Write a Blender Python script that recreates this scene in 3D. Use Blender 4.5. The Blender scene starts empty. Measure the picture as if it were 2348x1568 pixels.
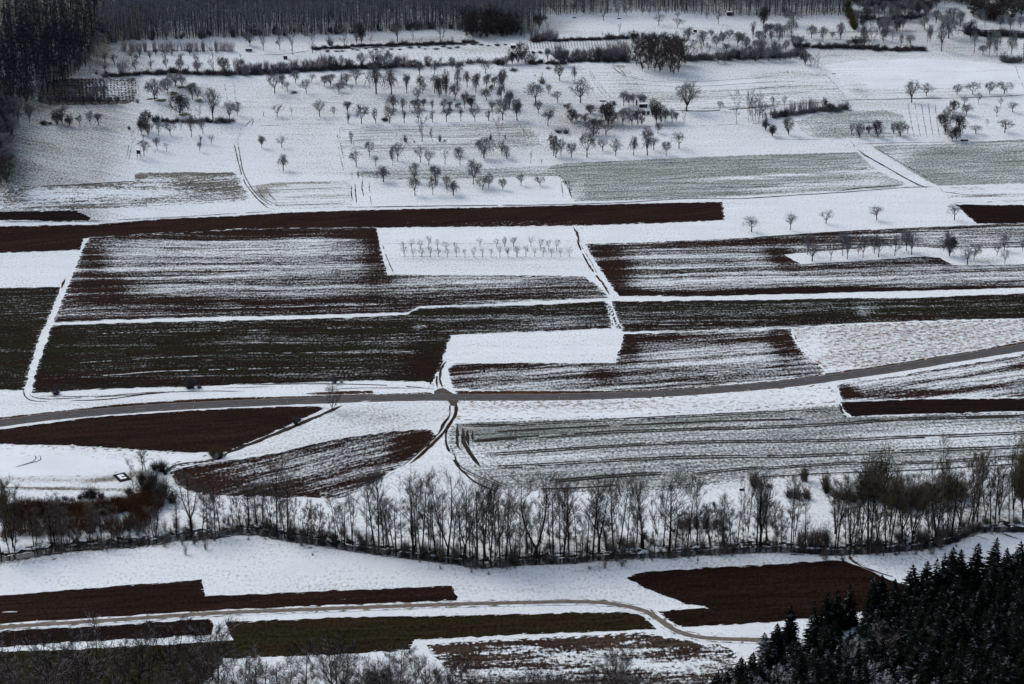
import bpy, math, random
import numpy as np
from mathutils import Vector, noise as mnoise
from mathutils.geometry import delaunay_2d_cdt

scene = bpy.context.scene
R = math.radians
# ---------------------------------------------------------------- camera
CAM_H = 300.0
PITCH = R(20.5)
cam_d = bpy.data.cameras.new('camera')
cam_d.sensor_width = 36.0
cam_d.lens = 36.0 * 5680.0 / 3000.0
cam_d.clip_start = 1.0
cam_d.clip_end = 9000.0
cam = bpy.data.objects.new('camera', cam_d)
scene.collection.objects.link(cam)
cam.location = (0, 0, CAM_H)
cam.rotation_euler = (math.pi / 2 - PITCH, 0, 0)
scene.camera = cam
# ---------------------------------------------------------------- sky and sun
SUN_EL, SUN_AZ = 42.0, -48.0          # elevation; azimuth from +Y (away from the camera) towards +X
world = bpy.data.worlds.new('World')
scene.world = world
world.use_nodes = True
wn, wl = world.node_tree.nodes, world.node_tree.links
wn.clear()
sky = wn.new('ShaderNodeTexSky')
sky.sky_type = 'NISHITA'
sky.sun_disc = False
sky.sun_elevation = R(SUN_EL)
sky.sun_rotation = R(SUN_AZ)
sky.air_density = 1.0
sky.dust_density = 3.0
bg = wn.new('ShaderNodeBackground')
bg.inputs['Strength'].default_value = 0.15
hsv = wn.new('ShaderNodeHueSaturation')
hsv.inputs['Saturation'].default_value = 0.72   # thin cloud whitens the whole sky
wl.new(sky.outputs[0], hsv.inputs['Color'])
wl.new(hsv.outputs[0], bg.inputs['Color'])
wo = wn.new('ShaderNodeOutputWorld')
wl.new(bg.outputs[0], wo.inputs['Surface'])
sun_d = bpy.data.lights.new('sun', 'SUN')
sun_d.energy = 1.0
sun_d.angle = R(24)
sun_d.color = (1.0, 0.955, 0.90)
sun = bpy.data.objects.new('sun', sun_d)
scene.collection.objects.link(sun)
_s = Vector((math.sin(R(SUN_AZ)) * math.cos(R(SUN_EL)), math.cos(R(SUN_AZ)) * math.cos(R(SUN_EL)), math.sin(R(SUN_EL))))
sun.rotation_euler = _s.to_track_quat('Z', 'Y').to_euler()
sun.location = (0, 700, 500)
scene.view_settings.view_transform = 'Standard'
scene.view_settings.look = 'None'
scene.view_settings.exposure = 0.10
scene.view_settings.gamma = 1.0
scene.view_settings.use_curve_mapping = False
scene.cycles.max_bounces = 5
scene.cycles.diffuse_bounces = 3
scene.cycles.transparent_max_bounces = 4

# ---------------------------------------------------------------- picture <-> place
FPX = 5680.0 * 2347.0 / 3000.0
CX, CY = 1173.5, 784.0
SC = 800.0 / 2348.0 * 2347.0 / 3000.0
TX = [0.0, 740 * 2347 / 3000, 1480 * 2347 / 3000, 2200 * 2347 / 3000]
TY = [0.0, 480 * 2347 / 3000, 980 * 2347 / 3000, 1470 * 2347 / 3000]
def Z(r, c, pts):
    """points measured in one enlarged tile of the photograph -> measured in the whole photograph"""
    return [(TX[c] + p[0] * SC, TY[r] + p[1] * SC) + tuple(v * SC for v in p[2:4]) + tuple(p[4:]) for p in pts]

def sp(x, w):
    x = np.asarray(x, float) / w
    return w * np.where(x > 30, x, np.log1p(np.exp(np.minimum(x, 30))))

RIVER_F = [(-60, 1290), (0, 1276), (60, 1266), (133, 1252), (230, 1244), (347, 1237), (400, 1226), (453, 1228), (510, 1217), (560, 1211), (610, 1216),
           (659, 1229), (730, 1238), (805, 1251), (890, 1262), (1032, 1279), (1112, 1289), (1205, 1281), (1318, 1278), (1398, 1270), (1531, 1266),
           (1664, 1257), (1784, 1254), (1908, 1262), (2010, 1256), (2107, 1249), (2180, 1235), (2241, 1207), (2347, 1207), (2420, 1200)]
def flat_xy(F):
    F = np.asarray(F, float)[:, :2]
    dep = PITCH + np.arctan((F[:, 1] - CY) / FPX)
    a = (F[:, 0] - CX) / FPX; b = (CY - F[:, 1]) / FPX
    dy = math.cos(PITCH) + b * math.sin(PITCH); dz = -math.sin(PITCH) + b * math.cos(PITCH)
    t = -CAM_H / dz
    return np.stack([a * t, dy * t], 1)
RIVER = flat_xy(RIVER_F)
def river_y(X):
    return np.interp(X, RIVER[:, 0], RIVER[:, 1])
def terrain(X, Y):
    X = np.asarray(X, float); Y = np.asarray(Y, float)
    z = 0.080 * sp(Y - 1000, 50)
    z = z + 0.24 * sp(Y - (1400 + 0.03 * X), 14)
    z = z + 0.22 * sp(-(X + 172 + 0.155 * (Y - 1000)), 18) * (1 / (1 + np.exp(-(Y - 960) / 25)))
    ye = 500 + 0.72 * sp(X - 70, 8)
    z = z + 0.42 * sp(ye - Y, 5)
    z = z + 0.35 * np.sin(X / 61.0 + 1.3) * np.sin(Y / 47.0) + 0.15 * np.sin(X / 33.0 - Y / 71.0)
    d = np.abs(Y - river_y(X))
    z = z - 1.25 * np.exp(-(d / 3.6) ** 4)
    return z
def backproj(F):
    F = np.asarray(F, float).reshape(-1, np.shape(F)[-1])[:, :2]
    a = (F[:, 0] - CX) / FPX; b = (CY - F[:, 1]) / FPX
    dy = math.cos(PITCH) + b * math.sin(PITCH); dz = -math.sin(PITCH) + b * math.cos(PITCH)
    ts = np.arange(380, 3000, 10.0)
    hi = np.empty(len(F)); lo = np.empty(len(F))
    for c in range(0, len(F), 2000):
        s_ = slice(c, c + 2000)
        below = (CAM_H + dz[s_, None] * ts) < terrain(a[s_, None] * ts, dy[s_, None] * ts)
        k = np.where(below.any(1), below.argmax(1), len(ts) - 1)
        hi[s_] = ts[k]; lo[s_] = ts[k] - 10
    for _ in range(14):
        m = (lo + hi) / 2
        below = (CAM_H + dz * m - terrain(a * m, dy * m)) < 0
        hi = np.where(below, m, hi); lo = np.where(below, lo, m)
    t = hi
    X, Y = a * t, dy * t
    return np.stack([X, Y, terrain(X, Y)], 1)
def project(X, Y, Zz):
    X = np.asarray(X, float); Y = np.asarray(Y, float); Zz = np.asarray(Zz, float) - CAM_H
    d = Y * math.cos(PITCH) - Zz * math.sin(PITCH)
    u = Y * math.sin(PITCH) + Zz * math.cos(PITCH)
    return CX + FPX * X / d, CY - FPX * u / d
def ppm(X, Y, Zz):
    """whole-photograph pixels per metre at a place"""
    d = Y * math.cos(PITCH) - (Zz - CAM_H) * math.sin(PITCH)
    return FPX / d

# ---------------------------------------------------------------- objects
COL = scene.collection.objects
def link(o, parent=None):
    COL.link(o)
    if parent is not None:
        o.parent = parent
    return o
def tag(o, label=None, cat=None, group=None, kind=None):
    if label: o['label'] = label
    if cat: o['category'] = cat
    if group: o['group'] = group
    if kind: o['kind'] = kind
    return o
def mesh_of(name, verts, faces, mats, fmat=None, smooth=False):
    me = bpy.data.meshes.new(name)
    me.from_pydata([tuple(v) for v in verts], [], [tuple(f) for f in faces])
    for m in (mats if isinstance(mats, (list, tuple)) else [mats]):
        me.materials.append(m)
    if fmat is not None:
        me.polygons.foreach_set('material_index', np.asarray(fmat, np.int32))
    if smooth:
        me.polygons.foreach_set('use_smooth', np.ones(len(me.polygons), bool))
    me.update()
    return me
def obj(name, me, parent=None, loc=None):
    o = bpy.data.objects.new(name, me)
    if loc is not None: o.location = loc
    return link(o, parent)
def add_attr(me, name, vals):
    at = me.attributes.new(name, 'FLOAT', 'POINT')
    at.data.foreach_set('value', np.asarray(vals, np.float32))

class NT:
    """small node-tree helper"""
    def __init__(s, name):
        s.m = bpy.data.materials.new(name); s.m.use_nodes = True
        s.t = s.m.node_tree; s.n = s.t.nodes; s.n.clear()
        s.bsdf = s.n.new('ShaderNodeBsdfPrincipled')
        out = s.n.new('ShaderNodeOutputMaterial')
        s.t.links.new(s.bsdf.outputs[0], out.inputs[0])
        s.bsdf.inputs['Specular IOR Level'].default_value = 0.02
    def put(s, sock, v):
        if isinstance(v, bpy.types.NodeSocket): s.t.links.new(v, sock)
        elif v is not None:
            if hasattr(sock.default_value, '__len__') and not hasattr(v, '__len__'): v = (v,) * len(sock.default_value)
            if hasattr(v, '__len__') and len(v) == 3 and len(sock.default_value) == 4: v = tuple(v) + (1,)
            sock.default_value = v
    def math(s, op, a, b=None, c=None, clamp=False):
        n = s.n.new('ShaderNodeMath'); n.operation = op; n.use_clamp = clamp
        s.put(n.inputs[0], a)
        if b is not None: s.put(n.inputs[1], b)
        if c is not None: s.put(n.inputs[2], c)
        return n.outputs[0]
    def mix(s, f, a, b):
        n = s.n.new('ShaderNodeMix'); n.data_type = 'RGBA'
        s.put(n.inputs[0], f); s.put(n.inputs[6], a); s.put(n.inputs[7], b)
        return n.outputs[2]
    def attr(s, name):
        n = s.n.new('ShaderNodeAttribute'); n.attribute_name = name
        return n.outputs['Fac']
    def noise(s, vec, scale, detail=3, rough=0.55):
        n = s.n.new('ShaderNodeTexNoise'); n.inputs['Scale'].default_value = scale
        n.inputs['Detail'].default_value = detail; n.inputs['Roughness'].default_value = rough
        s.put(n.inputs['Vector'], vec)
        return n.outputs['Fac']
    def vmul(s, vec, v):
        n = s.n.new('ShaderNodeVectorMath'); n.operation = 'MULTIPLY'
        s.put(n.inputs[0], vec); s.put(n.inputs[1], v)
        return n.outputs[0]
    def range(s, v, a, b, c=0.0, d=1.0):
        n = s.n.new('ShaderNodeMapRange'); n.interpolation_type = 'SMOOTHSTEP'
        s.put(n.inputs[0], v); n.inputs[1].default_value = a; n.inputs[2].default_value = b
        n.inputs[3].default_value = c; n.inputs[4].default_value = d
        return n.outputs[0]

SNOW = (0.765, 0.83, 0.872)
def field_mat(name, soil_a, soil_b, streak=0.5, fine=0.35, blot=0.15, su=45.0, sv=1.6, fu=3.0, fv=0.7, soft=0.05, snow=SNOW, gain=1.3, fringe=0.5, bump=0.25, snow2=None, grain=0.36, band=0.3):
    """ploughed or green ground under broken snow. The mesh carries: rows (uv in metres along / across the rows), cov (snow cover), edge (1 inside, 0 at the border)"""
    sv, fv, fu = sv * 1.15, fv * 1.35, fu * 1.15
    t = NT(name)
    uv = t.n.new('ShaderNodeUVMap'); uv.uv_map = 'rows'
    geo = t.n.new('ShaderNodeNewGeometry')
    wob = t.noise(geo.outputs['Position'], 0.03, 2)
    sep = t.n.new('ShaderNodeSeparateXYZ'); t.put(sep.inputs[0], uv.outputs[0])
    comb = t.n.new('ShaderNodeCombineXYZ')
    t.put(comb.inputs[0], sep.outputs[0]); t.put(comb.inputs[1], t.math('ADD', sep.outputs[1], t.math('MULTIPLY', wob, 5.0)))
    v = comb.outputs[0]
    n1 = t.noise(t.vmul(v, (1 / su, 1 / sv, 0)), 1.0, 5, 0.66)
    n2 = t.noise(t.vmul(v, (1 / fu, 1 / fv, 0)), 1.0, 3, 0.6)
    n3 = t.noise(geo.outputs['Position'], 0.045, 4, 0.6)
    s = t.math('ADD', t.math('MULTIPLY', n1, streak), t.math('MULTIPLY', n2, fine))
    s = t.math('ADD', s, t.math('MULTIPLY', n3, blot))
    n4 = t.noise(t.vmul(geo.outputs['Position'], (1 / 0.95, 1 / 2.1, 0)), 1.0, 2, 0.6)
    n5 = t.noise(t.vmul(v, (1 / 170.0, 1 / 7.0, 0)), 1.0, 5, 0.7)
    s = t.math('ADD', s, t.math('ADD', t.math('MULTIPLY', n4, grain), t.math('MULTIPLY', n5, band)))
    tot = streak + fine + blot + grain + band
    s = t.math('SUBTRACT', s, tot / 2)
    cov = t.attr('cov'); edge = t.attr('edge')
    x = t.math('ADD', t.math('MULTIPLY', s, gain), t.math('SUBTRACT', cov, 0.5))
    x = t.math('ADD', x, t.math('MULTIPLY', t.math('SUBTRACT', 1.0, edge), t.math('MULTIPLY', t.math('SUBTRACT', n2, 0.475), fringe * 9)))
    mask = t.range(x, -soft, soft)
    g = t.noise(t.vmul(v, (1 / 70.0, 1 / 7.0, 0)), 1.0, 6, 0.72)
    g2 = t.math('ADD', t.range(g, 0.32, 0.68), t.attr('green'), clamp=True)
    fineg = t.range(t.math('ADD', t.math('MULTIPLY', n4, .5), t.math('MULTIPLY', t.noise(t.vmul(v, (1 / 25.0, 1 / 1.6, 0)), 1.0, 3, .7), .5)), 0.3, 0.7, 0.25, 1.9)
    soil = t.mix(g2, soil_a, soil_b)
    soil = t.vmul(soil, fineg)
    sn = t.mix(t.range(n3, 0.3, 0.7), snow, snow2 or tuple(c * 0.88 for c in snow))
    t.put(t.bsdf.inputs['Base Color'], t.mix(mask, soil, sn))
    t.bsdf.inputs['Roughness'].default_value = 0.8
    if bump:
        b = t.n.new('ShaderNodeBump'); b.inputs['Strength'].default_value = bump; b.inputs['Distance'].default_value = 0.35
        t.put(b.inputs['Height'], t.math('ADD', n2, t.math('MULTIPLY', mask, 0.3)))
        t.put(t.bsdf.inputs['Normal'], b.outputs[0])
    return t.m
def plain_mat(name, a, b=None, scale=1.0, rough=0.8, lo=0.35, hi=0.65):
    t = NT(name)
    geo = t.n.new('ShaderNodeNewGeometry')
    f = t.range(t.noise(geo.outputs['Position'], scale, 4), lo, hi)
    t.put(t.bsdf.inputs['Base Color'], t.mix(f, a, b or tuple(c * 0.7 for c in a)))
    t.bsdf.inputs['Roughness'].default_value = rough
    return t.m
def bark_mat(name, a, b, snow_amt=0.0, snow=(0.72, 0.75, 0.80), lo=0.35, hi=0.75, ns=1.7, nw=1.6):
    """bark or twigs; snow_amt: how much of the surfaces facing the sky carry snow"""
    t = NT(name)
    geo = t.n.new('ShaderNodeNewGeometry')
    oi = t.n.new('ShaderNodeObjectInfo')
    f = t.range(t.noise(geo.outputs['Position'], 0.8, 3), 0.3, 0.7)
    c = t.mix(f, a, b)
    c = t.vmul(c, t.math('ADD', 0.75, t.math('MULTIPLY', oi.outputs['Random'], 0.5)))
    if snow_amt:
        sep = t.n.new('ShaderNodeSeparateXYZ'); t.put(sep.inputs[0], geo.outputs['Normal'])
        k = t.math('ADD', sep.outputs[2], t.math('MULTIPLY', t.math('SUBTRACT', t.noise(geo.outputs['Position'], ns, 2), 0.5), nw))
        c = t.mix(t.math('MULTIPLY', t.range(k, lo, hi), snow_amt), c, snow)
    t.put(t.bsdf.inputs['Base Color'], c)
    t.bsdf.inputs['Roughness'].default_value = 0.9
    return t.m

# ---------------------------------------------------------------- snow cover painted where the photograph shows it
def blobs(F, base, bl):
    """base value plus soft ellipses: (x, y, rx, ry, amount[, angle])"""
    v = np.full(len(F[0]), base, float)
    for b in bl:
        x, y, rx, ry, a = b[:5]
        an = R(b[5]) if len(b) > 5 else 0.0
        dx = F[0] - x; dy = F[1] - y
        u = dx * math.cos(an) + dy * math.sin(an); w = -dx * math.sin(an) + dy * math.cos(an)
        v += a * np.exp(-((u / rx) ** 2 + (w / ry) ** 2) ** 1.5)
    return v
def path_xy(F, step=3.0):
    """polyline in the photograph -> evenly stepped smooth polyline on the ground"""
    P = backproj(F)[:, :2]
    if len(P) > 2:
        out = []
        Q = np.vstack([2 * P[0] - P[1], P, 2 * P[-1] - P[-2]])
        for i in range(1, len(Q) - 2):
            n = max(2, int(np.linalg.norm(Q[i + 1] - Q[i]) / step))
            for k in range(n):
                t = k / n
                out.append(0.5 * ((2 * Q[i]) + (-Q[i - 1] + Q[i + 1]) * t + (2 * Q[i - 1] - 5 * Q[i] + 4 * Q[i + 1] - Q[i + 2]) * t * t + (-Q[i - 1] + 3 * Q[i] - 3 * Q[i + 1] + Q[i + 2]) * t ** 3))
        out.append(P[-1]); return np.array(out)
    n = max(2, int(np.linalg.norm(P[1] - P[0]) / step))
    return np.array([P[0] + (P[1] - P[0]) * k / n for k in range(n + 1)])
rng = np.random.default_rng(7)
def ribbon(name, F, width, z, mat, cov=0.5, parent=None, jitter=0.0, breaks=0.0, kind='structure', step=3.0, taper=True, ends=True):
    P = path_xy(F, step)
    d = np.gradient(P, axis=0); d /= np.linalg.norm(d, axis=1)[:, None] + 1e-9
    nrm = np.stack([-d[:, 1], d[:, 0]], 1)
    n = len(P)
    w = np.full(n, width / 2) if not hasattr(width, '__len__') else np.interp(np.linspace(0, 1, n), np.linspace(0, 1, len(width)), width) / 2
    ja = rng.normal(0, jitter, n) if jitter else 0; jb = rng.normal(0, jitter, n) if jitter else 0
    if taper: w = w * np.minimum(1, np.minimum(np.arange(n) + 0.4, n - 0.6 - np.arange(n)) / 2.5)
    A = P + nrm * (w + ja)[:, None]; B = P - nrm * (w + jb)[:, None]
    V = np.vstack([A, P, B])
    V = np.column_stack([V, terrain(V[:, 0], V[:, 1]) + z])
    faces = []
    br = rng.random(n)
    run = 0
    for i in range(n - 1):
        if breaks and run <= 0 and br[i] < breaks: run = rng.integers(1, 4)
        if run > 0: run -= 1; continue
        faces += [(i, n + i, n + i + 1, i + 1), (n + i, 2 * n + i, 2 * n + i + 1, n + i + 1)]
    me = mesh_of(name, V, faces, mat)
    L = np.concatenate([[0], np.cumsum(np.linalg.norm(np.diff(P, axis=0), axis=1))])
    U = np.concatenate([L, L, L]); W = np.concatenate([w, w * 0, -w])
    uvl = me.uv_layers.new(name='rows')
    li = np.zeros(len(me.loops), np.int32); me.loops.foreach_get('vertex_index', li)
    uvl.data.foreach_set('uv', np.stack([U[li], W[li]], 1).ravel().astype(np.float32))
    add_attr(me, 'cov', np.full(3 * n, cov) if not callable(cov) else cov(V))
    add_attr(me, 'edge', np.concatenate([np.zeros(n), np.ones(n), np.zeros(n)]) if width_is_wide(width) else np.ones(3 * n))
    add_attr(me, 'green', np.zeros(3 * n))
    o = obj(name, me, parent)
    if parent is None and kind: tag(o, kind=kind)
    return o
def width_is_wide(w):
    return (max(w) if hasattr(w, '__len__') else w) > 2.2
def join_meshes(name, objs, parent=None):
    """one mesh out of several ribbons that belong to the same thing"""
    vs, fs, uv, at, mats, fm = [], [], [], {'cov': [], 'edge': [], 'green': []}, [], []
    off = 0
    for o in objs:
        me = o.data
        n = len(me.vertices); c = np.zeros(n * 3, np.float32); me.vertices.foreach_get('co', c); vs.append(c.reshape(-1, 3))
        fs += [tuple(v + off for v in p.vertices) for p in me.polygons]
        u = np.zeros(len(me.loops) * 2, np.float32); me.uv_layers['rows'].data.foreach_get('uv', u); uv.append(u)
        for k in at:
            a = np.zeros(n, np.float32); me.attributes[k].data.foreach_get('value', a); at[k].append(a)
        m = me.materials[0]
        if m not in mats: mats.append(m)
        fm += [mats.index(m)] * len(me.polygons)
        off += n
        bpy.data.objects.remove(o); bpy.data.meshes.remove(me)
    me = mesh_of(name, np.vstack(vs), fs, mats, fm)
    me.uv_layers.new(name='rows').data.foreach_set('uv', np.concatenate(uv))
    for k in at: add_attr(me, k, np.concatenate(at[k]))
    return obj(name, me, parent)

def field(F, mat, rows, cov=0.0, bl=(), gbl=(), z=0.05, jitter=0.30, name='field', cell=5.0, green=0.0):
    """one field: an outline traced on the ground, its own sheet, rows = two photograph points along the furrows"""
    F = [((2395 + (f[0] - 2395) * 1 + 330) if f[0] >= 2395 else (f[0] - 330) if f[0] <= -29 else f[0], f[1]) for f in F]   # the plots go on beyond the frame
    P = backproj(F)[:, :2]
    n = len(P)
    area = 0.5 * np.sum(P[:, 0] * np.roll(P[:, 1], -1) - np.roll(P[:, 0], -1) * P[:, 1])
    if area < 0: P = P[::-1]
    ring = []
    for i in range(n):
        a, b = P[i], P[(i + 1) % n]
        k = max(1, int(np.linalg.norm(b - a) / 2.2))
        e = (b - a) / (np.linalg.norm(b - a) + 1e-9); nn = np.array([-e[1], e[0]])
        for j in range(k):
            q = a + (b - a) * j / k
            if j: q = q + nn * (rng.normal(0, jitter) + 0.12 * math.sin((q[0] + q[1]) * 0.11))
            ring.append(q)
    ring = np.array(ring)
    m = len(ring)
    mn, mx = ring.min(0), ring.max(0)
    gx, gy = np.meshgrid(np.arange(mn[0], mx[0], cell), np.arange(mn[1], mx[1], cell))
    G = np.stack([gx.ravel(), gy.ravel()], 1) + rng.normal(0, 0.05, (gx.size, 2))
    inside = np.zeros(len(G), bool)
    a = ring; b = np.roll(ring, -1, 0)
    mind = np.full(len(G), 1e9)
    for i in range(m):
        c = (a[i, 1] > G[:, 1]) != (b[i, 1] > G[:, 1])
        with np.errstate(divide='ignore', invalid='ignore'):
            xi = (b[i, 0] - a[i, 0]) * (G[:, 1] - a[i, 1]) / (b[i, 1] - a[i, 1]) + a[i, 0]
        inside ^= c & (G[:, 0] < xi)
        ab = b[i] - a[i]; t = np.clip(((G - a[i]) @ ab) / (ab @ ab + 1e-9), 0, 1)
        mind = np.minimum(mind, np.linalg.norm(G - (a[i] + t[:, None] * ab), axis=1))
    # an inner ring so that the ragged fringe stays narrow
    G = G[inside & (mind > 2.4)]
    inner = []
    for i in range(m):
        e = ring[(i + 1) % m] - ring[i - 1]; e = e / (np.linalg.norm(e) + 1e-9)
        inner.append(ring[i] + np.array([-e[1], e[0]]) * 1.6)
    inner = np.array(inner)
    di = np.full(m, 1e9); ins = np.zeros(m, bool)
    for i in range(m):
        c = (a[i, 1] > inner[:, 1]) != (b[i, 1] > inner[:, 1])
        with np.errstate(divide='ignore', invalid='ignore'):
            xi = (b[i, 0] - a[i, 0]) * (inner[:, 1] - a[i, 1]) / (b[i, 1] - a[i, 1]) + a[i, 0]
        ins ^= c & (inner[:, 0] < xi)
        ab = b[i] - a[i]; t = np.clip(((inner - a[i]) @ ab) / (ab @ ab + 1e-9), 0, 1)
        di = np.minimum(di, np.linalg.norm(inner - (a[i] + t[:, None] * ab), axis=1))
    inner = inner[ins & (di > 1.1)]
    allp = np.vstack([ring, inner, G])
    ev = np.concatenate([np.zeros(m), np.ones(len(inner) + len(G))])
    vo, eo, fo, ov, oe, of = delaunay_2d_cdt([Vector(p) for p in allp], [], [list(range(m))], 1, 1e-4)
    V = np.array([(v.x, v.y) for v in vo])
    edge = np.array([ev[o[0]] if len(o) else 0.0 for o in ov])
    fo = [f for f in fo if len(f) >= 3]
    V3 = np.column_stack([V, terrain(V[:, 0], V[:, 1]) + z])
    fl = []
    for f in fo:
        p = V[list(f)]
        s = (p[1][0] - p[0][0]) * (p[2][1] - p[0][1]) - (p[2][0] - p[0][0]) * (p[1][1] - p[0][1])
        fl.append(tuple(f) if s > 0 else tuple(reversed(f)))
    me = mesh_of(name, V3, fl, mat, smooth=True)
    r = backproj(rows)[:, :2]; d = r[1] - r[0]; d /= np.linalg.norm(d)
    U = V @ d; W = V @ np.array([-d[1], d[0]])
    uvl = me.uv_layers.new(name='rows')
    li = np.zeros(len(me.loops), np.int32); me.loops.foreach_get('vertex_index', li)
    uvl.data.foreach_set('uv', np.stack([U[li], W[li]], 1).ravel().astype(np.float32))
    pf = project(V3[:, 0], V3[:, 1], V3[:, 2])
    add_attr(me, 'cov', blobs(pf, cov, bl)); add_attr(me, 'edge', edge); add_attr(me, 'green', blobs(pf, green, gbl))
    return tag(obj(name, me), kind='structure')
# ================================================================= GROUND
BROWN = (0.0120, 0.0060, 0.0047); BROWN2 = (0.0235, 0.0115, 0.0086); DARKG = (0.0115, 0.0118, 0.0062); DARKB = (0.0085, 0.0052, 0.0048)
m_ground = field_mat('snowy_meadow', (0.10, 0.105, 0.085), (0.17, 0.155, 0.125), streak=0.14, fine=0.60, blot=0.26, su=25, sv=4, fu=0.9, fv=1.3, soft=0.40, gain=1.9, fringe=0, bump=0.04, grain=.20, band=.20)
xs = np.unique(np.concatenate([np.arange(-345, 346, 4.0), -345 - np.cumsum(np.linspace(6, 160, 36)), 345 + np.cumsum(np.linspace(6, 160, 36))]))
ys = np.unique(np.concatenate([np.arange(-200, 380, 30.0), np.arange(380, 575, 3.5), np.arange(575, 690, 1.3), np.arange(690, 1480, 4.0), 1480 + np.cumsum(np.linspace(6, 200, 40))]))
gx, gy = np.meshgrid(xs, ys)
GV = np.column_stack([gx.ravel(), gy.ravel(), terrain(gx.ravel(), gy.ravel())])
nx, ny = len(xs), len(ys)
ii = np.arange(nx * ny).reshape(ny, nx)
gf = np.stack([ii[:-1, :-1].ravel(), ii[:-1, 1:].ravel(), ii[1:, 1:].ravel(), ii[1:, :-1].ravel()], 1)
gme = bpy.data.meshes.new('ground')
gme.vertices.add(len(GV)); gme.vertices.foreach_set('co', GV.astype(np.float32).ravel())
gme.loops.add(gf.size); gme.loops.foreach_set('vertex_index', gf.astype(np.int32).ravel())
gme.polygons.add(len(gf)); gme.polygons.foreach_set('loop_start', np.arange(0, gf.size, 4, dtype=np.int32))
gme.polygons.foreach_set('use_smooth', np.ones(len(gf), bool))
gme.update(calc_edges=True)
gme.materials.append(m_ground)
guv = gme.uv_layers.new(name='rows')
guv.data.foreach_set('uv', GV[gf.ravel(), :2].astype(np.float32).ravel())
Yp = np.maximum(GV[:, 1], 330)
gpf = project(GV[:, 0], Yp, GV[:, 2])
# where grass, reeds and earth show through the snow
GB = [(60, 330, 60, 60, -0.10), (40, 395, 45, 40, -0.16), (5, 370, 30, 80, -0.2), (1170, 190, 1500, 210, -0.11), (1170, 350, 500, 60, -0.03),
      (700, 330, 90, 60, -0.05), (350, 90, 120, 12, 0.05),
      (440, 215, 60, 22, -0.24), (400, 245, 55, 20, -0.14), (520, 255, 40, 12, -0.15), (900, 215, 170, 45, -0.09), (690, 250, 150, 50, -0.05),
      (1120, 215, 200, 40, -0.07), (1330, 270, 150, 60, -0.12), (1350, 285, 90, 22, -0.12), (1100, 345, 200, 22, -0.10), (870, 335, 50, 40, -0.10),
      (1000, 395, 230, 12, -0.24), (1000, 420, 170, 14, -0.10), (1650, 110, 330, 45, -0.16), (2100, 70, 250, 60, -0.20), (2280, 110, 90, 50, -0.12),
      (1850, 235, 90, 12, -0.14), (1990, 240, 120, 8, -0.08), (1080, 112, 140, 8, -0.12),
      (1100, 605, 220, 18, -0.10), (1100, 540, 220, 20, 0.05), (90, 245, 60, 20, -0.08),
      (200, 1040, 210, 24, -0.16), (40, 1080, 60, 20, -0.10), (150, 1065, 120, 10, -0.14, -8), (260, 1095, 75, 7, -0.55, -9), (120, 1100, 160, 5, -0.32), (130, 1120, 190, 3.2, -0.75, 1),
      (60, 1150, 80, 12, -0.22), (170, 1200, 150, 26, -0.14), (250, 1165, 150, 22, -0.30), (20, 1170, 26, 40, -0.35), (340, 1120, 60, 40, -0.4),
      (80, 1285, 120, 9, -0.24, -9), (260, 1255, 130, 8, -0.26, -3), (480, 1245, 80, 8, -0.12), (600, 1222, 60, 7, -0.12),
      (1380, 1298, 60, 7, -0.22, -18), (1640, 1290, 300, 11, -0.13), (1640, 1300, 330, 5, -0.16, -1), (1230, 1250, 220, 30, -0.14), (1500, 1235, 180, 18, -0.22), (1700, 1190, 130, 22, -0.14),
      (1580, 1120, 200, 10, -0.16, -4), (1890, 1108, 140, 14, -0.14), (2130, 1130, 230, 35, -0.30), (2280, 1180, 90, 22, -0.22), (1800, 1195, 150, 24, -0.10),
      (760, 975, 240, 40, -0.13), (860, 962, 90, 26, -0.08), (1480, 920, 430, 15, -0.17), (1250, 940, 170, 14, -0.09), (200, 1022, 160, 8, -0.10),
      (1400, 1350, 220, 40, -0.06), (840, 1340, 300, 30, -0.05), (300, 1300, 250, 30, -0.03), (180, 922, 200, 14, -0.08),
      (760, 1540, 260, 30, -0.16), (1950, 1270, 160, 6, -0.05), (2100, 1275, 150, 14, -0.12),
      (230, 100, 25, 60, -0.3), (60, 230, 70, 30, -0.2), (150, 160, 60, 12, -0.22, -30), (1250, 60, 60, 20, -0.2), (950, 92, 220, 7, -0.22)]
def forest_dist(X, Y):
    return np.maximum(Y - (1398 + 0.03 * X), 0) + np.maximum(-(X + 205 + 0.10 * (Y - 1000)), 0) * (Y > 960)
gcov = blobs(gpf, 0.82, GB)
gcov -= 0.30 * np.clip(forest_dist(GV[:, 0], GV[:, 1]) / 20, 0, 1)
gcov -= 0.5 * np.exp(-(np.abs(GV[:, 1] - river_y(GV[:, 0])) / 4.6) ** 2) * (GV[:, 1] < 750)
gcov -= 0.16 * np.exp(-(np.maximum(GV[:, 1] - river_y(GV[:, 0]) + 1, 0) / 11.0) ** 2) * (GV[:, 1] > river_y(GV[:, 0])) * (GV[:, 1] < 750)
WOODX = [-200, 236, 300, 540, 760, 1020, 1060, 1180, 1200, 1240, 1260, 1500, 1750, 1940, 1950, 2600]; WOODY = [100, 100, 92, 84, 78, 66, 70, 82, 85, 50, 34, 26, 38, 34, 8, 8]
gcov -= 0.30 / (1 + np.exp((gpf[1] - np.interp(gpf[0], WOODX, WOODY) + 1) / 2.0)) * (GV[:, 1] > 900)
add_attr(gme, 'cov', gcov); add_attr(gme, 'edge', np.ones(len(GV)))
add_attr(gme, 'green', blobs(gpf, -0.1, [(60, 350, 120, 80, -.3), (440, 220, 120, 60, -1), (1000, 395, 260, 20, -1), (200, 1050, 260, 60, .6), (1480, 920, 500, 20, .5)]))
tag(obj('ground', gme), kind='structure')

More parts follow.
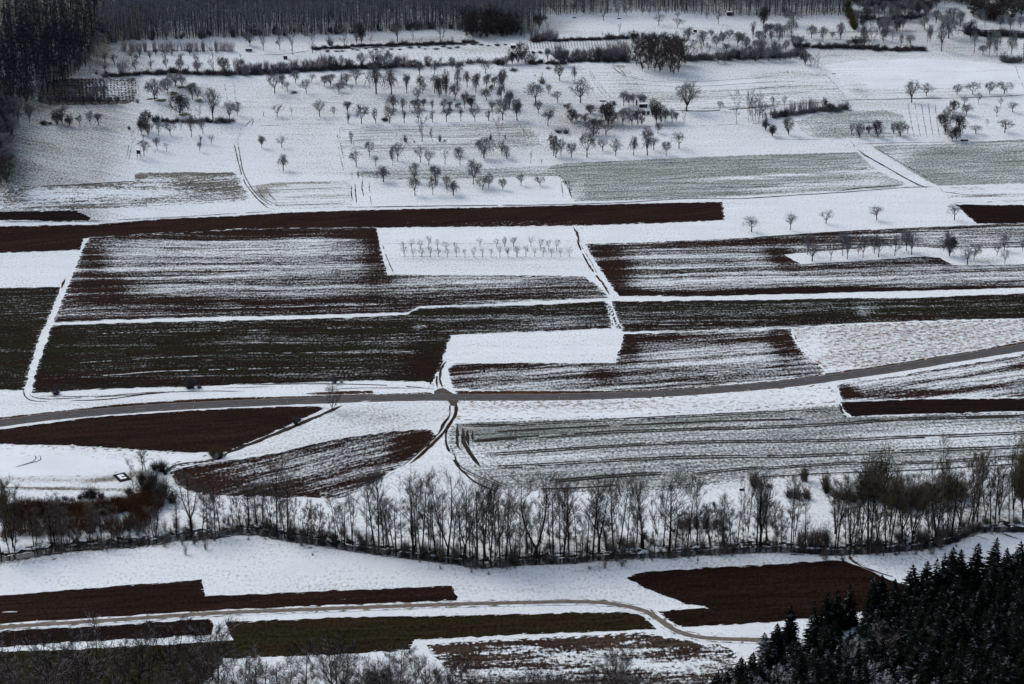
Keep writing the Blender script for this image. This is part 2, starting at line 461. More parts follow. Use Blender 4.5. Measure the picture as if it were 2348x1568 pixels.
# ---------------------------------------------------------------- field surfaces
mk = field_mat
m_soil = mk('ploughed_brown_soil', BROWN, BROWN2, streak=0.42, fine=0.40, blot=0.1, soft=0.10, gain=1.5)
m_patchy = mk('brown_soil_broken_snow', BROWN, BROWN2, streak=0.50, fine=0.32, blot=0.15, su=58, sv=1.9, fu=5.0, fv=0.85, soft=0.36, gain=2.6, grain=.40, band=.62)
m_dgreen = mk('dark_green_soil', DARKG, BROWN, streak=0.45, fine=0.3, blot=0.15, su=50, sv=1.5, fu=5.0, fv=0.9, grain=.40, band=.45, soft=0.34, gain=2.2, snow2=(.6, .66, .68))
m_black = mk('dark_soil', DARKB, BROWN, streak=0.4, fine=0.4, blot=0.1, soft=0.1, gain=1.2)
m_olive = mk('olive_green_field', (0.0145, 0.0150, 0.0052), (0.0200, 0.0125, 0.0065), streak=0.4, fine=0.5, blot=0.1, soft=0.1, gain=1.2)
m_pale = mk('winter_wheat_under_snow', (0.21, 0.225, 0.205), (0.31, 0.33, 0.32), streak=0.5, fine=0.40, blot=0.2, su=50, sv=2.2, fu=1.6, fv=0.8, soft=0.28, gain=2.0, bump=0.1)
m_paleg = mk('green_wheat_under_snow', (0.165, 0.205, 0.185), (0.27, 0.305, 0.29), streak=0.46, fine=0.5, blot=0.25, su=50, sv=2.4, fu=1.5, fv=0.8, soft=0.30, gain=2.0, bump=0.1)
m_palej = mk('tracked_green_wheat', (0.095, 0.108, 0.098), (0.235, 0.258, 0.25), streak=0.38, fine=0.66, blot=0.15, su=60, sv=1.6, fu=1.2, fv=0.7, soft=0.28, gain=2.0, bump=0.1)
m_speck = mk('stubble_under_snow', (0.13, 0.088, 0.078), (0.25, 0.19, 0.175), streak=0.10, fine=0.85, blot=0.15, su=20, sv=4, fu=2.0, fv=1.5, soft=0.20, gain=1.1, bump=0.3)
m_dirty = mk('brown_grass_verge', (0.025, 0.012, 0.007), (0.060, 0.030, 0.014), streak=0.3, fine=0.6, blot=0.1, su=9, sv=1.0, fu=1.6, fv=0.7, soft=0.1, gain=1.2)
m_rut = mk('bare_wheel_rut', (0.030, 0.024, 0.022), (0.075, 0.062, 0.058), streak=0.4, fine=0.5, blot=0.0, su=14, sv=6, fu=2.2, fv=1.5, soft=0.12, gain=1.6, fringe=0.2, bump=0)
m_rutg = mk('wheel_rut_in_wheat', (0.060, 0.066, 0.062), (0.12, 0.13, 0.12), streak=0.5, fine=0.4, blot=0.0, su=16, sv=6, fu=2.2, fv=1.5, soft=0.2, gain=1.6, fringe=0.2, bump=0)
m_snowline = mk('snow_left_in_furrow', (0.02, 0.012, 0.009), (0.02, 0.014, 0.010), streak=0.5, fine=0.6, blot=0.0, su=14, sv=5, fu=1.8, fv=0.8, soft=0.12, gain=1.5, bump=0)

field([(0, 519), (200, 516), (420, 499), (640, 488), (850, 481), (1300, 471), (1500, 466), (1655, 463), (1661, 505), (1500, 513), (1310, 518), (862, 522), (700, 526), (545, 525), (205, 545), (190, 548), (183, 574), (0, 580), (-30, 580), (-30, 520)],
      m_soil, [(200, 516), (640, 488)], cov=0.10, bl=[(1250, 512, 420, 9, 0.24), (850, 515, 60, 18, -.1), (300, 500, 500, 14, -.05), (100, 567, 140, 12, 0.10), (700, 505, 60, 12, .05)], gbl=[(860, 505, 60, 20, -.5)])
field([(-30, 485), (0, 485), (90, 484), (178, 482), (190, 490), (208, 499), (203, 506), (140, 508), (-30, 510)], m_black, [(0, 485), (180, 482)], cov=0.08, bl=[(180, 485, 20, 5, .2)])
field([(-30, 661), (0, 660), (138, 658), (128, 690), (92, 770), (66, 850), (56, 894), (-30, 901)], m_dgreen, [(0, 800), (60, 798)], cov=0.08, bl=[(60, 700, 60, 20, .08), (60, 790, 60, 30, -.05)], green=-.15)
field([(206, 544), (380, 533), (545, 524), (700, 523), (861, 520), (870, 560), (880, 600), (886, 630), (1100, 631), (1338, 633), (1370, 655), (1394, 683), (1240, 690), (1100, 698), (964, 702), (933, 716), (640, 724), (400, 729), (123, 740), (140, 690), (165, 636), (185, 580)],
      m_patchy, [(200, 620), (850, 610)], cov=0.27,
      bl=[(560, 570, 330, 22, 0.27), (560, 612, 360, 26, 0.24), (560, 640, 260, 14, .10), (420, 655, 200, 9, .16), (600, 665, 300, 14, 0.08), (870, 600, 40, 60, -0.32), (860, 540, 60, 20, -.3), (600, 537, 330, 9, -.34), (215, 590, 35, 40, -0.26), (600, 700, 560, 22, -0.20),
          (700, 548, 60, 8, .2), (225, 660, 70, 30, -.3), (1090, 652, 230, 20, .18), (1200, 680, 200, 8, -.16), (250, 618, 90, 8, .12), (540, 700, 35, 7, .22), (300, 560, 120, 14, .10)],
      gbl=[(600, 700, 400, 14, -.6), (1000, 680, 200, 12, -.7)], z=0.066)
field([(120, 746), (400, 737), (700, 731), (930, 722), (962, 706), (1100, 703), (1250, 698), (1388, 690), (1398, 720), (1402, 753), (1165, 763), (1035, 768), (1024, 790), (1014, 829), (1000, 855), (992, 876), (840, 872), (640, 879), (440, 886), (200, 894), (72, 901), (80, 860), (100, 800)],
      m_dgreen, [(200, 820), (900, 810)], cov=0.12, bl=[(300, 880, 260, 12, -.15), (120, 800, 50, 60, -.15), (1180, 735, 200, 25, .10), (1160, 756, 130, 6, .16), (1000, 830, 60, 60, -.18), (880, 780, 250, 8, .10), (1300, 745, 90, 8, .1), (960, 750, 12, 6, .4), (900, 800, 300, 9, .05)], gbl=[(400, 800, 500, 50, -.25), (300, 870, 300, 12, .7), (950, 820, 60, 50, .4)])
field([(1341, 559), (1500, 555), (1700, 546), (1850, 536), (2000, 527), (2180, 518), (2347, 511), (2400, 509), (2400, 657), (2347, 660), (2000, 669), (1700, 677), (1600, 680), (1420, 679), (1395, 648), (1368, 605)],
      m_patchy, [(1450, 615), (2100, 600)], cov=0.37, bl=[(1400, 620, 45, 70, -0.50, -25), (1700, 556, 360, 6, -.35, -2), (2050, 530, 330, 5, -.30, -3), (1850, 670, 560, 9, -0.62, -1), (1790, 590, 40, 24, -0.36, 25), (1600, 640, 250, 28, .12), (2100, 640, 250, 16, .12), (2000, 606, 260, 6, -.26, -3), (2160, 600, 40, 12, -.2, 25), (2100, 550, 300, 12, .12), (1560, 580, 160, 12, .06)],
      gbl=[(1900, 668, 500, 12, -.8)])
field([(1402, 691), (1700, 688), (1900, 684), (2100, 683), (2347, 672), (2400, 670), (2400, 731), (2347, 731), (2120, 735), (1950, 742), (1812, 750), (1620, 757), (1428, 761), (1418, 735)],
      m_dgreen, [(1450, 725), (2300, 705)], cov=0.13, bl=[(1650, 722, 250, 22, .09), (1700, 751, 280, 5, .1), (1985, 712, 22, 16, .28, 40), (2200, 700, 200, 30, -.02), (1800, 738, 200, 8, -.05), (1450, 740, 30, 10, .15)], gbl=[(1900, 742, 500, 10, .7), (1900, 700, 500, 20, -.4)])
field([(1431, 766), (1620, 760), (1813, 753), (1818, 775), (1835, 803), (1868, 830), (1892, 851), (1880, 858), (1800, 868), (1700, 877), (1600, 886), (1480, 893), (1300, 895), (1180, 895), (1080, 893), (1038, 889), (1030, 868), (1026, 846), (1040, 833), (1200, 832), (1412, 832)],
      m_patchy, [(1100, 868), (1800, 820)], cov=0.35, bl=[(1440, 800, 30, 40, -.30), (1500, 775, 120, 12, -.22), (1700, 775, 180, 12, -.12), (1380, 860, 30, 16, -.32), (1800, 790, 30, 45, -.36, -30), (1650, 820, 160, 28, .12), (1130, 838, 130, 6, -.2), (1060, 860, 26, 26, -.18), (1600, 888, 300, 6, -.25, -5), (1180, 868, 110, 12, .02), (1520, 850, 120, 14, .04)])
field([(1817, 751), (1950, 744), (2100, 739), (2250, 734), (2400, 733), (2400, 774), (2347, 781), (2240, 801), (2130, 820), (2000, 840), (1930, 850), (1903, 853), (1870, 829), (1838, 800), (1822, 775)],
      m_speck, [(1850, 830), (2300, 755)], cov=0.52, bl=[(2080, 760, 250, 20, -.03), (1860, 800, 30, 40, .15, 40), (1950, 846, 120, 5, .15)])
field([(2190, 469), (2347, 470), (2400, 470), (2400, 512), (2347, 512), (2240, 513), (2215, 492)], m_black, [(2200, 490), (2347, 488)], cov=0.12, bl=[(2300, 476, 80, 4, .15)])
field([(2152, 430), (2240, 427), (2400, 424), (2400, 464), (2347, 464), (2188, 465), (2165, 446)], m_patchy, [(2200, 445), (2347, 443)], cov=0.84, bl=[(2250, 450, 60, 5, -.25), (2320, 458, 50, 4, -.2)])
# below the road
field([(-30, 988), (0, 984), (100, 971), (200, 958), (450, 940), (650, 932), (715, 931), (742, 937), (722, 947), (640, 985), (520, 1037), (440, 1038), (300, 1030), (150, 1021), (0, 1018), (-30, 1018)],
      m_soil, [(50, 1000), (600, 960)], cov=0.02, green=-0.2, bl=[(470, 1016, 50, 4, .15)])
field([(990, 986), (1001, 998), (975, 1026), (925, 1064), (880, 1092), (825, 1125), (790, 1140), (762, 1143), (700, 1140), (560, 1138), (465, 1135), (430, 1125), (402, 1108), (388, 1084), (400, 1075), (480, 1062), (560, 1050), (640, 1037), (760, 1008), (900, 988), (960, 984)],
      m_patchy, [(600, 1095), (950, 1010)], cov=0.20, bl=[(700, 1060, 190, 22, 0.17, -10), (720, 1090, 120, 18, 0.14, -10), (740, 1125, 70, 10, .20), (440, 1100, 70, 40, -.2), (950, 1020, 50, 40, -.28), (600, 1125, 130, 18, -.12), (650, 1040, 200, 4, -.2, -12)], green=.1)
field([(1046, 970), (1090, 968), (1250, 962), (1400, 958), (1600, 950), (1700, 944), (1925, 927), (1930, 940), (1942, 956), (2100, 951), (2347, 945), (2400, 943), (2400, 1050), (2347, 1055), (2150, 1078), (2000, 1084), (1850, 1092), (1700, 1104), (1620, 1113), (1540, 1127), (1300, 1128), (1150, 1123), (1110, 1110), (1070, 1085), (1045, 1058), (1030, 1030), (1026, 1000), (1034, 978)],
      m_palej, [(1400, 1010), (2000, 975)], cov=0.38, bl=[(1200, 985, 160, 20, -0.24), (1500, 972, 260, 14, -.10, -4), (1110, 985, 40, 30, -.26), (1070, 1040, 50, 60, .10), (2200, 1000, 240, 26, .20), (2050, 955, 160, 12, -.16), (1250, 1050, 220, 20, .14), (1900, 940, 60, 10, -.08), (1500, 1090, 200, 14, -.04), (1320, 1100, 120, 10, -.05)])
field([(1926, 922), (2050, 917), (2200, 914), (2400, 911), (2400, 942), (2347, 943), (2100, 949), (1952, 955), (1938, 945), (1930, 934)], m_black, [(1950, 935), (2347, 928)], cov=0.0)
field([(1918, 883), (1960, 872), (2050, 862), (2200, 838), (2347, 812), (2400, 803), (2400, 910), (2200, 911), (2050, 915), (1930, 921), (1925, 905)],
      m_patchy, [(1960, 895), (2347, 835)], cov=0.54, bl=[(1940, 898, 24, 16, -.55), (2050, 905, 120, 8, -.45, -2), (2250, 892, 160, 8, -.32, -3), (2340, 835, 30, 10, -.3), (2050, 872, 130, 10, .05)], green=.4)
field([(1050, 919), (1160, 918), (1400, 914), (1600, 905), (1800, 889), (1895, 880), (1912, 898), (1924, 921), (1700, 940), (1400, 954), (1250, 959), (1090, 964), (1052, 965), (1044, 950), (1044, 930)], m_speck, [(1100, 940), (1800, 915)], cov=0.66, bl=[(1250, 928, 260, 8, -.10), (1500, 925, 320, 9, -.07), (1450, 950, 360, 5, .12)])
field([(-30, 1020), (0, 1020), (150, 1023), (300, 1032), (430, 1041), (478, 1043), (440, 1056), (395, 1062), (330, 1078), (300, 1082), (200, 1092), (-30, 1098)], m_speck, [(50, 1060), (400, 1060)], cov=0.78, bl=[(200, 1032, 180, 8, -.16), (310, 1050, 90, 12, -.14), (60, 1070, 120, 12, .08)])
field([(778, 929), (860, 925), (1028, 919), (1030, 948), (975, 984), (880, 986), (750, 1008), (640, 1034), (560, 1046), (525, 1048), (600, 1012), (700, 962)], m_ground, [(700, 1000), (1000, 950)], cov=0.72, bl=[(860, 955, 110, 20, -.14), (800, 1000, 260, 7, -.12, -10)], green=.1)
# lower band
field([(1436, 1325), (1455, 1316), (1480, 1311), (1650, 1300), (1780, 1294), (1900, 1284), (1940, 1287), (1985, 1305), (2040, 1330), (2110, 1350), (2140, 1400), (1980, 1402), (1900, 1412), (1790, 1424), (1680, 1432), (1566, 1438), (1550, 1432), (1530, 1420), (1508, 1402), (1560, 1398), (1622, 1393), (1560, 1379), (1490, 1352)],
      mk('plough_land_by_the_wood', (0.0105, 0.0056, 0.0042), (0.0175, 0.0088, 0.0060), streak=0.4, fine=0.4, soft=0.1), [(1560, 1345), (1900, 1330)], cov=-0.05, bl=[(1700, 1300, 260, 4, .2)])
field([(-30, 1368), (0, 1365), (230, 1347), (463, 1328), (466, 1345), (472, 1366), (700, 1357), (900, 1348), (1035, 1343), (1041, 1360), (1046, 1377), (850, 1384), (480, 1403), (200, 1420), (0, 1432), (-30, 1434)],
      m_soil, [(0, 1400), (465, 1370)], cov=-0.02, bl=[(850, 1362, 300, 3, .14, -2), (20, 1401, 25, 3, .5)], gbl=[(300, 1360, 300, 30, -.3)])
field([(516, 1426), (700, 1418), (900, 1413), (1200, 1408), (1430, 1402), (1462, 1408), (1485, 1423), (1505, 1443), (1400, 1447), (1240, 1453), (950, 1466), (944, 1478), (940, 1489), (760, 1502), (512, 1509), (500, 1535), (420, 1600), (-30, 1600), (-30, 1502), (150, 1490), (400, 1476), (536, 1467), (524, 1448)],
      m_olive, [(600, 1450), (1400, 1425)], cov=0.04, bl=[(700, 1455, 160, 9, .14), (250, 1505, 300, 20, -.1), (1320, 1425, 80, 5, .08)], gbl=[(100, 1540, 400, 60, -.5), (900, 1470, 300, 10, .3)])
field([(-30, 1450), (0, 1448), (240, 1434), (480, 1418), (490, 1432), (484, 1455), (300, 1465), (0, 1484), (-30, 1486)], m_black, [(0, 1460), (480, 1430)], cov=0.02)
field([(975, 1476), (1200, 1464), (1480, 1449), (1530, 1460), (1600, 1474), (1660, 1480), (1690, 1500), (1690, 1600), (1100, 1600), (1030, 1540), (990, 1500)],
      mk('weedy_stubble_strips', (0.026, 0.0155, 0.011), (0.052, 0.037, 0.028), streak=0.62, fine=0.40, blot=0.15, su=30, sv=3.6, fu=2.0, fv=0.9, soft=0.12, gain=1.7), [(1050, 1500), (1600, 1480)], cov=0.44,
      bl=[(1250, 1475, 260, 7, -.38, -3), (1560, 1480, 70, 14, -.22, 12), (1060, 1500, 40, 30, -.14), (1400, 1500, 200, 8, .18), (1500, 1530, 150, 12, .25), (1200, 1520, 160, 5, -.3), (1180, 1545, 140, 12, .1)])
# orchards and wheat in the upper half
field(Z(1, 0, [(-100, 400), (0, 400), (640, 398), (820, 388), (1400, 360), (2100, 318), (2145, 300), (2090, 200), (2050, 120), (2000, 74), (1600, 72), (1200, 76), (1160, 110), (1150, 150), (900, 172), (500, 190), (135, 208), (60, 220), (-100, 350)]),
      mk('thin_brown_wheat_under_snow', (0.075, 0.068, 0.058), (0.19, 0.20, 0.18), streak=0.55, fine=0.5, blot=0.3, su=40, sv=2.4, fu=2.6, fv=0.9, soft=0.26, gain=3.2, bump=0.1), [(200, 465), (560, 450)], cov=0.62, bl=[(470, 425, 90, 26, -.30), (540, 440, 25, 26, -.2), (440, 398, 100, 3.5, -1.0), (316, 403, 9, 7, -.9), (30, 450, 30, 20, -.35), (180, 472, 120, 6, -.4), (170, 425, 120, 2.5, -.9, -2), (200, 445, 120, 14, .12), (420, 460, 120, 8, -.12)], gbl=[(480, 430, 60, 30, -.2)], jitter=.5)
field(Z(1, 1, [(-60, 200), (0, 190), (200, 163), (500, 152), (830, 142), (850, 250), (850, 372), (560, 380), (260, 388), (180, 360), (60, 300)]), m_pale, [(650, 430), (800, 426)], cov=0.60,
      bl=[(620, 423, 50, 4, -.9, -4), (700, 419, 80, 3, -.5), (605, 440, 14, 18, -.5, 40)])
field(Z(0, 1, [(745, 1100), (1400, 1078), (2285, 1060), (2400, 1075), (2500, 1250), (2400, 1262), (1600, 1222), (1300, 1232), (870, 1250), (760, 1300)]), m_pale, [(830, 312), (1200, 305)], cov=0.52, bl=[(1190, 310, 60, 18, -.12), (800, 310, 22, 18, .1)])
field(Z(0, 1, [(840, 1262), (1500, 1238), (2340, 1205), (2420, 1265), (1900, 1290), (1300, 1300), (840, 1310)]), m_pale, [(830, 330), (1200, 324)], cov=0.5)
field(Z(0, 1, [(880, 1470), (1600, 1455), (2348, 1435), (2600, 1428), (2800, 1440), (2800, 1495), (2348, 1520), (1800, 1540), (1200, 1545), (900, 1520)]), m_paleg, [(850, 395), (1200, 390)], cov=0.40)
field([(1243, 385), (1290, 374), (1470, 366), (1700, 356), (1965, 349), (1990, 372), (2020, 396), (2078, 421), (2050, 430), (1850, 441), (1650, 452), (1500, 458), (1316, 462), (1300, 432), (1284, 408)],
      m_paleg, [(1350, 410), (1950, 390)], cov=0.26, bl=[(1800, 402, 240, 4, .55, -3), (1900, 425, 160, 14, .34, -3), (2000, 395, 50, 30, .2), (1320, 440, 16, 30, .3), (1450, 395, 150, 14, -.08), (1600, 440, 160, 10, .04)])
field([(1997, 334), (2150, 330), (2347, 319), (2400, 318), (2400, 420), (2347, 421), (2250, 423), (2150, 426), (2125, 416), (2060, 375)], m_paleg, [(2100, 365), (2347, 355)], cov=0.28, bl=[(2250, 330, 160, 6, .12), (2050, 370, 30, 50, .25, 35)])
field(Z(0, 2, [(640, 560), (820, 552), (1010, 560), (1110, 640), (1180, 680), (1700, 668), (2348, 640), (2350, 905), (2100, 915), (1500, 935), (1250, 905), (900, 880), (780, 800), (690, 700)]) , m_pale, [(1450, 205), (1850, 195)], cov=0.64, bl=[(1500, 225, 130, 12, -.20), (1440, 190, 40, 35, -.12, 40), (1700, 190, 200, 20, .06), (1445, 151, 40, 3, -.9)])
field(Z(0, 3, [(0, 642), (300, 615), (600, 602), (700, 690), (760, 770), (835, 842), (400, 880), (0, 905)]), m_pale, [(1750, 215), (1930, 210)], cov=0.58)
field(Z(0, 3, [(620, 560), (900, 520), (1500, 500), (2100, 540), (2400, 600), (2400, 800), (1700, 830), (1000, 845), (860, 800), (740, 690)]), m_pale, [(2000, 200), (2300, 195)], cov=0.80, bl=[(2100, 212, 220, 14, -.20), (1965, 200, 30, 16, -.22, 35)])
field(Z(0, 3, [(375, 1045), (560, 985), (850, 950), (1150, 945), (1310, 990), (1350, 1080), (1370, 1180), (1100, 1190), (700, 1190), (520, 1180), (430, 1120)]), m_paleg, [(1880, 285), (2050, 280)], cov=0.40, bl=[(2060, 300, 25, 14, .3), (1850, 300, 18, 20, .2)])
field(Z(0, 0, [(430, 690), (600, 672), (1170, 668), (1175, 870), (1090, 895), (700, 905), (420, 905), (310, 880), (300, 800)]), mk('netted_berry_ground', (0.055, 0.05, 0.05), (0.10, 0.09, 0.085), streak=0.4, fine=0.5, su=20, sv=2.5, soft=0.2, gain=1.2), [(120, 210), (300, 208)], cov=0.30, bl=[(260, 205, 60, 30, .24), (140, 200, 40, 25, -.25), (200, 238, 120, 6, -.3)], name='berry_plot')

# the gravelled junctions
m_gravel = plain_mat('wet_gravel', (0.10, 0.088, 0.075), (0.06, 0.055, 0.05), 0.9)
field(Z(2, 1, [(1560, 490), (1600, 468), (1640, 462), (1690, 490), (1745, 520), (1700, 526), (1560, 526)]), m_gravel, [(1000, 900), (1030, 900)], z=0.10, jitter=.1, name='gravel_junction')
field(Z(2, 1, [(1660, 560), (1780, 560), (1765, 585), (1740, 620), (1700, 610), (1690, 585)]), m_gravel, [(1000, 920), (1030, 920)], z=0.10, jitter=.1, name='gravel_junction')
field(Z(2, 3, [(640, 335), (770, 322), (782, 345), (640, 368)]), m_gravel, [(1900, 860), (1930, 855)], z=0.10, jitter=.1, name='gravel_junction')
# brown verges above the road
for F in ([(-30, 962), (0, 957), (120, 944), (270, 927), (420, 917), (520, 912), (700, 908), (860, 904), (990, 899), (990, 903), (860, 909), (700, 914), (600, 917), (400, 926), (200, 943), (0, 963), (-30, 968)],
          [(1042, 897), (1150, 896), (1280, 896), (1400, 896), (1500, 892), (1600, 887), (1680, 882), (1800, 870), (1890, 857), (1892, 860), (1800, 876), (1700, 885), (1600, 892), (1500, 897), (1400, 903), (1280, 905), (1050, 905)],
          [(1925, 852), (2000, 841), (2130, 821), (2240, 803), (2347, 783), (2400, 773), (2400, 783), (2347, 791), (2240, 811), (2130, 830), (2000, 849), (1935, 858)],
          Z(2, 1, [(450, 508), (700, 490), (1030, 484), (1040, 508), (800, 514), (560, 520)])):
    field(F, m_dirty, [F[1], F[3]], cov=0.08, z=0.09, jitter=.15, name='road_verge')
# the island of grass and trees in the ploughed field
field([(1797, 584), (1900, 575), (2050, 563), (2200, 572), (2240, 570), (2400, 560), (2400, 604), (2347, 606), (2260, 609), (2185, 608), (2155, 591), (2120, 588), (2000, 596), (1835, 606)], m_ground, [(1850, 590), (2100, 580)], cov=0.80, bl=[(2260, 598, 60, 8, -.25), (2000, 580, 160, 10, -.08)], z=0.10, green=-.3, name='grass_strip')

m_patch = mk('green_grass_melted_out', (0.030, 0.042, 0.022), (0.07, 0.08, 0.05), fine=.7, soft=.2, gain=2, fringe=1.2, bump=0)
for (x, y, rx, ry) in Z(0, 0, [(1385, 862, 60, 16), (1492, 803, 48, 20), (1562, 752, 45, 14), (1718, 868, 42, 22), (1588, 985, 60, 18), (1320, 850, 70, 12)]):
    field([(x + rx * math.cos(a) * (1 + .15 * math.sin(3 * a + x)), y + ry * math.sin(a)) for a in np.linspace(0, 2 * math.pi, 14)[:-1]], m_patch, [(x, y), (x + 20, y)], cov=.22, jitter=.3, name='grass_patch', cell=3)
# ---------------------------------------------------------------- road
m_asph = plain_mat('wet_asphalt', (0.095, 0.093, 0.096), (0.072, 0.071, 0.075), 0.25, rough=0.6)
m_should = plain_mat('road_shoulder', (0.16, 0.13, 0.10), (0.07, 0.055, 0.045), 0.6)
ROAD_F = [(-330, 1018), (-60, 977), (0, 970), (100, 957), (200, 947), (400, 932), (640, 921), (800, 915), (960, 911), (1160, 911), (1300, 910), (1400, 907), (1500, 903), (1600, 897), (1700, 889), (1800, 880), (1900, 867), (2050, 845), (2200, 820), (2347, 796), (2420, 783), (2700, 738)]
for off_ in (2.9, -2.9):
    Pr = path_xy(ROAD_F, 6.0); dr = np.gradient(Pr, axis=0); dr /= np.linalg.norm(dr, axis=1)[:, None]; Pr = Pr + np.stack([-dr[:, 1], dr[:, 0]], 1) * off_
    EDGE_F = EDGE_F + [np.array(project(Pr[:, 0], Pr[:, 1], terrain(Pr[:, 0], Pr[:, 1]))).T] if off_ < 0 else [np.array(project(Pr[:, 0], Pr[:, 1], terrain(Pr[:, 0], Pr[:, 1]))).T]
shoulder = ribbon('road_shoulder', ROAD_F, 7.5, 0.12, m_should, jitter=0.12, taper=False)
road = ribbon('road', ROAD_F, 6.2, 0.18, m_asph, taper=False)
RP = path_xy(ROAD_F, 1.0)
m_lane = plain_mat('polished_wheel_lane', (0.075, 0.073, 0.077), (0.060, 0.059, 0.063), 0.15, rough=0.45)
m_paint = plain_mat('worn_road_paint', (0.30, 0.30, 0.31), (0.20, 0.20, 0.21), 2.0)
for E in EDGE_F: ribbon('edge_line', E, 0.16, 0.186, m_paint, parent=road, taper=False)
for lo_, w_ in ((.8, .5), (2.1, .45), (-.8, .5), (-2.1, .45)):
    Pr = path_xy(ROAD_F, 6.0); dr = np.gradient(Pr, axis=0); dr /= np.linalg.norm(dr, axis=1)[:, None]; Pr = Pr + np.stack([-dr[:, 1], dr[:, 0]], 1) * lo_
    ribbon('wheel_lane', np.array(project(Pr[:, 0], Pr[:, 1], terrain(Pr[:, 0], Pr[:, 1]))).T, w_, 0.183, m_lane, parent=road, taper=False, jitter=.05)
dd = np.gradient(RP, axis=0); dd /= np.linalg.norm(dd, axis=1)[:, None]; nn = np.stack([-dd[:, 1], dd[:, 0]], 1)
for i in range(4, len(RP) - 6, 13):
    seg = RP[i:i + 5]; ns = nn[i:i + 5]
    V = np.vstack([seg + ns * 0.09, seg - ns * 0.09]); V = np.column_stack([V, terrain(V[:, 0], V[:, 1]) + 0.186])
    k = len(seg)
    obj('centre_line_dash', mesh_of('centre_line_dash', V, [(j, k + j, k + j + 1, j + 1) for j in range(k - 1)], m_paint), road)
m_track = plain_mat('tan_farm_road', (0.19, 0.158, 0.130), (0.135, 0.112, 0.096), 0.5)
m_trackedge = mk('grassy_road_edge', (0.16, 0.15, 0.10), (0.10, 0.10, 0.06), fine=0.7, soft=0.2)
PATH_F = [(-330, 1456), (-60, 1441), (0, 1438), (150, 1429), (300, 1419), (500, 1406), (750, 1396), (1000, 1387), (1150, 1383), (1300, 1380), (1380, 1382), (1430, 1389), (1480, 1402), (1515, 1424), (1545, 1444), (1590, 1459), (1650, 1465), (1760, 1467), (1800, 1467)]
ribbon('path_edge', PATH_F, 4.4, 0.10, m_trackedge, cov=0.62, jitter=0.25, taper=False)
ribbon('path', PATH_F, 2.3, 0.14, m_track, taper=False)
# ---------------------------------------------------------------- stream
m_water = NT('dark_stream_water'); m_water.bsdf.inputs['Base Color'].default_value = (0.012, 0.016, 0.018, 1); m_water.bsdf.inputs['Roughness'].default_value = 0.12; m_water.bsdf.inputs['Specular IOR Level'].default_value = 0.25
_g = m_water.n.new('ShaderNodeNewGeometry'); _b = m_water.n.new('ShaderNodeBump'); _b.inputs['Strength'].default_value = .25; _b.inputs['Distance'].default_value = .1
m_water.put(_b.inputs['Height'], m_water.noise(_g.outputs['Position'], 1.3, 3)); m_water.put(m_water.bsdf.inputs['Normal'], _b.outputs[0])
m_water = m_water.m
P = np.stack([np.arange(-200, 201, 4.0), river_y(np.arange(-200, 201, 4.0))], 1)
V = np.vstack([P + (0, 1.9), P - (0, 1.9)]); zc = terrain(P[:, 0], P[:, 1]) + 0.28
V = np.column_stack([V, np.concatenate([zc, zc])]); k = len(P)
tag(obj('stream_water', mesh_of('stream_water', V, [(k + j, k + j + 1, j + 1, j) for j in range(k - 1)], m_water)), kind='structure')
m_bank = mk('dark_bank_earth', (0.010, 0.008, 0.008), (0.030, 0.024, 0.020), fine=0.7, blot=0.25, soft=0.15, gain=2.2, fringe=0.8)
for off, w, cv in ((2.8, 3.0, .34), (-2.9, 2.2, .38)):
    Pb = P + (0, off)
    Fb = np.array(project(Pb[:, 0], Pb[:, 1], terrain(Pb[:, 0], Pb[:, 1]))).T
    ribbon('stream_bank', Fb[::3], w, 0.10, m_bank, cov=cv, jitter=.45, step=1.6)
# ditch with open water from the road to the willow
m_ditch = plain_mat('ditch_water', (0.010, 0.022, 0.020), (0.02, 0.03, 0.022), 0.7, rough=0.3)
ribbon('ditch_bank', Z(2, 1, [(770, 610), (600, 690), (300, 815), (0, 935), (-250, 1035)]), 2.2, 0.08, m_dirty, cov=0.30, jitter=.25)
ribbon('ditch_water', Z(2, 1, [(770, 612), (600, 690), (300, 815), (0, 935), (-250, 1035)]), 0.75, 0.12, m_ditch)
ribbon('ditch_bank', Z(2, 0, [(1950, 1030), (1850, 1078), (1650, 1105), (1500, 1128), (1430, 1180), (1415, 1215)]), 3.0, 0.08, m_dirty, cov=0.35, jitter=.3)
ribbon('ditch_water', Z(2, 0, [(1950, 1030), (1850, 1078), (1650, 1105), (1500, 1128), (1430, 1180), (1415, 1215)]), [.8, .6, .6, 1.0, 1.9, 2.2], 0.12, m_ditch)

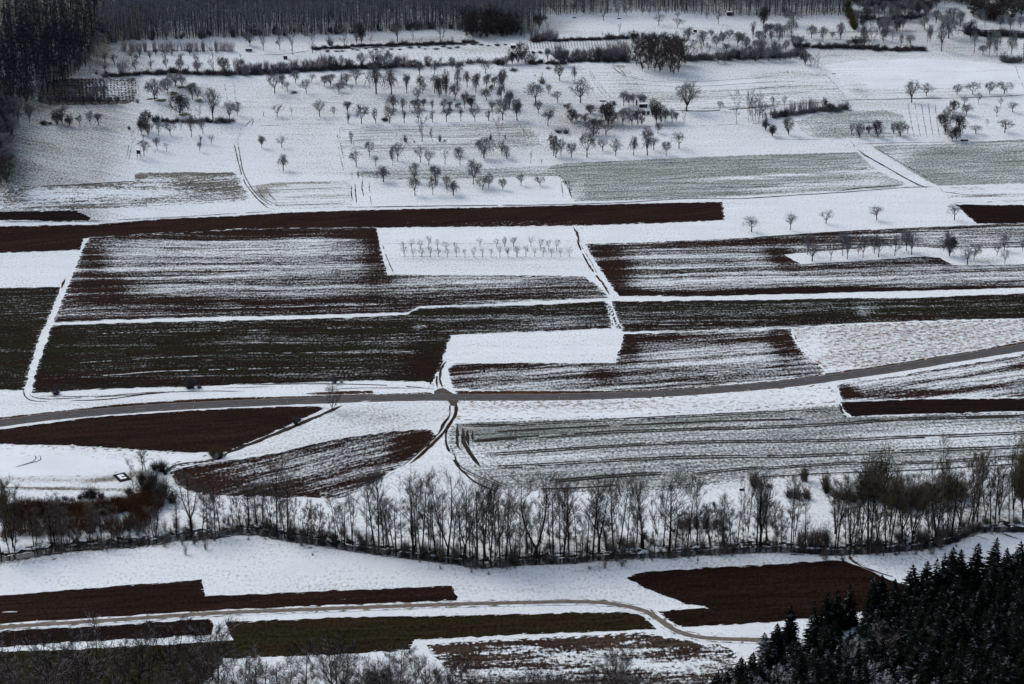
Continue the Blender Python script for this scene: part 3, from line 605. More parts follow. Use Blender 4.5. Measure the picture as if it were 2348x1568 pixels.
# ---------------------------------------------------------------- wheel ruts, furrows, headland lines
def tracks(name, items, mat, label=None, brk=0.03):
    os = []
    for it in items:
        F, w = it[0], it[1]
        cov = it[2] if len(it) > 2 else 0.30
        os.append(ribbon('r', F, w, it[4] if len(it) > 4 else 0.115, it[3] if len(it) > 3 and it[3] else mat, cov=cov, jitter=min(0.12, w * .15), breaks=brk, step=2.5))
    o = join_meshes(name, os)
    tag(o, kind='structure')
    return o
def pair(F, gap):
    return [(x, y - gap / 2, *r) for x, y, *r in F], [(x, y + gap / 2, *r) for x, y, *r in F]
T = []
for F, c in ((Z(0, 0, [(2010, 1230), (2028, 1300), (2050, 1400), (2075, 1490), (2110, 1580), (2160, 1650), (2230, 1730), (2300, 1785), (2360, 1800)]), .12),
             (Z(0, 0, [(2045, 1225), (2055, 1290), (2070, 1380), (2092, 1480), (2130, 1560), (2180, 1640), (2260, 1720), (2340, 1775)]), .12),
             (Z(1, 1, [(0, 250), (60, 320), (130, 360)]), .2), (Z(1, 1, [(40, 200), (90, 290), (200, 350), (280, 372)]), .25), (Z(1, 1, [(115, 200), (150, 270), (210, 330)]), .35),
             (Z(1, 1, [(850, 190), (850, 270), (865, 320)]), .25), (Z(1, 1, [(880, 170), (885, 250), (895, 340)]), .15), (Z(1, 1, [(945, 140), (940, 200), (955, 280)]), .35), (Z(1, 1, [(905, 70), (915, 130)]), .3)):
    T.append((F, 0.5, c))
T += [(Z(1, 1, [(1000, 372), (1400, 366), (1900, 360), (2400, 356)]), 1.1, .12), (Z(1, 1, [(820, 376), (1000, 372)]), .7, .3), (Z(1, 2, [(0, 362), (500, 350), (1000, 335), (1300, 315), (1600, 300), (2000, 300), (2348, 280)]), 0.9, .22),
      (Z(1, 3, [(0, 297), (350, 272), (700, 252), (1280, 208), (1560, 198)]), 0.9, .15), (Z(1, 0, [(0, 502), (700, 496), (1300, 470), (1900, 435), (2348, 408)]), .7, .45),
      (Z(1, 3, [(740, 238), (900, 214), (1100, 198), (1290, 188)]), 1.2, .18), (Z(1, 3, [(210, 240), (320, 237)]), 1.4, .1), (Z(1, 3, [(890, 55), (960, 46), (1040, 42)]), 1.5, .05), (Z(1, 3, [(0, 197), (500, 160), (1110, 120)]), .5, .45),
      (Z(1, 0, [(130, 205), (400, 192), (700, 178), (1150, 150)]), 1.0, .25), (Z(1, 3, [(0, 125), (600, 90), (1040, 60)]), .5, .5), (Z(1, 3, [(1640, 240), (1900, 272), (2200, 268)]), .7, .4),
      (Z(0, 3, [(915, 1285), (1000, 1345), (1200, 1460), (1400, 1570), (1520, 1620)]), .9, .18), (Z(0, 3, [(935, 1320), (1100, 1400), (1300, 1520), (1450, 1600)]), .6, .3), (Z(0, 3, [(860, 1345), (1000, 1440), (1180, 1560)]), .5, .55),
      (Z(0, 3, [(1050, 1265), (1250, 1380), (1450, 1490), (1570, 1560)]), .7, .4), (Z(0, 3, [(0, 907), (300, 900), (860, 862), (1100, 858), (1380, 851), (1700, 845), (2000, 836), (2400, 815)]), .7, .25), (Z(0, 3, [(1130, 857), (1400, 849), (1640, 843)]), 1.0, .1),
      (Z(0, 2, [(1440, 950), (1560, 955), (1750, 955), (1900, 945), (2348, 912)]), 1.5, .2), (Z(0, 2, [(1660, 935), (2000, 925), (2348, 905)]), .6, .45),
      (Z(0, 2, [(930, 580), (960, 610), (1040, 665)]), .7, .3), (Z(0, 2, [(970, 575), (1010, 620), (1045, 665)]), .5, .4), (Z(0, 2, [(730, 600), (780, 690), (860, 790), (935, 860)]), .5, .5), (Z(0, 2, [(655, 655), (700, 698)]), .8, .2), (Z(0, 2, [(810, 865), (880, 876)]), 1.0, .15),
      (Z(0, 3, [(480, 285), (900, 275), (1200, 277)]), .9, .1), (Z(0, 3, [(1750, 262), (1880, 268), (2100, 262), (2400, 275)]), 1.8, .05), (Z(0, 0, [(2100, 1090), (2170, 1025), (2150, 1010)]), .5, .3), (Z(0, 0, [(2165, 1080), (2185, 1020)]), .5, .3),
      (Z(0, 2, [(205, 1065), (235, 1090), (245, 1140)]), .7, .3), (Z(0, 2, [(150, 1100), (190, 1170), (240, 1260)]), .5, .5), (Z(0, 3, [(2240, 698), (2290, 694)]), .8, .15),
      (Z(1, 2, [(430, 68), (465, 78)]), .9, .15), (Z(1, 2, [(515, 140), (530, 190)]), .9, .25), (Z(1, 2, [(545, 140), (555, 230), (575, 300)]), .6, .3), (Z(1, 2, [(480, 150), (500, 300)]), .4, .5),
      (Z(1, 2, [(405, 145), (412, 185)]), 1.0, .25), (Z(1, 1, [(1115, 690), (1160, 820), (1215, 945)]), .45, .2), (Z(1, 1, [(1130, 688), (2348, 688)]), .25, .5),
      (Z(1, 1, [(1270, 798), (2348, 800)]), .22, .5), (Z(0, 1, [(740, 960), (1100, 966), (2348, 935)]), .3, .45),
      (Z(1, 3, [(0, 638), (700, 590), (1300, 560), (2348, 528)]), 1.6, .15)]
T += [(Z(0, 1, [(540, 412), (900, 399), (1400, 385), (1935, 369)]), 2.4, .0), (Z(0, 1, [(560, 425), (900, 415), (1300, 402)]), 1.6, .3), (Z(0, 1, [(60, 475), (300, 465), (500, 432)]), .6, .35), (Z(0, 2, [(200, 352), (600, 345), (1060, 330)]), 1.4, .1), (Z(0, 0, [(1020, 442), (1500, 436), (2000, 430)]), .8, .2)]
tracks('wheel_ruts', T, m_rut)
T = [(F, .45, .5) for F in (Z(0, 1, [(725, 1090), (735, 1250), (770, 1420), (800, 1520)]), Z(0, 1, [(745, 1100), (760, 1250), (790, 1400)]), Z(0, 0, [(1090, 1350), (1120, 1200), (1160, 1100)]), Z(0, 0, [(1112, 1365), (1130, 1260), (1165, 1180)]),
     Z(0, 0, [(1182, 690), (1192, 780), (1188, 860)]), Z(0, 1, [(2290, 1065), (2340, 1150), (2400, 1260)]), Z(0, 1, [(0, 1032), (330, 1030), (700, 1035)]), Z(1, 1, [(1000, 150), (1008, 250), (1020, 360)]), Z(0, 3, [(600, 600), (700, 700), (830, 850)]),
     Z(0, 3, [(850, 1200), (910, 1290)]), Z(0, 3, [(480, 450), (600, 600)]), Z(0, 0, [(1930, 720), (1960, 880)]), Z(0, 0, [(2010, 720), (2030, 880)]), Z(0, 3, [(2270, 540), (2300, 650), (2348, 760)]), Z(0, 3, [(700, 640), (850, 740), (960, 810)]),
     Z(0, 1, [(0, 1085), (700, 1060)]), Z(0, 0, [(1260, 890), (1370, 950), (1440, 990)]), Z(0, 1, [(600, 880), (1100, 900), (1600, 880)]), Z(0, 0, [(2080, 1060), (2060, 1150), (2030, 1230)]), Z(0, 2, [(720, 600), (760, 700), (830, 800), (900, 870)]),
     Z(0, 2, [(1180, 1085), (1700, 1080), (2200, 1060)]), Z(0, 3, [(0, 1195), (400, 1200), (850, 1195)]), Z(0, 3, [(0, 625), (400, 612)]), Z(0, 3, [(520, 475), (900, 478)]), Z(0, 3, [(800, 510), (1200, 512)]), Z(0, 3, [(850, 985), (1300, 945)]))]
tracks('parcel_edges', T, m_rutg, brk=.12)
# wheat tramlines in the upper fields
T = []
for F in (Z(0, 1, [(750, 1101), (810, 1100)]), Z(0, 1, [(835, 1130), (1500, 1110), (2285, 1096)]), Z(0, 1, [(850, 1152), (1600, 1125), (2000, 1120)]), Z(0, 1, [(890, 1202), (1400, 1188), (1950, 1178)]), Z(0, 1, [(1400, 1175), (2348, 1165)]),
          Z(0, 1, [(850, 1290), (1300, 1275), (1800, 1262)]), Z(0, 1, [(1000, 1255), (2348, 1235)]), Z(0, 1, [(890, 1482), (1400, 1472), (2348, 1452)]), Z(0, 1, [(985, 1510), (1500, 1500), (2348, 1480)]), Z(0, 1, [(1200, 1535), (2348, 1512)]),
          Z(1, 1, [(180, 228), (560, 212), (800, 205)]), Z(1, 1, [(280, 292), (600, 285), (840, 272)]), Z(1, 1, [(330, 355), (600, 348), (840, 332)]), Z(1, 2, [(560, 190), (1300, 165), (2348, 185)]), Z(1, 2, [(620, 245), (1200, 232), (1900, 205), (2348, 195)]),
          Z(1, 2, [(640, 310), (1100, 290), (1600, 268), (2348, 245)]), Z(0, 2, [(400, 1440), (1200, 1408), (2348, 1370)]), Z(1, 2, [(200, 105), (1200, 80), (2348, 40)]), Z(0, 2, [(1000, 720), (1600, 745), (2348, 700)]), Z(0, 2, [(1000, 640), (1250, 700), (1700, 700), (2348, 655)]),
          Z(0, 2, [(1100, 800), (1700, 795), (2348, 750)]), Z(0, 2, [(1400, 860), (2348, 800)]), Z(0, 3, [(0, 760), (600, 735)]), Z(0, 3, [(0, 830), (640, 780)]), Z(0, 3, [(900, 1240), (1500, 1225), (2400, 1215)]), Z(0, 3, [(1300, 1340), (2400, 1300)]),
          Z(0, 3, [(1400, 1420), (2400, 1385)]), Z(0, 3, [(1500, 1500), (2400, 1460)]), Z(0, 3, [(600, 1020), (900, 985), (1180, 975)]), Z(0, 3, [(500, 1070), (900, 1060), (1200, 1050)]), Z(0, 3, [(600, 1110), (1200, 1095)]),
          Z(1, 0, [(300, 355), (900, 345), (1500, 325)]), Z(1, 0, [(100, 380), (700, 382), (1300, 362)]), Z(1, 0, [(1250, 300), (1700, 270), (2050, 250)])):
    T.append((F, 0.5, .30))
for k in range(5):
    x0, x1 = 1350 + k * 58, 1405 + k * 54
    T.append((Z(0, 3, [(x0, 888), ((x0 + x1) / 2 - 4, 1030), (x1, 1178)]), .38, .46))
tracks('wheat_tramlines', T, m_rutg)
# the big tracked field under the road
T = []
J = [([(1046, 975), (1158, 975), (1250, 970), (1400, 963), (1600, 953), (1780, 945), (1905, 940)], 4, .7, .25),
     ([(1140, 990), (1158, 989), (1300, 981), (1500, 972), (1700, 964), (1850, 961)], 0, 1.3, .22),
     ([(1085, 1012), (1158, 1006), (1300, 998), (1400, 991), (1600, 984), (1784, 979), (1920, 972), (2060, 962), (2200, 958), (2347, 954), (2400, 952)], 4.5, .95, .12),
     ([(1110, 1041), (1158, 1040), (1300, 1030), (1425, 1022), (1600, 1014), (1784, 1012), (1950, 1009), (2060, 1003), (2200, 999), (2347, 992), (2400, 990)], 4.5, .85, .16),
     ([(1140, 1070), (1158, 1071), (1300, 1062), (1400, 1056), (1600, 1048), (1784, 1047), (1900, 1043), (2050, 1036), (2200, 1030), (2347, 1024), (2400, 1020)], 5, .8, .18),
     ([(1256, 1105), (1400, 1092), (1531, 1085)], 5, 1.1, .12), ([(1585, 1088), (1700, 1075), (1784, 1072), (1930, 1063), (2080, 1062), (2200, 1056), (2347, 1045)], 4, .75, .2),
     ([(1230, 1122), (1340, 1118), (1420, 1112)], 0, .9, .3), ([(1721, 1095), (1930, 1084), (2100, 1078), (2347, 1063)], 0, .7, .2), ([(1158, 1120), (1060, 1076), (1040, 1040)], 5, .4, .35)]
for F, g, w, c in J:
    if g:
        a, b = pair(F, g); T += [(a, w * 1.35, c - .05), (b, w * 1.35, c)]
    else: T.append((F, w * 1.3, c - .04))
for F, w, c in ((Z(2, 1, [(1672, 790), (1660, 900), (1690, 1010), (1780, 1150), (1900, 1260), (2000, 1315), (2085, 1347)]), .9, .12), (Z(2, 1, [(1690, 900), (1720, 1010), (1760, 1090)]), .4, .5), (Z(2, 1, [(1762, 770), (1760, 860), (1765, 960), (1810, 1010)]), 1.1, .2),
                (Z(2, 1, [(1806, 800), (1810, 860), (1815, 930), (1850, 990), (1905, 1075), (1960, 1140)]), 1.7, .1), (Z(2, 1, [(1850, 820), (1848, 900), (1860, 960)]), 1.6, .2), (Z(2, 1, [(1893, 825), (1888, 880), (1895, 930)]), 1.1, .2), (Z(2, 1, [(1942, 840), (1940, 900), (1960, 960)]), .7, .4),
                (Z(2, 1, [(1990, 1180), (2070, 1250), (2150, 1290), (2260, 1320)]), .6, .3), (Z(2, 1, [(1880, 920), (2100, 905), (2348, 885)]), 1.6, .12), (Z(2, 1, [(1900, 795), (2100, 785), (2348, 768)]), 1.4, .2), (Z(2, 1, [(1690, 985), (1765, 975)]), .6, .3),
                (Z(2, 1, [(1980, 960), (2060, 1060), (2180, 1160), (2348, 1240)]), .4, .5), (Z(2, 1, [(2200, 930), (2230, 945), (2200, 990)]), .5, .3), (Z(2, 1, [(2180, 1215), (2230, 1200), (2250, 1180)]), .4, .4),
                (Z(2, 2, [(60, 940), (90, 960), (160, 910), (210, 900)]), .5, .3), (Z(2, 2, [(20, 990), (40, 950), (110, 920)]), .5, .4), (Z(2, 2, [(60, 1180), (50, 1230), (120, 1260), (200, 1265)]), .4, .4), (Z(2, 2, [(2065, 1070), (2090, 1085), (2070, 1098)]), .25, .2),
                (Z(2, 3, [(620, 660), (690, 690)]), 1.2, .15), (Z(2, 3, [(760, 600), (800, 700), (850, 720), (1000, 745)]), 1.1, .2), (Z(2, 3, [(1000, 745), (1400, 735), (1900, 715), (2348, 698)]), 1.4, .18)):
    T.append((F, w * 1.0, c, mk('dark_rut', (0.022, 0.020, 0.017), (0.05, 0.048, 0.042), streak=.4, fine=.5, blot=0, su=14, sv=6, fu=2.2, fv=1.5, soft=.15, gain=1.6, fringe=.2, bump=0) if not bpy.data.materials.get('dark_rut') else bpy.data.materials['dark_rut']))
mdr = bpy.data.materials['dark_rut']
T = [t if len(t) > 3 else (t[0], t[1], t[2], mdr) for t in T]
for k in range(9):   # drilled rows between the tramlines
    y0 = 975 + k * 13.5
    T.append(([(1160 + (k * 37) % 60, y0 + 30 - 10), (1400, y0 + 6), (1700, y0 - 8), (2000 + (k * 53) % 200, y0 - 14)], .35, .42, m_rutg))
tracks('tractor_tramlines', T, m_rut)
# farm track across the road and the tracks on the verge
T = []
for F, w, c, m in ((Z(2, 1, [(1590, 462), (1582, 400), (1596, 320), (1625, 250), (1650, 215)]), .7, .1, m_rut), (Z(2, 1, [(1632, 462), (1612, 400), (1615, 320), (1640, 262), (1668, 228)]), 1.0, .1, m_rut),
                   (Z(2, 1, [(1752, 585), (1750, 640), (1742, 695), (1690, 780), (1640, 850), (1560, 930), (1480, 1010), (1420, 1060), (1350, 1112)]), 1.45, .02, m_dirty),
                   (Z(2, 1, [(1695, 585), (1696, 640), (1692, 700), (1650, 770), (1600, 850), (1520, 930), (1430, 1015), (1350, 1085), (1270, 1145)]), .6, .15, m_rut), (Z(2, 1, [(1685, 700), (1650, 760), (1600, 840)]), 1.2, .3, m_dirty),
                   (Z(2, 1, [(1240, 1170), (1130, 1240), (1040, 1300)]), .4, .5, m_rut),
                   (Z(2, 0, [(200, 470), (215, 530), (260, 565), (340, 577), (430, 578)]), .5, .25, m_rut), (Z(2, 0, [(250, 505), (290, 540), (400, 556), (700, 545), (1000, 530), (1400, 500), (1800, 488), (2100, 492)]), .55, .38, m_rut),
                   (Z(2, 0, [(300, 530), (600, 535), (900, 528), (1200, 505), (1500, 490)]), .6, .4, m_rut), (Z(2, 0, [(600, 570), (900, 560), (1250, 515), (1450, 500)]), .9, .35, m_dirty), (Z(2, 0, [(1900, 462), (2348, 448)]), .4, .4, m_rut),
                   (Z(2, 1, [(0, 432), (600, 425), (1200, 440), (1560, 470)]), .7, .3, m_rut), (Z(2, 1, [(620, 480), (900, 462), (1400, 462)]), .5, .35, m_rut),
                   (Z(2, 0, [(120, 1143), (220, 1115), (290, 1090), (310, 1060), (290, 1040)]), .45, .15, m_rut), (Z(2, 0, [(140, 1143), (260, 1108), (330, 1090), (352, 1068), (342, 1042)]), .45, .2, m_rut),
                   (Z(1, 2, [(585, 545), (610, 590), (630, 640), (630, 690), (690, 820), (760, 930), (850, 1050), (900, 1130)]), .8, .2, m_dirty), (Z(1, 2, [(620, 570), (650, 700), (730, 830), (800, 960), (880, 1080)]), .4, .5, m_rut),
                   (Z(1, 2, [(585, 545), (620, 600), (635, 650)]), 1.0, .05, m_rut), (Z(1, 0, [(560, 985), (545, 1020), (530, 1070)]), 1.2, .2, m_dirty),
                   (Z(3, 3, [(650, 412), (730, 432), (795, 445), (850, 485), (950, 560), (1100, 610), (1220, 650)]), .9, .02, m_rut), (Z(3, 3, [(830, 470), (900, 520), (1000, 565)]), .4, .3, m_rut), (Z(3, 3, [(1235, 452), (1290, 455)]), .9, .1, m_rut),
                   (Z(3, 3, [(2000, 225), (2080, 255), (2200, 290), (2300, 320)]), .9, .05, m_rut), (Z(3, 3, [(1850, 270), (1950, 300), (2050, 330)]), .5, .4, m_rut)):
    T.append((F, w, c, m))
tracks('farm_track_ruts', T, m_rut)
# thin strips of snow left between dark fields
T = []
for F, w, c in ((Z(2, 0, [(650, 246), (900, 232), (1200, 212), (1500, 195), (1860, 180)]), .5, .50), (Z(2, 0, [(780, 357), (1000, 348), (1300, 322), (1700, 308), (2290, 295)]), .65, .56), (Z(2, 1, [(-100, 162), (400, 160), (860, 155), (1400, 150)]), .5, .52), (Z(2, 1, [(0, 292), (500, 288), (1000, 286)]), .7, .42),
                (Z(1, 0, [(760, 1466), (1200, 1452), (1800, 1440), (2348, 1430)]), .7, .46), (Z(1, 0, [(1060, 625), (1400, 608), (1900, 578), (2200, 552)]), .6, .48), (Z(1, 0, [(780, 625), (1060, 622)]), .6, .4), (Z(1, 1, [(-50, 1240), (600, 1222), (1200, 1210)]), 1.2, .50), (Z(1, 0, [(1500, 1250), (2348, 1232)]), 1.0, .5),
                (Z(1, 1, [(1100, 1412), (1600, 1405), (2348, 1400)]), .6, .4), (Z(1, 1, [(600, 1415), (1040, 1408)]), .7, .5), (Z(1, 2, [(100, 1385), (900, 1388)]), .9, .5), (Z(1, 2, [(1000, 1385), (1700, 1378), (2348, 1350)]), .7, .46), (Z(1, 2, [(1300, 1445), (2348, 1415)]), .8, .52),
                (Z(1, 2, [(880, 1200), (905, 1270), (940, 1370), (965, 1440)]), 2.6, .52), (Z(1, 2, [(930, 1320), (980, 1400), (990, 1450)]), 3.0, .45), (Z(1, 1, [(1480, 1240), (1800, 1225), (2100, 1218)]), 1.3, .62), (Z(2, 0, [(1380, 895), (1600, 895)]), .8, .35),
                (Z(3, 1, [(400, 860), (900, 835), (1500, 805)]), .3, .3), (Z(3, 0, [(20, 952), (150, 948)]), .8, .8), (Z(1, 1, [(1420, 1395), (1490, 1400)]), 3.5, .5), (Z(2, 1, [(1150, 35), (1440, 20)]), 1.2, .46), (Z(2, 0, [(810, 718), (900, 702), (980, 695)]), 1.6, .85, ), (Z(2, 1, [(935, 578), (1010, 576)]), 1.4, .95), (Z(2, 1, [(500, 620), (560, 618), (660, 640)]), 1.2, .7)):
    T.append((F, w, c, m_snowline, 0.20 if F[0][1] > 905 and F[0][1] < 965 else 0.115))
tracks('snow_strips', T, m_snowline, brk=0.10)
# ================================================================= PLANTS: shapes
class MB:
    def __init__(s): s.v = []; s.f = []
    def tube(s, pts, rad, sides=3):
        base = len(s.v); n = len(pts)
        for i, p in enumerate(pts):
            d = (pts[min(i + 1, n - 1)] - pts[max(i - 1, 0)])
            if d.length < 1e-6: d = Vector((0, 0, 1))
            d.normalize()
            a = d.cross(Vector((0.31, 0.95, 0.07)) if abs(d.y) < 0.8 else Vector((0.95, 0.2, 0.1))).normalized()
            b = d.cross(a)
            r = rad[i]
            for k in range(sides):
                t = 2 * math.pi * k / sides
                s.v.append(p + a * (r * math.cos(t)) + b * (r * math.sin(t)))
        for i in range(n - 1):
            for k in range(sides):
                q = base + i * sides; k2 = (k + 1) % sides
                s.f.append((q + k, q + k2, q + sides + k2, q + sides + k))
    def tri(s, a, b, c):
        n = len(s.v); s.v += [a, b, c]; s.f.append((n, n + 1, n + 2))
    def build(s, name, mat): return mesh_of(name, s.v, s.f, mat)
def rdir(r):
    while True:
        v = Vector((r.uniform(-1, 1), r.uniform(-1, 1), r.uniform(-1, 1)))
        if 0.05 < v.length < 1: return v.normalized()
def curve(a, b, r, bend, n=3, sag=0.0):
    d = b - a; L = d.length
    off = rdir(r) * (bend * L)
    return [a + d * (i / n) + off * math.sin(math.pi * i / n) + Vector((0, 0, -sag * L * (i / n) ** 2)) for i in range(n + 1)]
def fruit_tree(seed, W=5.5, H=6.0, trunk=0.28, limbs=6, twigs=340, droop=0.2, tw=0.034, lean=0.0, tl=0.95, rad=0.16, top=0.0):
    """bare fruit tree: crooked trunk, a few limbs, crown of many fine twigs inside an uneven ellipsoid"""
    r = random.Random(seed); A = MB(); B = MB()
    fork = Vector((lean * H * .2, r.uniform(-.1, .1), H * trunk))
    A.tube(curve(Vector((0, 0, -0.3)), fork, r, .04, 3), [rad * 1.25, rad, rad * .9, rad * .85], 6)
    cz = H * (trunk + 1) / 2 + H * .02; rz = H * (1 - trunk) / 2; rx = W / 2
    lobes = [(rdir(r), r.uniform(-.42, .34)) for _ in range(7)]; twigs = int(twigs * r.uniform(.6, 1.15))
    def env(d, f):
        k = 1 + sum(am * max(0, d.dot(l)) ** 3 for l, am in lobes)
        zz = d.z * rz
        wx = rx * (1 - top * max(0, d.z))
        return Vector((fork.x * 1.0 + d.x * wx * k * f, d.y * wx * k * f, cz + zz * min(k, 1.12) * f))
    segs = []
    for i in range(limbs):
        a = 2 * math.pi * (i + r.uniform(-.3, .3)) / limbs
        el = r.uniform(0.0, 1.1) if i else 1.3
        d = Vector((math.cos(a) * math.cos(el), math.sin(a) * math.cos(el), math.sin(el)))
        s0 = fork - Vector((0, 0, r.uniform(0, H * .06)))
        pts = curve(s0, env(d, r.uniform(.72, .92)), r, .13, 4)
        rr = rad * r.uniform(.5, .7)
        A.tube(pts, [rr, rr * .75, rr * .55, rr * .38, rr * .2], 4)
        segs.append((pts, rr, 2))
        for _ in range(5):
            t = r.uniform(.8, 3.6); j = int(t); p = pts[j].lerp(pts[j + 1], t - j)
            dd = (d + rdir(r) * .95).normalized()
            q = env(dd, r.uniform(.75, 1.0))
            if (q - p).length > rx * 1.3: q = p + (q - p).normalized() * rx * 1.1
            pp = curve(p, q, r, .14, 3, droop * .3)
            r2 = rr * .38
            A.tube(pp, [r2, r2 * .7, r2 * .5, r2 * .3], 3)
            segs.append((pp, r2, 3))
    for _ in range(twigs):
        pts, rr, w = segs[r.randrange(len(segs))] if r.random() < .25 else segs[r.choice([k for k in range(len(segs)) if segs[k][2] == 3])]
        n = len(pts) - 1; t = n * (1 - r.random() ** 1.4 * .85); j = min(int(t), n - 1); p = pts[j].lerp(pts[j + 1], t - j)
        c = Vector((fork.x, 0, cz - rz * .5))
        d = ((p - c).normalized() * .6 + rdir(r)).normalized()
        q = p + d * (tl * r.uniform(.5, 1.25)); q.z -= droop * tl * r.random()
        pp = curve(p, q, r, .1, 2, droop * .4)
        B.tube(pp, [tw, tw * .9, tw * .45], 3)
        for _k in range(2):
            m = pp[1].lerp(pp[2], r.random()); e = m + (d + rdir(r) * .9).normalized() * tl * r.uniform(.25, .6)
            B.tube([m, e], [tw * .75, tw * .4], 3)
    return A, B
def tall_tree(seed, H=22.0, W=7.0, stems=1, low=0.45, twigs=420, rad=0.24, tw=0.03, up=0.85, lean=0.05, limbs=16, fork=0.2, tl=1.6, sub=3, simple=False):
    """tall bare tree (alder, ash, poplar): one to three rising stems, steep limbs, feathery top"""
    r = random.Random(seed); A = MB(); B = MB()
    stem_list = []
    base = Vector((0, 0, -0.5))
    if stems == 1:
        stem_list.append((curve(base, Vector((r.uniform(-lean, lean) * H, r.uniform(-lean, lean) * H, H * .97)), r, .018, 7), rad))
    else:
        fk = Vector((r.uniform(-.02, .02) * H, 0, H * fork))
        A.tube([base, base.lerp(fk, .5), fk], [rad * 1.35, rad * 1.15, rad * 1.05], 6)
        a0 = r.uniform(0, 6.28)
        for k in range(stems):
            a = a0 + 2 * math.pi * k / stems + r.uniform(-.4, .4); sp_ = W * r.uniform(.22, .36)
            tip = Vector((math.cos(a) * sp_, math.sin(a) * sp_, H * r.uniform(.86, 1.0)))
            p = curve(fk, tip, r, .03, 6)
            for i in range(1, 6):
                o = math.sin(math.pi * i / 6) * .25; p[i] = p[i] + Vector((tip.x - fk.x, tip.y - fk.y, 0)) * o
            stem_list.append((p, rad * r.uniform(.6, .8)))
    segs = []
    for pts, rr in stem_list:
        n = len(pts) - 1
        A.tube(pts, [rr * (1 - .80 * (i / n) ** 1.1) for i in range(n + 1)], 5)
        z0, z1 = pts[0].z, pts[-1].z
        L0 = max(0, (low * H - z0) / (z1 - z0))
        m = max(5, int(limbs / len(stem_list) + 2))
        for i in range(m):
            f = L0 + (1 - L0) * ((i + r.random()) / m) ** .9; t = min(f, .985) * n; j = int(t); p = pts[j].lerp(pts[j + 1], t - j)
            a = r.uniform(0, 6.28); h = (1 - f) / max(1e-3, 1 - L0)
            ln = W * .5 * (0.30 + .75 * math.sin(math.pi * min(1, .25 + .75 * h)) ) * r.uniform(.7, 1.15) / math.sqrt(len(stem_list))
            d = Vector((math.cos(a), math.sin(a), up * r.uniform(.7, 1.5))).normalized()
            q = p + d * ln * math.sqrt(1 + up * up)
            q.z = min(q.z, H * 1.02)
            pp = curve(p, q, r, .07, 3)
            for i2 in range(1, 4): pp[i2].z += ln * .12 * (i2 / 3) ** 2
            r2 = max(.035, rr * .33 * (1 - f * .6))
            A.tube(pp, [r2, r2 * .7, r2 * .5, r2 * .25], 3)
            segs.append(pp)
            for _ in range(sub):
                t2 = r.uniform(.6, 2.7); j2 = int(t2); p2 = pp[j2].lerp(pp[j2 + 1], t2 - j2)
                q2 = p2 + (d + rdir(r) * .6 + Vector((0, 0, .3))).normalized() * ln * r.uniform(.4, .7)
                p3 = curve(p2, q2, r, .08, 2); A.tube(p3, [r2 * .5, r2 * .38, r2 * .2], 3); segs.append(p3)
    for _ in range(twigs):
        pts = segs[r.randrange(len(segs))]; n = len(pts) - 1
        t = n * (1 - r.random() * .85); j = min(int(t), n - 1); p = pts[j].lerp(pts[j + 1], t - j)
        dd = (pts[-1] - pts[0]).normalized()
        d = (dd * .7 + rdir(r) * .8 + Vector((0, 0, .35))).normalized()
        q = p + d * tl * r.uniform(.5, 1.2)
        if simple:
            o = rdir(r) * tw; B.tri(p - o, p + o, q)
            m = p.lerp(q, r.uniform(.3, .7)); e = m + (d + rdir(r) * .8).normalized() * tl * r.uniform(.3, .6); B.tri(m - o * .8, m + o * .8, e)
            continue
        B.tube(curve(p, q, r, .06, 2), [tw, tw * .8, tw * .4], 3)
        m = p.lerp(q, r.uniform(.3, .7)); e = m + (d + rdir(r) * .8).normalized() * tl * r.uniform(.25, .5)
        B.tube([m, e], [tw * .7, tw * .4], 3)
    return A, B
def shrub(seed, W=3.0, H=2.5, stems=70, tw=0.03, fan=1.0, kids=3, flat=0.0):
    """many-stemmed bush: stems fan out from the ground into a loose dome"""
    r = random.Random(seed); B = MB(); ph = r.uniform(0, 6.28)
    for _ in range(stems):
        a = r.uniform(0, 6.28); e = r.random() ** .7
        p = Vector((math.cos(a), math.sin(a), 0)) * (W * .16 * r.random()); p.z = -.1
        el = (1 - e * .85 * fan) * math.pi / 2
        L = r.uniform(.5, 1.08) * (1 + .28 * math.sin(2 * a + ph) * math.sin(3 * a + ph * 2)) * (.82 if r.random() < .5 else 1)
        q = Vector((math.cos(a) * math.cos(el) * W * .5 * L, math.sin(a) * math.cos(el) * W * .5 * L, (.18 + .82 * math.sin(el) ** (1 - flat)) * H * L))
        pts = curve(p, q, r, .09, 3)
        B.tube(pts, [tw * 1.5, tw * 1.2, tw * .9, tw * .4], 3)
        for _k in range(kids):
            t = r.uniform(.9, 2.9); j = int(t); m = pts[j].lerp(pts[j + 1], t - j)
            d = ((q - p).normalized() * .7 + rdir(r)).normalized()
            B.tube([m, m + d * H * r.uniform(.15, .32)], [tw * .8, tw * .35], 3)
    return B
def broom(seed, W=3.0, H=3.2, stems=60, tw=0.028, dy=.4):
    """pollard-like row shrub: upright rods"""
    r = random.Random(seed); B = MB()
    for _ in range(stems):
        x = r.uniform(-.5, .5) * W; y = r.uniform(-dy, dy)
        p = Vector((x * .6, y, -.1)); q = Vector((x * 1.0, y + r.uniform(-.4, .4), H * r.uniform(.65, 1.0)))
        pts = curve(p, q, r, .04, 2); B.tube(pts, [tw * 1.3, tw, tw * .4], 3)
        if r.random() < .7:
            m = pts[1]; B.tube([m, m + Vector((r.uniform(-.3, .3), r.uniform(-.3, .3), H * .3))], [tw * .7, tw * .3], 3)
    return B
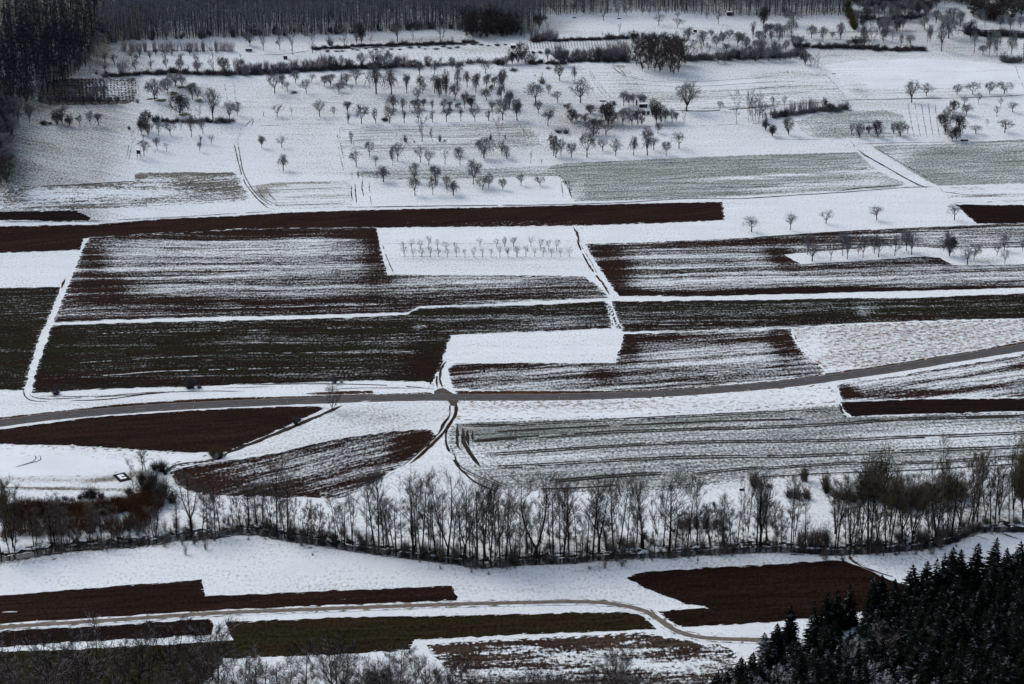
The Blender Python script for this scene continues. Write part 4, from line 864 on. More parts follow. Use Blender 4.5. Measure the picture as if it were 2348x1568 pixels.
def conifer(seed, H=18.0, W=6.5, whorls=22, per=9):
    """spruce: trunk, drooping boughs with side sprays, snow held on their upper faces"""
    r = random.Random(seed); A = MB(); B = MB()
    A.tube([Vector((0, 0, -.5)), Vector((r.uniform(-.1, .1), 0, H * .5)), Vector((0, 0, H))], [.24, .15, .02], 5)
    z = H * .06; k = 0
    while z < H * .985:
        f = z / H
        R0 = W * .5 * (1 - f) ** .66 + .12
        n = max(4, int(per * (1 - f * .45)))
        for i in range(n):
            a = 2 * math.pi * (i + r.uniform(-.35, .35)) / n + k * .7
            L = R0 * r.uniform(.7, 1.12)
            out = Vector((math.cos(a), math.sin(a), 0)); side = Vector((-out.y, out.x, 0))
            p0 = Vector((0, 0, z + r.uniform(-.2, .2)))
            sag = L * r.uniform(.18, .45)
            tip = p0 + out * L + Vector((0, 0, -sag + L * .12))
            mid = p0 + out * (L * .55) + Vector((0, 0, -sag * .35 + .03))
            wd = L * .17 + .10
            m1 = mid + side * wd + Vector((0, 0, -wd * .35)); m2 = mid - side * wd + Vector((0, 0, -wd * .35))
            b0 = len(B.v); B.v += [p0, m1, mid, m2, tip]
            B.f += [(b0, b0 + 1, b0 + 2), (b0, b0 + 2, b0 + 3), (b0 + 1, b0 + 4, b0 + 2), (b0 + 2, b0 + 4, b0 + 3)]
            for s_ in range(5):
                t = r.uniform(.2, .98); q = p0.lerp(mid, t / .55) if t < .55 else mid.lerp(tip, (t - .55) / .45)
                sg = 1 if s_ % 2 else -1
                e = q + side * (sg * L * r.uniform(.16, .32)) + out * (L * r.uniform(.08, .22)) + Vector((0, 0, -L * r.uniform(.05, .22)))
                B.tri(q + out * .13, e, q - out * .15 + Vector((0, 0, -.12)))
        z += H / whorls * r.uniform(.75, 1.15) * (1.1 - .35 * f); k += 1
    for i in range(5):
        a = i * 1.26; B.tri(Vector((0, 0, H * .96)), Vector((math.cos(a) * .25, math.sin(a) * .25, H * .955)), Vector((0, 0, H * 1.03)))
    return A, B

# ---------------------------------------------------------------- bark and twig colours
k_bark = bark_mat('dark_bark', (0.030, 0.029, 0.032), (0.060, 0.057, 0.062))
k_twig = bark_mat('fruit_twigs', (0.095, 0.096, 0.108), (0.17, 0.168, 0.185))
k_frost = bark_mat('frosted_twigs', (0.14, 0.143, 0.162), (0.24, 0.243, 0.265))
k_pink = bark_mat('reddish_twigs', (0.19, 0.16, 0.175), (0.30, 0.265, 0.285))
k_fbark = bark_mat('forest_bark', (0.016, 0.017, 0.022), (0.050, 0.052, 0.062))
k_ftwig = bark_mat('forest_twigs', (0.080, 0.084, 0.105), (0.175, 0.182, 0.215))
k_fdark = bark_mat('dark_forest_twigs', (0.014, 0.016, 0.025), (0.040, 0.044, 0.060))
k_rtwig = bark_mat('riverside_twigs', (0.060, 0.052, 0.048), (0.140, 0.122, 0.110))
k_black = bark_mat('black_bark', (0.012, 0.010, 0.010), (0.026, 0.022, 0.021))
k_rust = bark_mat('rust_reed_stems', (0.070, 0.034, 0.018), (0.150, 0.082, 0.048))
k_olive = bark_mat('olive_willow_twigs', (0.045, 0.038, 0.018), (0.110, 0.092, 0.048))
k_dbush = bark_mat('dark_bush_twigs', (0.038, 0.037, 0.043), (0.090, 0.086, 0.096))
k_brown = bark_mat('brown_copse_twigs', (0.040, 0.033, 0.034), (0.085, 0.072, 0.073))
k_lowdark = bark_mat('dark_willow_twigs', (0.020, 0.017, 0.014), (0.050, 0.043, 0.034))
k_near = bark_mat('near_bark_with_snow', (0.013, 0.011, 0.010), (0.028, 0.024, 0.021), snow_amt=0.5, snow=(0.46, 0.41, 0.44), lo=.55, hi=.95, ns=.9)
k_needle = bark_mat('spruce_needles_with_snow', (0.0028, 0.0048, 0.0040), (0.006, 0.009, 0.007), snow_amt=0.40, snow=(0.30, 0.33, 0.38), lo=1.12, hi=1.45, ns=.55, nw=2.2)
k_needlew = bark_mat('young_spruce_with_snow', (0.004, 0.0065, 0.006), (0.009, 0.012, 0.010), snow_amt=0.7, snow=(0.36, 0.39, 0.44), lo=.75, hi=1.2, ns=.9, nw=2.2)
k_spruce = bark_mat('far_spruce_needles', (0.006, 0.010, 0.014), (0.010, 0.016, 0.020), snow_amt=.4)
def variants(n, fn, names, mats):
    out = []
    for i in range(n):
        ab = fn(i)
        if isinstance(ab, tuple): out.append([ab[j].build(names[j], mats[j]) for j in range(2)])
        else: out.append([ab.build(names[0], mats[0])])
    return out
TC = ['trunk', 'crown']
K = {}
K['round'] = (5.5, 6.0, variants(10, lambda i: fruit_tree(10 + i, trunk=.27, droop=.25), TC, [k_bark, k_twig]))
K['open'] = (5.5, 6.0, variants(9, lambda i: fruit_tree(30 + i, trunk=.30, limbs=5, twigs=230, droop=.05, tw=.028, top=.1), TC, [k_bark, k_twig]))
K['pear'] = (4.2, 7.2, variants(9, lambda i: fruit_tree(50 + i, W=4.2, H=7.2, trunk=.24, limbs=7, twigs=340, droop=.75, lean=.15 * (i % 3 - 1)), TC, [k_bark, k_twig]))
K['column'] = (2.6, 6.5, variants(4, lambda i: fruit_tree(70 + i, W=2.6, H=6.5, trunk=.22, limbs=5, twigs=180, tl=.7, droop=.2), TC, [k_bark, k_twig]))
K['sapling'] = (2.4, 4.2, variants(4, lambda i: fruit_tree(80 + i, W=2.4, H=4.2, trunk=.36, limbs=4, twigs=55, tl=.6, rad=.08, tw=.022, droop=.05), TC, [k_bark, k_twig]))
K['frost'] = (5.5, 6.0, variants(9, lambda i: fruit_tree(100 + i, trunk=.22, limbs=8, twigs=420, droop=.7, tw=.032), TC, [k_bark, k_frost]))
K['dense'] = (5.5, 6.5, variants(5, lambda i: fruit_tree(120 + i, H=6.5, trunk=.12, limbs=9, twigs=620, droop=.3, tw=.035), TC, [k_bark, k_dbush]))
K['big'] = (11., 14., variants(3, lambda i: fruit_tree(140 + i, W=11, H=14, trunk=.22, limbs=10, twigs=900, droop=.12, tw=.034, tl=1.5, rad=.35), TC, [k_bark, k_twig]))
K['pale'] = (5.5, 7.5, variants(5, lambda i: tall_tree(160 + i, H=7.5, W=5.5, low=.12, twigs=260, rad=.12, tw=.022, limbs=12, tl=1.0, up=1.1), TC, [k_bark, k_frost]))
K['bush'] = (3.0, 2.5, variants(5, lambda i: shrub(180 + i, stems=90), ['bush'], [k_dbush]))
K['gbush'] = (3.0, 2.5, variants(4, lambda i: shrub(190 + i, stems=60), ['bush'], [k_twig]))
K['rust'] = (3.0, 3.2, variants(5, lambda i: broom(200 + i, W=3.6, H=3.0, stems=130, tw=.03, dy=1.3), ['bush'], [k_rust]))
K['olive'] = (9., 9., variants(3, lambda i: shrub(210 + i, W=9, H=9, stems=130, tw=.04, kids=5, fan=.85), ['bush'], [k_olive]))
K['darkwillow'] = (9., 9., variants(4, lambda i: shrub(215 + i, W=9, H=9, stems=130, tw=.04, kids=5, fan=.9), ['bush'], [k_lowdark]))
K['broom'] = (3.4, 3.2, variants(5, lambda i: broom(220 + i, W=3.4), ['bush'], [k_pink]))
K['river'] = (8., 22., variants(11, lambda i: tall_tree(240 + i, W=8, stems=1, twigs=620, limbs=28, low=.24, rad=.32, tw=.025, up=1.25, lean=.07), TC, [k_black, k_rtwig]))
K['forked'] = (9., 22., variants(10, lambda i: tall_tree(260 + i, W=9.5, stems=2 + i % 2, twigs=720, limbs=32, low=.28, fork=.10 + .05 * (i % 4), rad=.36, tw=.025, up=1.1), TC, [k_black, k_rtwig]))
K['thin'] = (4.5, 16., variants(6, lambda i: tall_tree(280 + i, H=16, W=4.5, twigs=480, limbs=20, rad=.18, low=.20, tw=.022, tl=1.3, up=1.4, lean=.08), TC, [k_black, k_rtwig]))
K['oliveriver'] = (7., 18., variants(4, lambda i: tall_tree(290 + i, H=18, W=8, stems=2 + i % 2, twigs=900, limbs=26, low=.2, fork=.08, rad=.26, tw=.028, up=1.2), TC, [k_black, k_olive]))
K['multi'] = (7., 11., variants(4, lambda i: tall_tree(300 + i, H=11, W=7, stems=3, twigs=520, limbs=18, fork=.03, rad=.17, low=.2, tl=1.2), TC, [k_black, k_rtwig]))
K['wood'] = (6., 12., variants(4, lambda i: tall_tree(310 + i, H=12, W=7, stems=3, twigs=800, limbs=26, fork=.03, rad=.14, low=.02, tl=1.5, tw=.034), TC, [k_bark, k_brown]))
K['forest'] = (6., 21., variants(7, lambda i: tall_tree(330 + i, H=21, W=6, twigs=300, limbs=13, low=.26, rad=.22, tw=.06, tl=1.7, sub=2, lean=.02, up=1.0), TC, [k_fbark, k_ftwig]))
K['dforest'] = (6.5, 19., variants(6, lambda i: tall_tree(350 + i, H=19, W=6.5, twigs=210, limbs=12, low=.28, rad=.25, tw=.06, tl=1.8, sub=2, lean=.03, up=.8), TC, [k_fbark, k_fdark]))
K['near'] = (8., 13., variants(7, lambda i: tall_tree(370 + i, H=13, W=8.5, stems=1 + i % 3, twigs=560, limbs=18, low=.15, rad=.2, tl=1.5, tw=.026, up=.75), TC, [k_near, k_near]))
K['nearbush'] = (6., 6., variants(4, lambda i: shrub(390 + i, W=6, H=6, stems=80, tw=.024, kids=7, fan=.95), ['bush'], [k_rtwig]))
K['spruce'] = (6.5, 18., variants(6, lambda i: conifer(400 + i), ['trunk', 'boughs'], [k_black, k_needle]))
K['youngspruce'] = (5.0, 10., variants(5, lambda i: conifer(420 + i, H=10, W=5.0, whorls=17, per=8), ['trunk', 'boughs'], [k_black, k_needlew]))
K['farspruce'] = (4., 6., variants(1, lambda i: conifer(440, H=6, W=4, whorls=12, per=7), ['trunk', 'boughs'], [k_bark, k_spruce]))
K['vine'] = (1.2, 1.4, variants(3, lambda i: shrub(450 + i, W=1.2, H=1.4, stems=12, tw=.03, kids=1, fan=.6), ['vine'], [k_twig]))
K['berry'] = (2.2, 1.7, variants(4, lambda i: shrub(460 + i, W=2.2, H=1.7, stems=40, tw=.04, kids=2), ['bush'], [k_dbush]))
prng = random.Random(99)
NAME = {'round': 'fruit_tree', 'open': 'fruit_tree', 'pear': 'pear_tree', 'column': 'fruit_tree', 'sapling': 'young_tree', 'frost': 'frosted_tree', 'dense': 'thick_tree', 'big': 'broad_tree', 'pale': 'slender_tree', 'bush': 'shrub', 'gbush': 'twiggy_shrub',
        'rust': 'rust_shrub', 'olive': 'willow_shrub', 'darkwillow': 'willow_shrub', 'broom': 'pollard_shrub', 'river': 'riverside_tree', 'forked': 'riverside_tree', 'thin': 'riverside_tree', 'oliveriver': 'riverside_tree', 'multi': 'riverside_tree', 'wood': 'copse_tree',
        'forest': 'forest_tree', 'dforest': 'forest_tree', 'near': 'slope_tree', 'nearbush': 'slope_shrub', 'spruce': 'spruce_tree', 'youngspruce': 'spruce_tree', 'farspruce': 'small_spruce', 'vine': 'vine', 'berry': 'berry_bush'}
LOOK = {'round': 'round bare fruit tree', 'open': 'open bare fruit tree', 'pear': 'drooping bare pear tree', 'column': 'narrow bare fruit tree', 'sapling': 'thin young tree', 'frost': 'frosted grey fruit tree', 'dense': 'dense dark tree', 'big': 'big spreading bare tree',
        'pale': 'pale feathery tree', 'bush': 'dark leafless shrub', 'gbush': 'grey twiggy shrub', 'rust': 'rust brown bush', 'olive': 'olive brown willow', 'darkwillow': 'dark willow bush', 'broom': 'pinkish upright shrub', 'river': 'tall bare tree', 'forked': 'tall forked bare tree',
        'thin': 'thin straight bare tree', 'multi': 'many-stemmed bare tree', 'oliveriver': 'olive tinted bare tree', 'wood': 'dark many-stemmed tree', 'forest': 'bare forest tree', 'dforest': 'dark forest tree', 'near': 'bare tree with snowy limbs', 'nearbush': 'tangled leafless bush', 'spruce': 'dark spruce with snow flecks',
        'youngspruce': 'small snow dusted spruce', 'farspruce': 'small dark spruce', 'vine': 'low vine stock', 'berry': 'low dark berry bush'}
ORD = ['first', 'second', 'third', 'fourth', 'fifth', 'sixth', 'seventh', 'eighth', 'ninth', 'tenth', 'eleventh', 'twelfth', 'thirteenth', 'fourteenth', 'fifteenth', 'sixteenth', 'seventeenth', 'eighteenth', 'nineteenth', 'twentieth']
def ordinal(i):
    if i < 20: return ORD[i]
    tens = ['twenty', 'thirty', 'forty', 'fifty', 'sixty', 'seventy', 'eighty', 'ninety'][min(7, (i + 1) // 10 - 2)]
    u = (i + 1) % 10
    return tens + '-' + ORD[u - 1] if u else tens[:-1] + 'ieth'
def shorten(s):
    for a, b in (('from the left', 'from left'), (' the ', ' '), ('bare ', ''), (' of ', ' ')):
        if len(s.split()) <= 16: break
        s = s.replace(a, b)
    return ' '.join(s.split()[:16])
FOOT = []
def plant(kind, loc, H, W=None, label=None, group=None, rot=None, tilt=0.0, parts=True):
    w0, h0, var = K[kind]
    W = W or w0 * H / h0
    v = var[prng.randrange(len(var))]
    if kind in ('round', 'open', 'pear', 'column', 'frost', 'dense', 'sapling', 'pale', 'big', 'thin', 'river', 'forked', 'spruce', 'youngspruce'):
        H *= prng.uniform(.88, 1.12); W *= prng.uniform(.85, 1.18)
        if not tilt and prng.random() < .5: tilt = prng.uniform(-.07, .07)
    s = (W / w0, W / w0, H / h0)
    nm = NAME[kind]
    rz = prng.uniform(0, 6.283) if rot is None else rot
    rot3 = (prng.uniform(-.02, .02), tilt, rz) if not tilt else (0, tilt, 0)
    if len(v) == 1 or not parts:
        o = obj(nm, v[0], loc=loc)
    else:
        o = obj(nm, None, loc=loc)
        for pn, me in zip(('trunk', 'boughs' if 'spruce' in kind else 'crown'), v):
            obj(pn, me, o)
    o.scale = s; o.rotation_euler = rot3
    tag(o, label and shorten(label), ('shrub' if len(v) == 1 else 'tree') if kind != 'vine' else 'vine', group)
    return o
def row(items, kind, place, group=None, wf=None):
    """items (x, y of the foot, height, width[, kind]) in whole-photograph pixels"""
    if not items: return
    B = backproj([(i[0], i[1]) for i in items])
    sc = ppm(B[:, 0], B[:, 1], B[:, 2])
    order = sorted(range(len(items)), key=lambda i: items[i][0])
    group = group or ('trees ' + place)
    looks = [LOOK[items[i][4] if len(items[i]) > 4 else kind] for i in range(len(items))]
    per = {}
    lab = {}
    for i in order:
        per.setdefault(looks[i], []).append(i)
    for lk, ids in per.items():
        for n, i in enumerate(ids):
            if len(ids) == 1: lab[i] = shorten(f'{lk} {place}')
            else: lab[i] = shorten(f'{lk}, {ordinal(n)} from the left {place}')
    for i, it in enumerate(items):
        k = it[4] if len(it) > 4 else kind
        dep = math.atan2(CAM_H - B[i, 2], B[i, 1])
        H = it[2] / (sc[i] * math.cos(dep))
        W = it[3] / sc[i] if len(it) > 3 and it[3] else None
        if k in ('river', 'forked', 'thin') and W: W *= 1.22
        if k in ('round', 'open', 'pear', 'column', 'frost', 'dense', 'sapling'):
            H *= 1.10; W = W and W * 1.12
        plant(k, tuple(B[i]), H * 1.02, W, lab[i], group, tilt=it[5] if len(it) > 5 else 0.0)
        FOOT.append((B[i, 0], B[i, 1], H, W or 1))
# ================================================================= PLANTS: where they stand
def G(r, c, *rows):
    return Z(r, c, rows)
# ---- left meadow edge, top rows
row(G(0, 0, (1100, 305, 70, 55, 'frost'), (1245, 305, 60, 40, 'sapling'), (1433, 345, 130, 110, 'frost'), (1730, 340, 105, 95, 'open'), (1995, 312, 95, 95, 'frost'), (2150, 395, 130, 110, 'frost'), (2265, 432, 180, 95, 'pale')), 'open', 'on the meadow just below the left forest')
row(G(0, 1, (95, 436, 0, 0)[:2] + (190, 90, 'pale'), (228, 322, 75, 85, 'frost'), (235, 427, 100, 75, 'open'), (345, 472, 165, 115, 'pale'), (515, 456, 180, 125, 'pale'), (670, 392, 95, 95, 'gbush'), (797, 432, 195, 135, 'pale'), (895, 378, 155, 70, 'dense'), (935, 376, 150, 90, 'dense'), (1020, 382, 85, 75, 'pale'), (1247, 360, 140, 130, 'round'), (1375, 372, 110, 50, 'pale'), (1615, 378, 160, 100, 'pale'), (1642, 322, 110, 95, 'pale'), (1455, 372, 40, 25, 'sapling'), (1720, 362, 50, 30, 'sapling')), 'open', 'on the upper meadow below the forest')
row([(TX[0] + x * SC, (438 + (x % 3) * 3) * SC, 95 * SC, 100 * SC) for x in (1065, 1130, 1190, 1250, 1330, 1385, 1430, 1500, 1590, 1640, 1700, 1750, 1860, 1920, 1985)], 'broom', 'in the pinkish shrub row on the left meadow', 'pinkish shrub row')
row(G(0, 0, (905, 627, 75, 42), (905, 545, 90, 50), (985, 555, 85, 55), (1165, 602, 80, 50), (1168, 530, 60, 45), (1130, 498, 50, 40), (1200, 492, 50, 40), (1300, 592, 75, 50), (1292, 522, 85, 50), (1430, 582, 85, 48), (1420, 515, 80, 50), (1555, 540, 85, 50), (1690, 560, 110, 60), (1340, 470, 50, 50), (1480, 475, 50, 50), (1630, 465, 50, 45), (775, 642, 78, 32, 'sapling'), (645, 652, 60, 38, 'sapling'), (840, 527, 60, 38, 'sapling')), 'column', 'in the small orchard beside the dark forest')
row(G(0, 0, (1045, 642, 150, 100, 'broom'), (1085, 640, 120, 90, 'pale'), (1115, 644, 95, 90, 'pale'), (830, 642, 50, 42, 'gbush'), (1555, 615, 120, 85, 'frost'), (1700, 640, 115, 85, 'frost'), (1840, 652, 215, 180, 'pale'), (1935, 640, 170, 110, 'dense'), (1960, 650, 70, 130, 'bush'), (2110, 650, 130, 110, 'gbush'), (2078, 545, 40, 75, 'bush'), (2070, 520, 55, 22, 'sapling')), 'round', 'by the hedge under the small orchard')
def hedge(F, n, kind, place, group, h, w, jy=2.5, hv=.3, rs=5):
    r = random.Random(rs); F = np.array(F, float)
    L = np.concatenate([[0], np.cumsum(np.linalg.norm(np.diff(F, axis=0), axis=1))])
    its = []
    for i in range(n):
        t = L[-1] * (i + .5 + r.uniform(-.35, .35)) / n
        its.append((np.interp(t, L, F[:, 0]), np.interp(t, L, F[:, 1]) + r.uniform(-jy, jy), h * r.uniform(1 - hv, 1 + hv) * r.choice([.6, .9, 1.1]), w * r.uniform(1.2, 2.4), kind if isinstance(kind, str) else r.choice(kind)))
    row(its, 'bush', place, group)
hedge(Z(0, 0, [(880, 664), (1100, 650), (1250, 640), (1500, 630), (1720, 640), (1900, 640), (2348, 640)]), 44, ['bush', 'bush', 'gbush'], 'in the dark hedge under the upper left orchard', 'upper left hedge', 12, 15, 1.2)
hedge(Z(0, 1, [(0, 632), (300, 625), (600, 605), (900, 590), (1150, 580)]), 34, 'bush', 'in the long dark hedge above the middle orchard', 'long dark hedge', 15, 17, 1.2)
hedge(Z(0, 1, [(-150, 610), (0, 600), (300, 600), (600, 590), (720, 580)]), 20, ['broom'], 'behind the long dark hedge', 'pinkish rods behind the hedge', 24, 22, 1.0)
hedge(Z(0, 1, [(1150, 580), (1300, 577), (1480, 570), (1700, 560), (2100, 535)]), 14, ['gbush', 'gbush', 'bush'], 'along the upper edge of the middle orchard', 'orchard edge shrubs', 14, 20, 2)
hedge(Z(0, 1, [(1200, 570), (1350, 572)]), 5, ['broom'], 'behind the orchard edge shrubs', 'pinkish rods above the orchard', 22, 20, 1.0, rs=9)
hedge(Z(0, 1, [(520, 425), (700, 412), (900, 402), (1200, 392), (1500, 385), (1930, 370)]), 44, 'bush', 'on the dark bank along the upper track', 'scrub on the upper bank', 8, 14, 1.4)
hedge(Z(0, 1, [(600, 440), (1000, 425), (1500, 420), (2000, 385), (2300, 390)]), 24, ['gbush'], 'below the upper track', 'scrub below the upper track', 5, 10, 3)
hedge(Z(0, 0, [(1310, 1048), (1500, 1050), (1700, 1052), (2030, 1050)]), 18, ['bush', 'gbush', 'bush'], 'in the short hedge left of the farm track', 'short hedge left', 14, 15, 1.5)
# ---- left orchard
row(G(0, 0, (1330, 857, 155, 175, 'frost'), (1440, 807, 135, 135, 'frost'), (1512, 742, 110, 150, 'frost'), (1565, 745, 90, 80, 'frost'), (1655, 857, 155, 110, 'frost'), (1700, 850, 90, 60, 'frost'), (1550, 992, 165, 165, 'dense'), (1545, 900, 60, 80, 'frost'), (1832, 1042, 275, 175, 'big'), (2040, 997, 105, 95, 'round'), (1975, 1042, 150, 90, 'round'), (1720, 1042, 100, 80, 'pale')), 'frost', 'in the frosted clump above the pole shed meadow')
row(G(0, 0, (1215, 1150, 150, 90, 'dense'), (1250, 1120, 165, 120, 'dense'), (1275, 1175, 120, 80, 'dense'), (1365, 1172, 125, 80), (1462, 1160, 100, 90), (1555, 1122, 60, 45, 'sapling'), (1645, 1177, 175, 100), (1745, 1150, 130, 90), (1232, 1217, 65, 45, 'sapling'), (1240, 1342, 115, 95), (1350, 1287, 95, 80), (1435, 1307, 65, 50, 'sapling'), (1335, 1337, 50, 20, 'sapling'), (1718, 1302, 65, 48), (1725, 1237, 75, 42, 'column'), (1820, 1242, 78, 62, 'open')), 'round', 'in the small orchard by the raised hunting stand')
row(G(0, 0, (160, 1052, 115, 95, 'dense'), (255, 1057, 155, 85, 'pear'), (375, 1070, 42, 120, 'bush'), (430, 1068, 22, 70, 'bush'), (490, 1085, 105, 85, 'dense'), (535, 1058, 135, 140, 'dense'), (600, 1085, 85, 75, 'dense'), (688, 1082, 82, 72), (775, 1080, 105, 62), (850, 1077, 112, 75, 'pear'), (1110, 1115, 38, 38, 'bush')), 'round', 'on the lower left meadow near the forest')
row(G(0, 1, (213, 1002, 95, 115), (337, 1000, 68, 42, 'sapling'), (578, 1003, 115, 115), (700, 1005, 80, 72)), 'open', 'in the thin row right of the farm track')
row(G(0, 0, (2252, 1272, 92, 72, 'round')) + G(0, 1, (252, 1268, 85, 105, 'open'), (263, 1467, 150, 88, 'pear')), 'round', 'standing alone on the white meadow right of the farm track')
# ---- middle orchard
row(G(0, 1, (190, 802, 175, 155, 'open'), (255, 760, 120, 90, 'frost'), (300, 790, 80, 60, 'open'), (370, 718, 105, 100, 'frost'), (463, 802, 112, 112, 'open'), (510, 712, 62, 62, 'open'), (620, 742, 90, 90, 'frost'), (670, 740, 105, 110, 'frost'), (742, 792, 80, 105, 'frost'), (810, 730, 115, 80, 'frost'), (855, 782, 52, 50, 'sapling'), (890, 727, 112, 110, 'round'), (355, 800, 22, 100, 'gbush')), 'frost', 'in the frosted group left in the middle orchard')
row(G(0, 1, (765, 722, 95, 95)), 'farspruce', 'among bare trees left in the middle orchard')
row(G(0, 1, (575, 562, 80, 60, 'pear'), (680, 560, 85, 50, 'pear'), (760, 602, 110, 60, 'open'), (810, 590, 90, 110, 'frost'), (935, 572, 110, 95, 'frost'), (1060, 575, 140, 95, 'pear'), (1095, 575, 95, 80, 'dense'), (1145, 602, 150, 130, 'frost'), (1240, 572, 85, 60, 'frost'), (1400, 582, 65, 95, 'dense'), (1510, 577, 80, 75, 'dense'), (1565, 637, 115, 70, 'pear'), (1620, 562, 70, 30, 'column'), (1715, 597, 110, 52, 'pear'), (1780, 632, 110, 75, 'pear'), (1435, 652, 130, 80, 'pear'), (2003, 632, 95, 95, 'open')), 'pear', 'along the top of the middle orchard')
row(G(0, 1, (1062, 807, 265, 140), (1195, 812, 225, 120), (1325, 802, 200, 92), (1465, 805, 130, 70), (1440, 760, 120, 60), (1565, 802, 165, 90), (1610, 837, 185, 95, 'dense'), (1665, 832, 225, 80, 'dense'), (1740, 862, 170, 90), (1765, 782, 200, 62), (1845, 750, 150, 60), (1922, 794, 195, 75), (2015, 752, 140, 62), (2080, 742, 90, 60), (2165, 794, 200, 90), (2055, 792, 80, 50), (2012, 857, 115, 92), (2135, 857, 115, 62), (1415, 867, 115, 75)), 'pear', 'in the tall pear row of the middle orchard')
row(G(0, 1, (820, 977, 125, 100), (1210, 952, 145, 95), (1290, 962, 110, 55), (1395, 935, 85, 70), (1430, 945, 90, 60), (1475, 942, 100, 50), (1545, 962, 115, 38, 'column'), (1640, 942, 80, 60), (1700, 942, 80, 70), (1765, 950, 80, 50), (1825, 932, 135, 75), (1880, 932, 120, 105, 'dense'), (2060, 952, 80, 85), (2210, 932, 165, 65), (1325, 930, 60, 25, 'sapling'), (1350, 962, 60, 18, 'sapling'), (1655, 905, 60, 60, 'open')), 'pear', 'in the second row of the middle orchard')
row(G(0, 1, (820, 1062, 95, 52, 'column'), (937, 1067, 165, 112), (1060, 1062, 132, 52, 'column'), (1180, 1062, 150, 112), (1303, 1057, 120, 50, 'column'), (1425, 1052, 135, 102), (1548, 1052, 100, 40, 'column'), (1667, 1047, 135, 112), (1790, 1042, 105, 48, 'column'), (1910, 1047, 155, 105), (2030, 1037, 112, 52, 'column'), (2152, 1034, 155, 122), (2275, 1034, 185, 85, 'pear'), (1140, 1037, 34, 115, 'bush')), 'round', 'in the straight front row of the middle orchard')
row(G(0, 1, (1460, 1222, 185, 120, 'pale'), (1545, 1217, 105, 45, 'open'), (1610, 1217, 85, 45, 'gbush'), (1315, 1222, 75, 55, 'gbush'), (1278, 1227, 48, 18, 'sapling'), (2120, 1202, 175, 110, 'pale'), (2045, 1202, 62, 50, 'gbush'), (2172, 1197, 60, 22, 'gbush'), (850, 1242, 115, 38, 'column'), (1390, 1225, 18, 30, 'gbush'), (1650, 1215, 20, 40, 'gbush')), 'pale', 'in the strip between the two pale wheat plots')
row(G(0, 1, (80, 1272, 92, 68)), 'round', 'in front of the farm track meadow, first tree')
row(G(0, 1, (1005, 1342, 108, 105), (1205, 1422, 130, 65), (1195, 1370, 85, 40, 'column'), (1247, 1382, 138, 105), (1442, 1397, 122, 120, 'open'), (1515, 1420, 102, 95, 'open'), (1655, 1420, 112, 60, 'sapling'), (1785, 1420, 122, 100, 'open'), (1765, 1345, 95, 82, 'pear'), (1988, 1360, 158, 152, 'frost'), (2145, 1332, 112, 80, 'pear'), (2185, 1367, 60, 60, 'open'), (893, 1432, 125, 115, 'open'), (1058, 1430, 82, 65, 'open'), (850, 1335, 25, 50, 'gbush')), 'round', 'in the row below the pale wheat plots')
row(G(1, 1, (1125, 155, 155, 145, 'pear'), (1397, 157, 135, 115), (1395, 270, 125, 112), (1572, 157, 148, 90, 'pear'), (1550, 267, 142, 95), (1667, 217, 108, 65), (1725, 270, 145, 118, 'pear'), (1898, 177, 168, 112), (1980, 224, 100, 100), (2030, 207, 110, 80), (2152, 224, 98, 85)), 'round', 'in the front orchard above the brown band')
row(G(1, 2, (137, 187, 102, 92), (297, 187, 72, 82)), 'round', 'at the right end of the front orchard')
row(G(1, 1, (945, 165, 60, 14, 'sapling'), (855, 130, 55, 30, 'sapling'), (905, 130, 60, 30, 'sapling')), 'sapling', 'at the corner where the wheel ruts turn')
# ---- centre right, upper part
row(G(0, 2, (435, 112, 62, 60), (510, 117, 72, 50), (590, 122, 72, 52), (670, 127, 76, 52), (757, 130, 72, 48), (907, 137, 62, 30), (975, 137, 82, 60), (1040, 137, 72, 55), (1178, 137, 60, 36), (1237, 137, 60, 40), (1385, 137, 60, 34), (1318, 140, 60, 40)), 'open', 'along the forest foot above the top right meadow')
row(G(0, 2, (845, 177, 112, 92), (1320, 217, 82, 92), (1485, 167, 55, 42), (1480, 244, 72, 82), (1735, 167, 62, 50), (1832, 207, 105, 72), (2222, 217, 132, 82, 'dense'), (293, 247, 140, 100, 'dense')), 'open', 'on the top right meadow')
hedge(Z(0, 2, [(235, 340), (300, 335), (450, 330)]), 8, ['broom'], 'at the left end of the vineyard hedge', 'rods by the vineyard', 27, 18, 1.5)
hedge(Z(0, 2, [(230, 358), (400, 352), (700, 345), (1060, 328)]), 26, 'bush', 'in the low dark hedge above the vineyard', 'low hedge above the vineyard', 9, 15, .8, .2)
row(G(0, 2, (355, 325, 115, 55, 'pale'), (980, 312, 95, 32, 'pale'), (835, 337, 65, 16, 'sapling'), (890, 334, 65, 90, 'gbush'), (1100, 352, 85, 110, 'dense')), 'pale', 'by the low hedge above the vineyard')
hedge(Z(0, 2, [(440, 500), (620, 498), (800, 495), (1060, 490)]), 22, ['broom', 'broom', 'gbush'], 'in the pinkish belt beneath the vineyard', 'pinkish belt beneath the vineyard', 26, 24, 2.0)
hedge(Z(0, 2, [(200, 548), (500, 545), (650, 530), (900, 530), (1060, 530)]), 26, 'bush', 'in the dark foot of the pinkish belt', 'dark foot of the pinkish belt', 12, 15, 1.5)
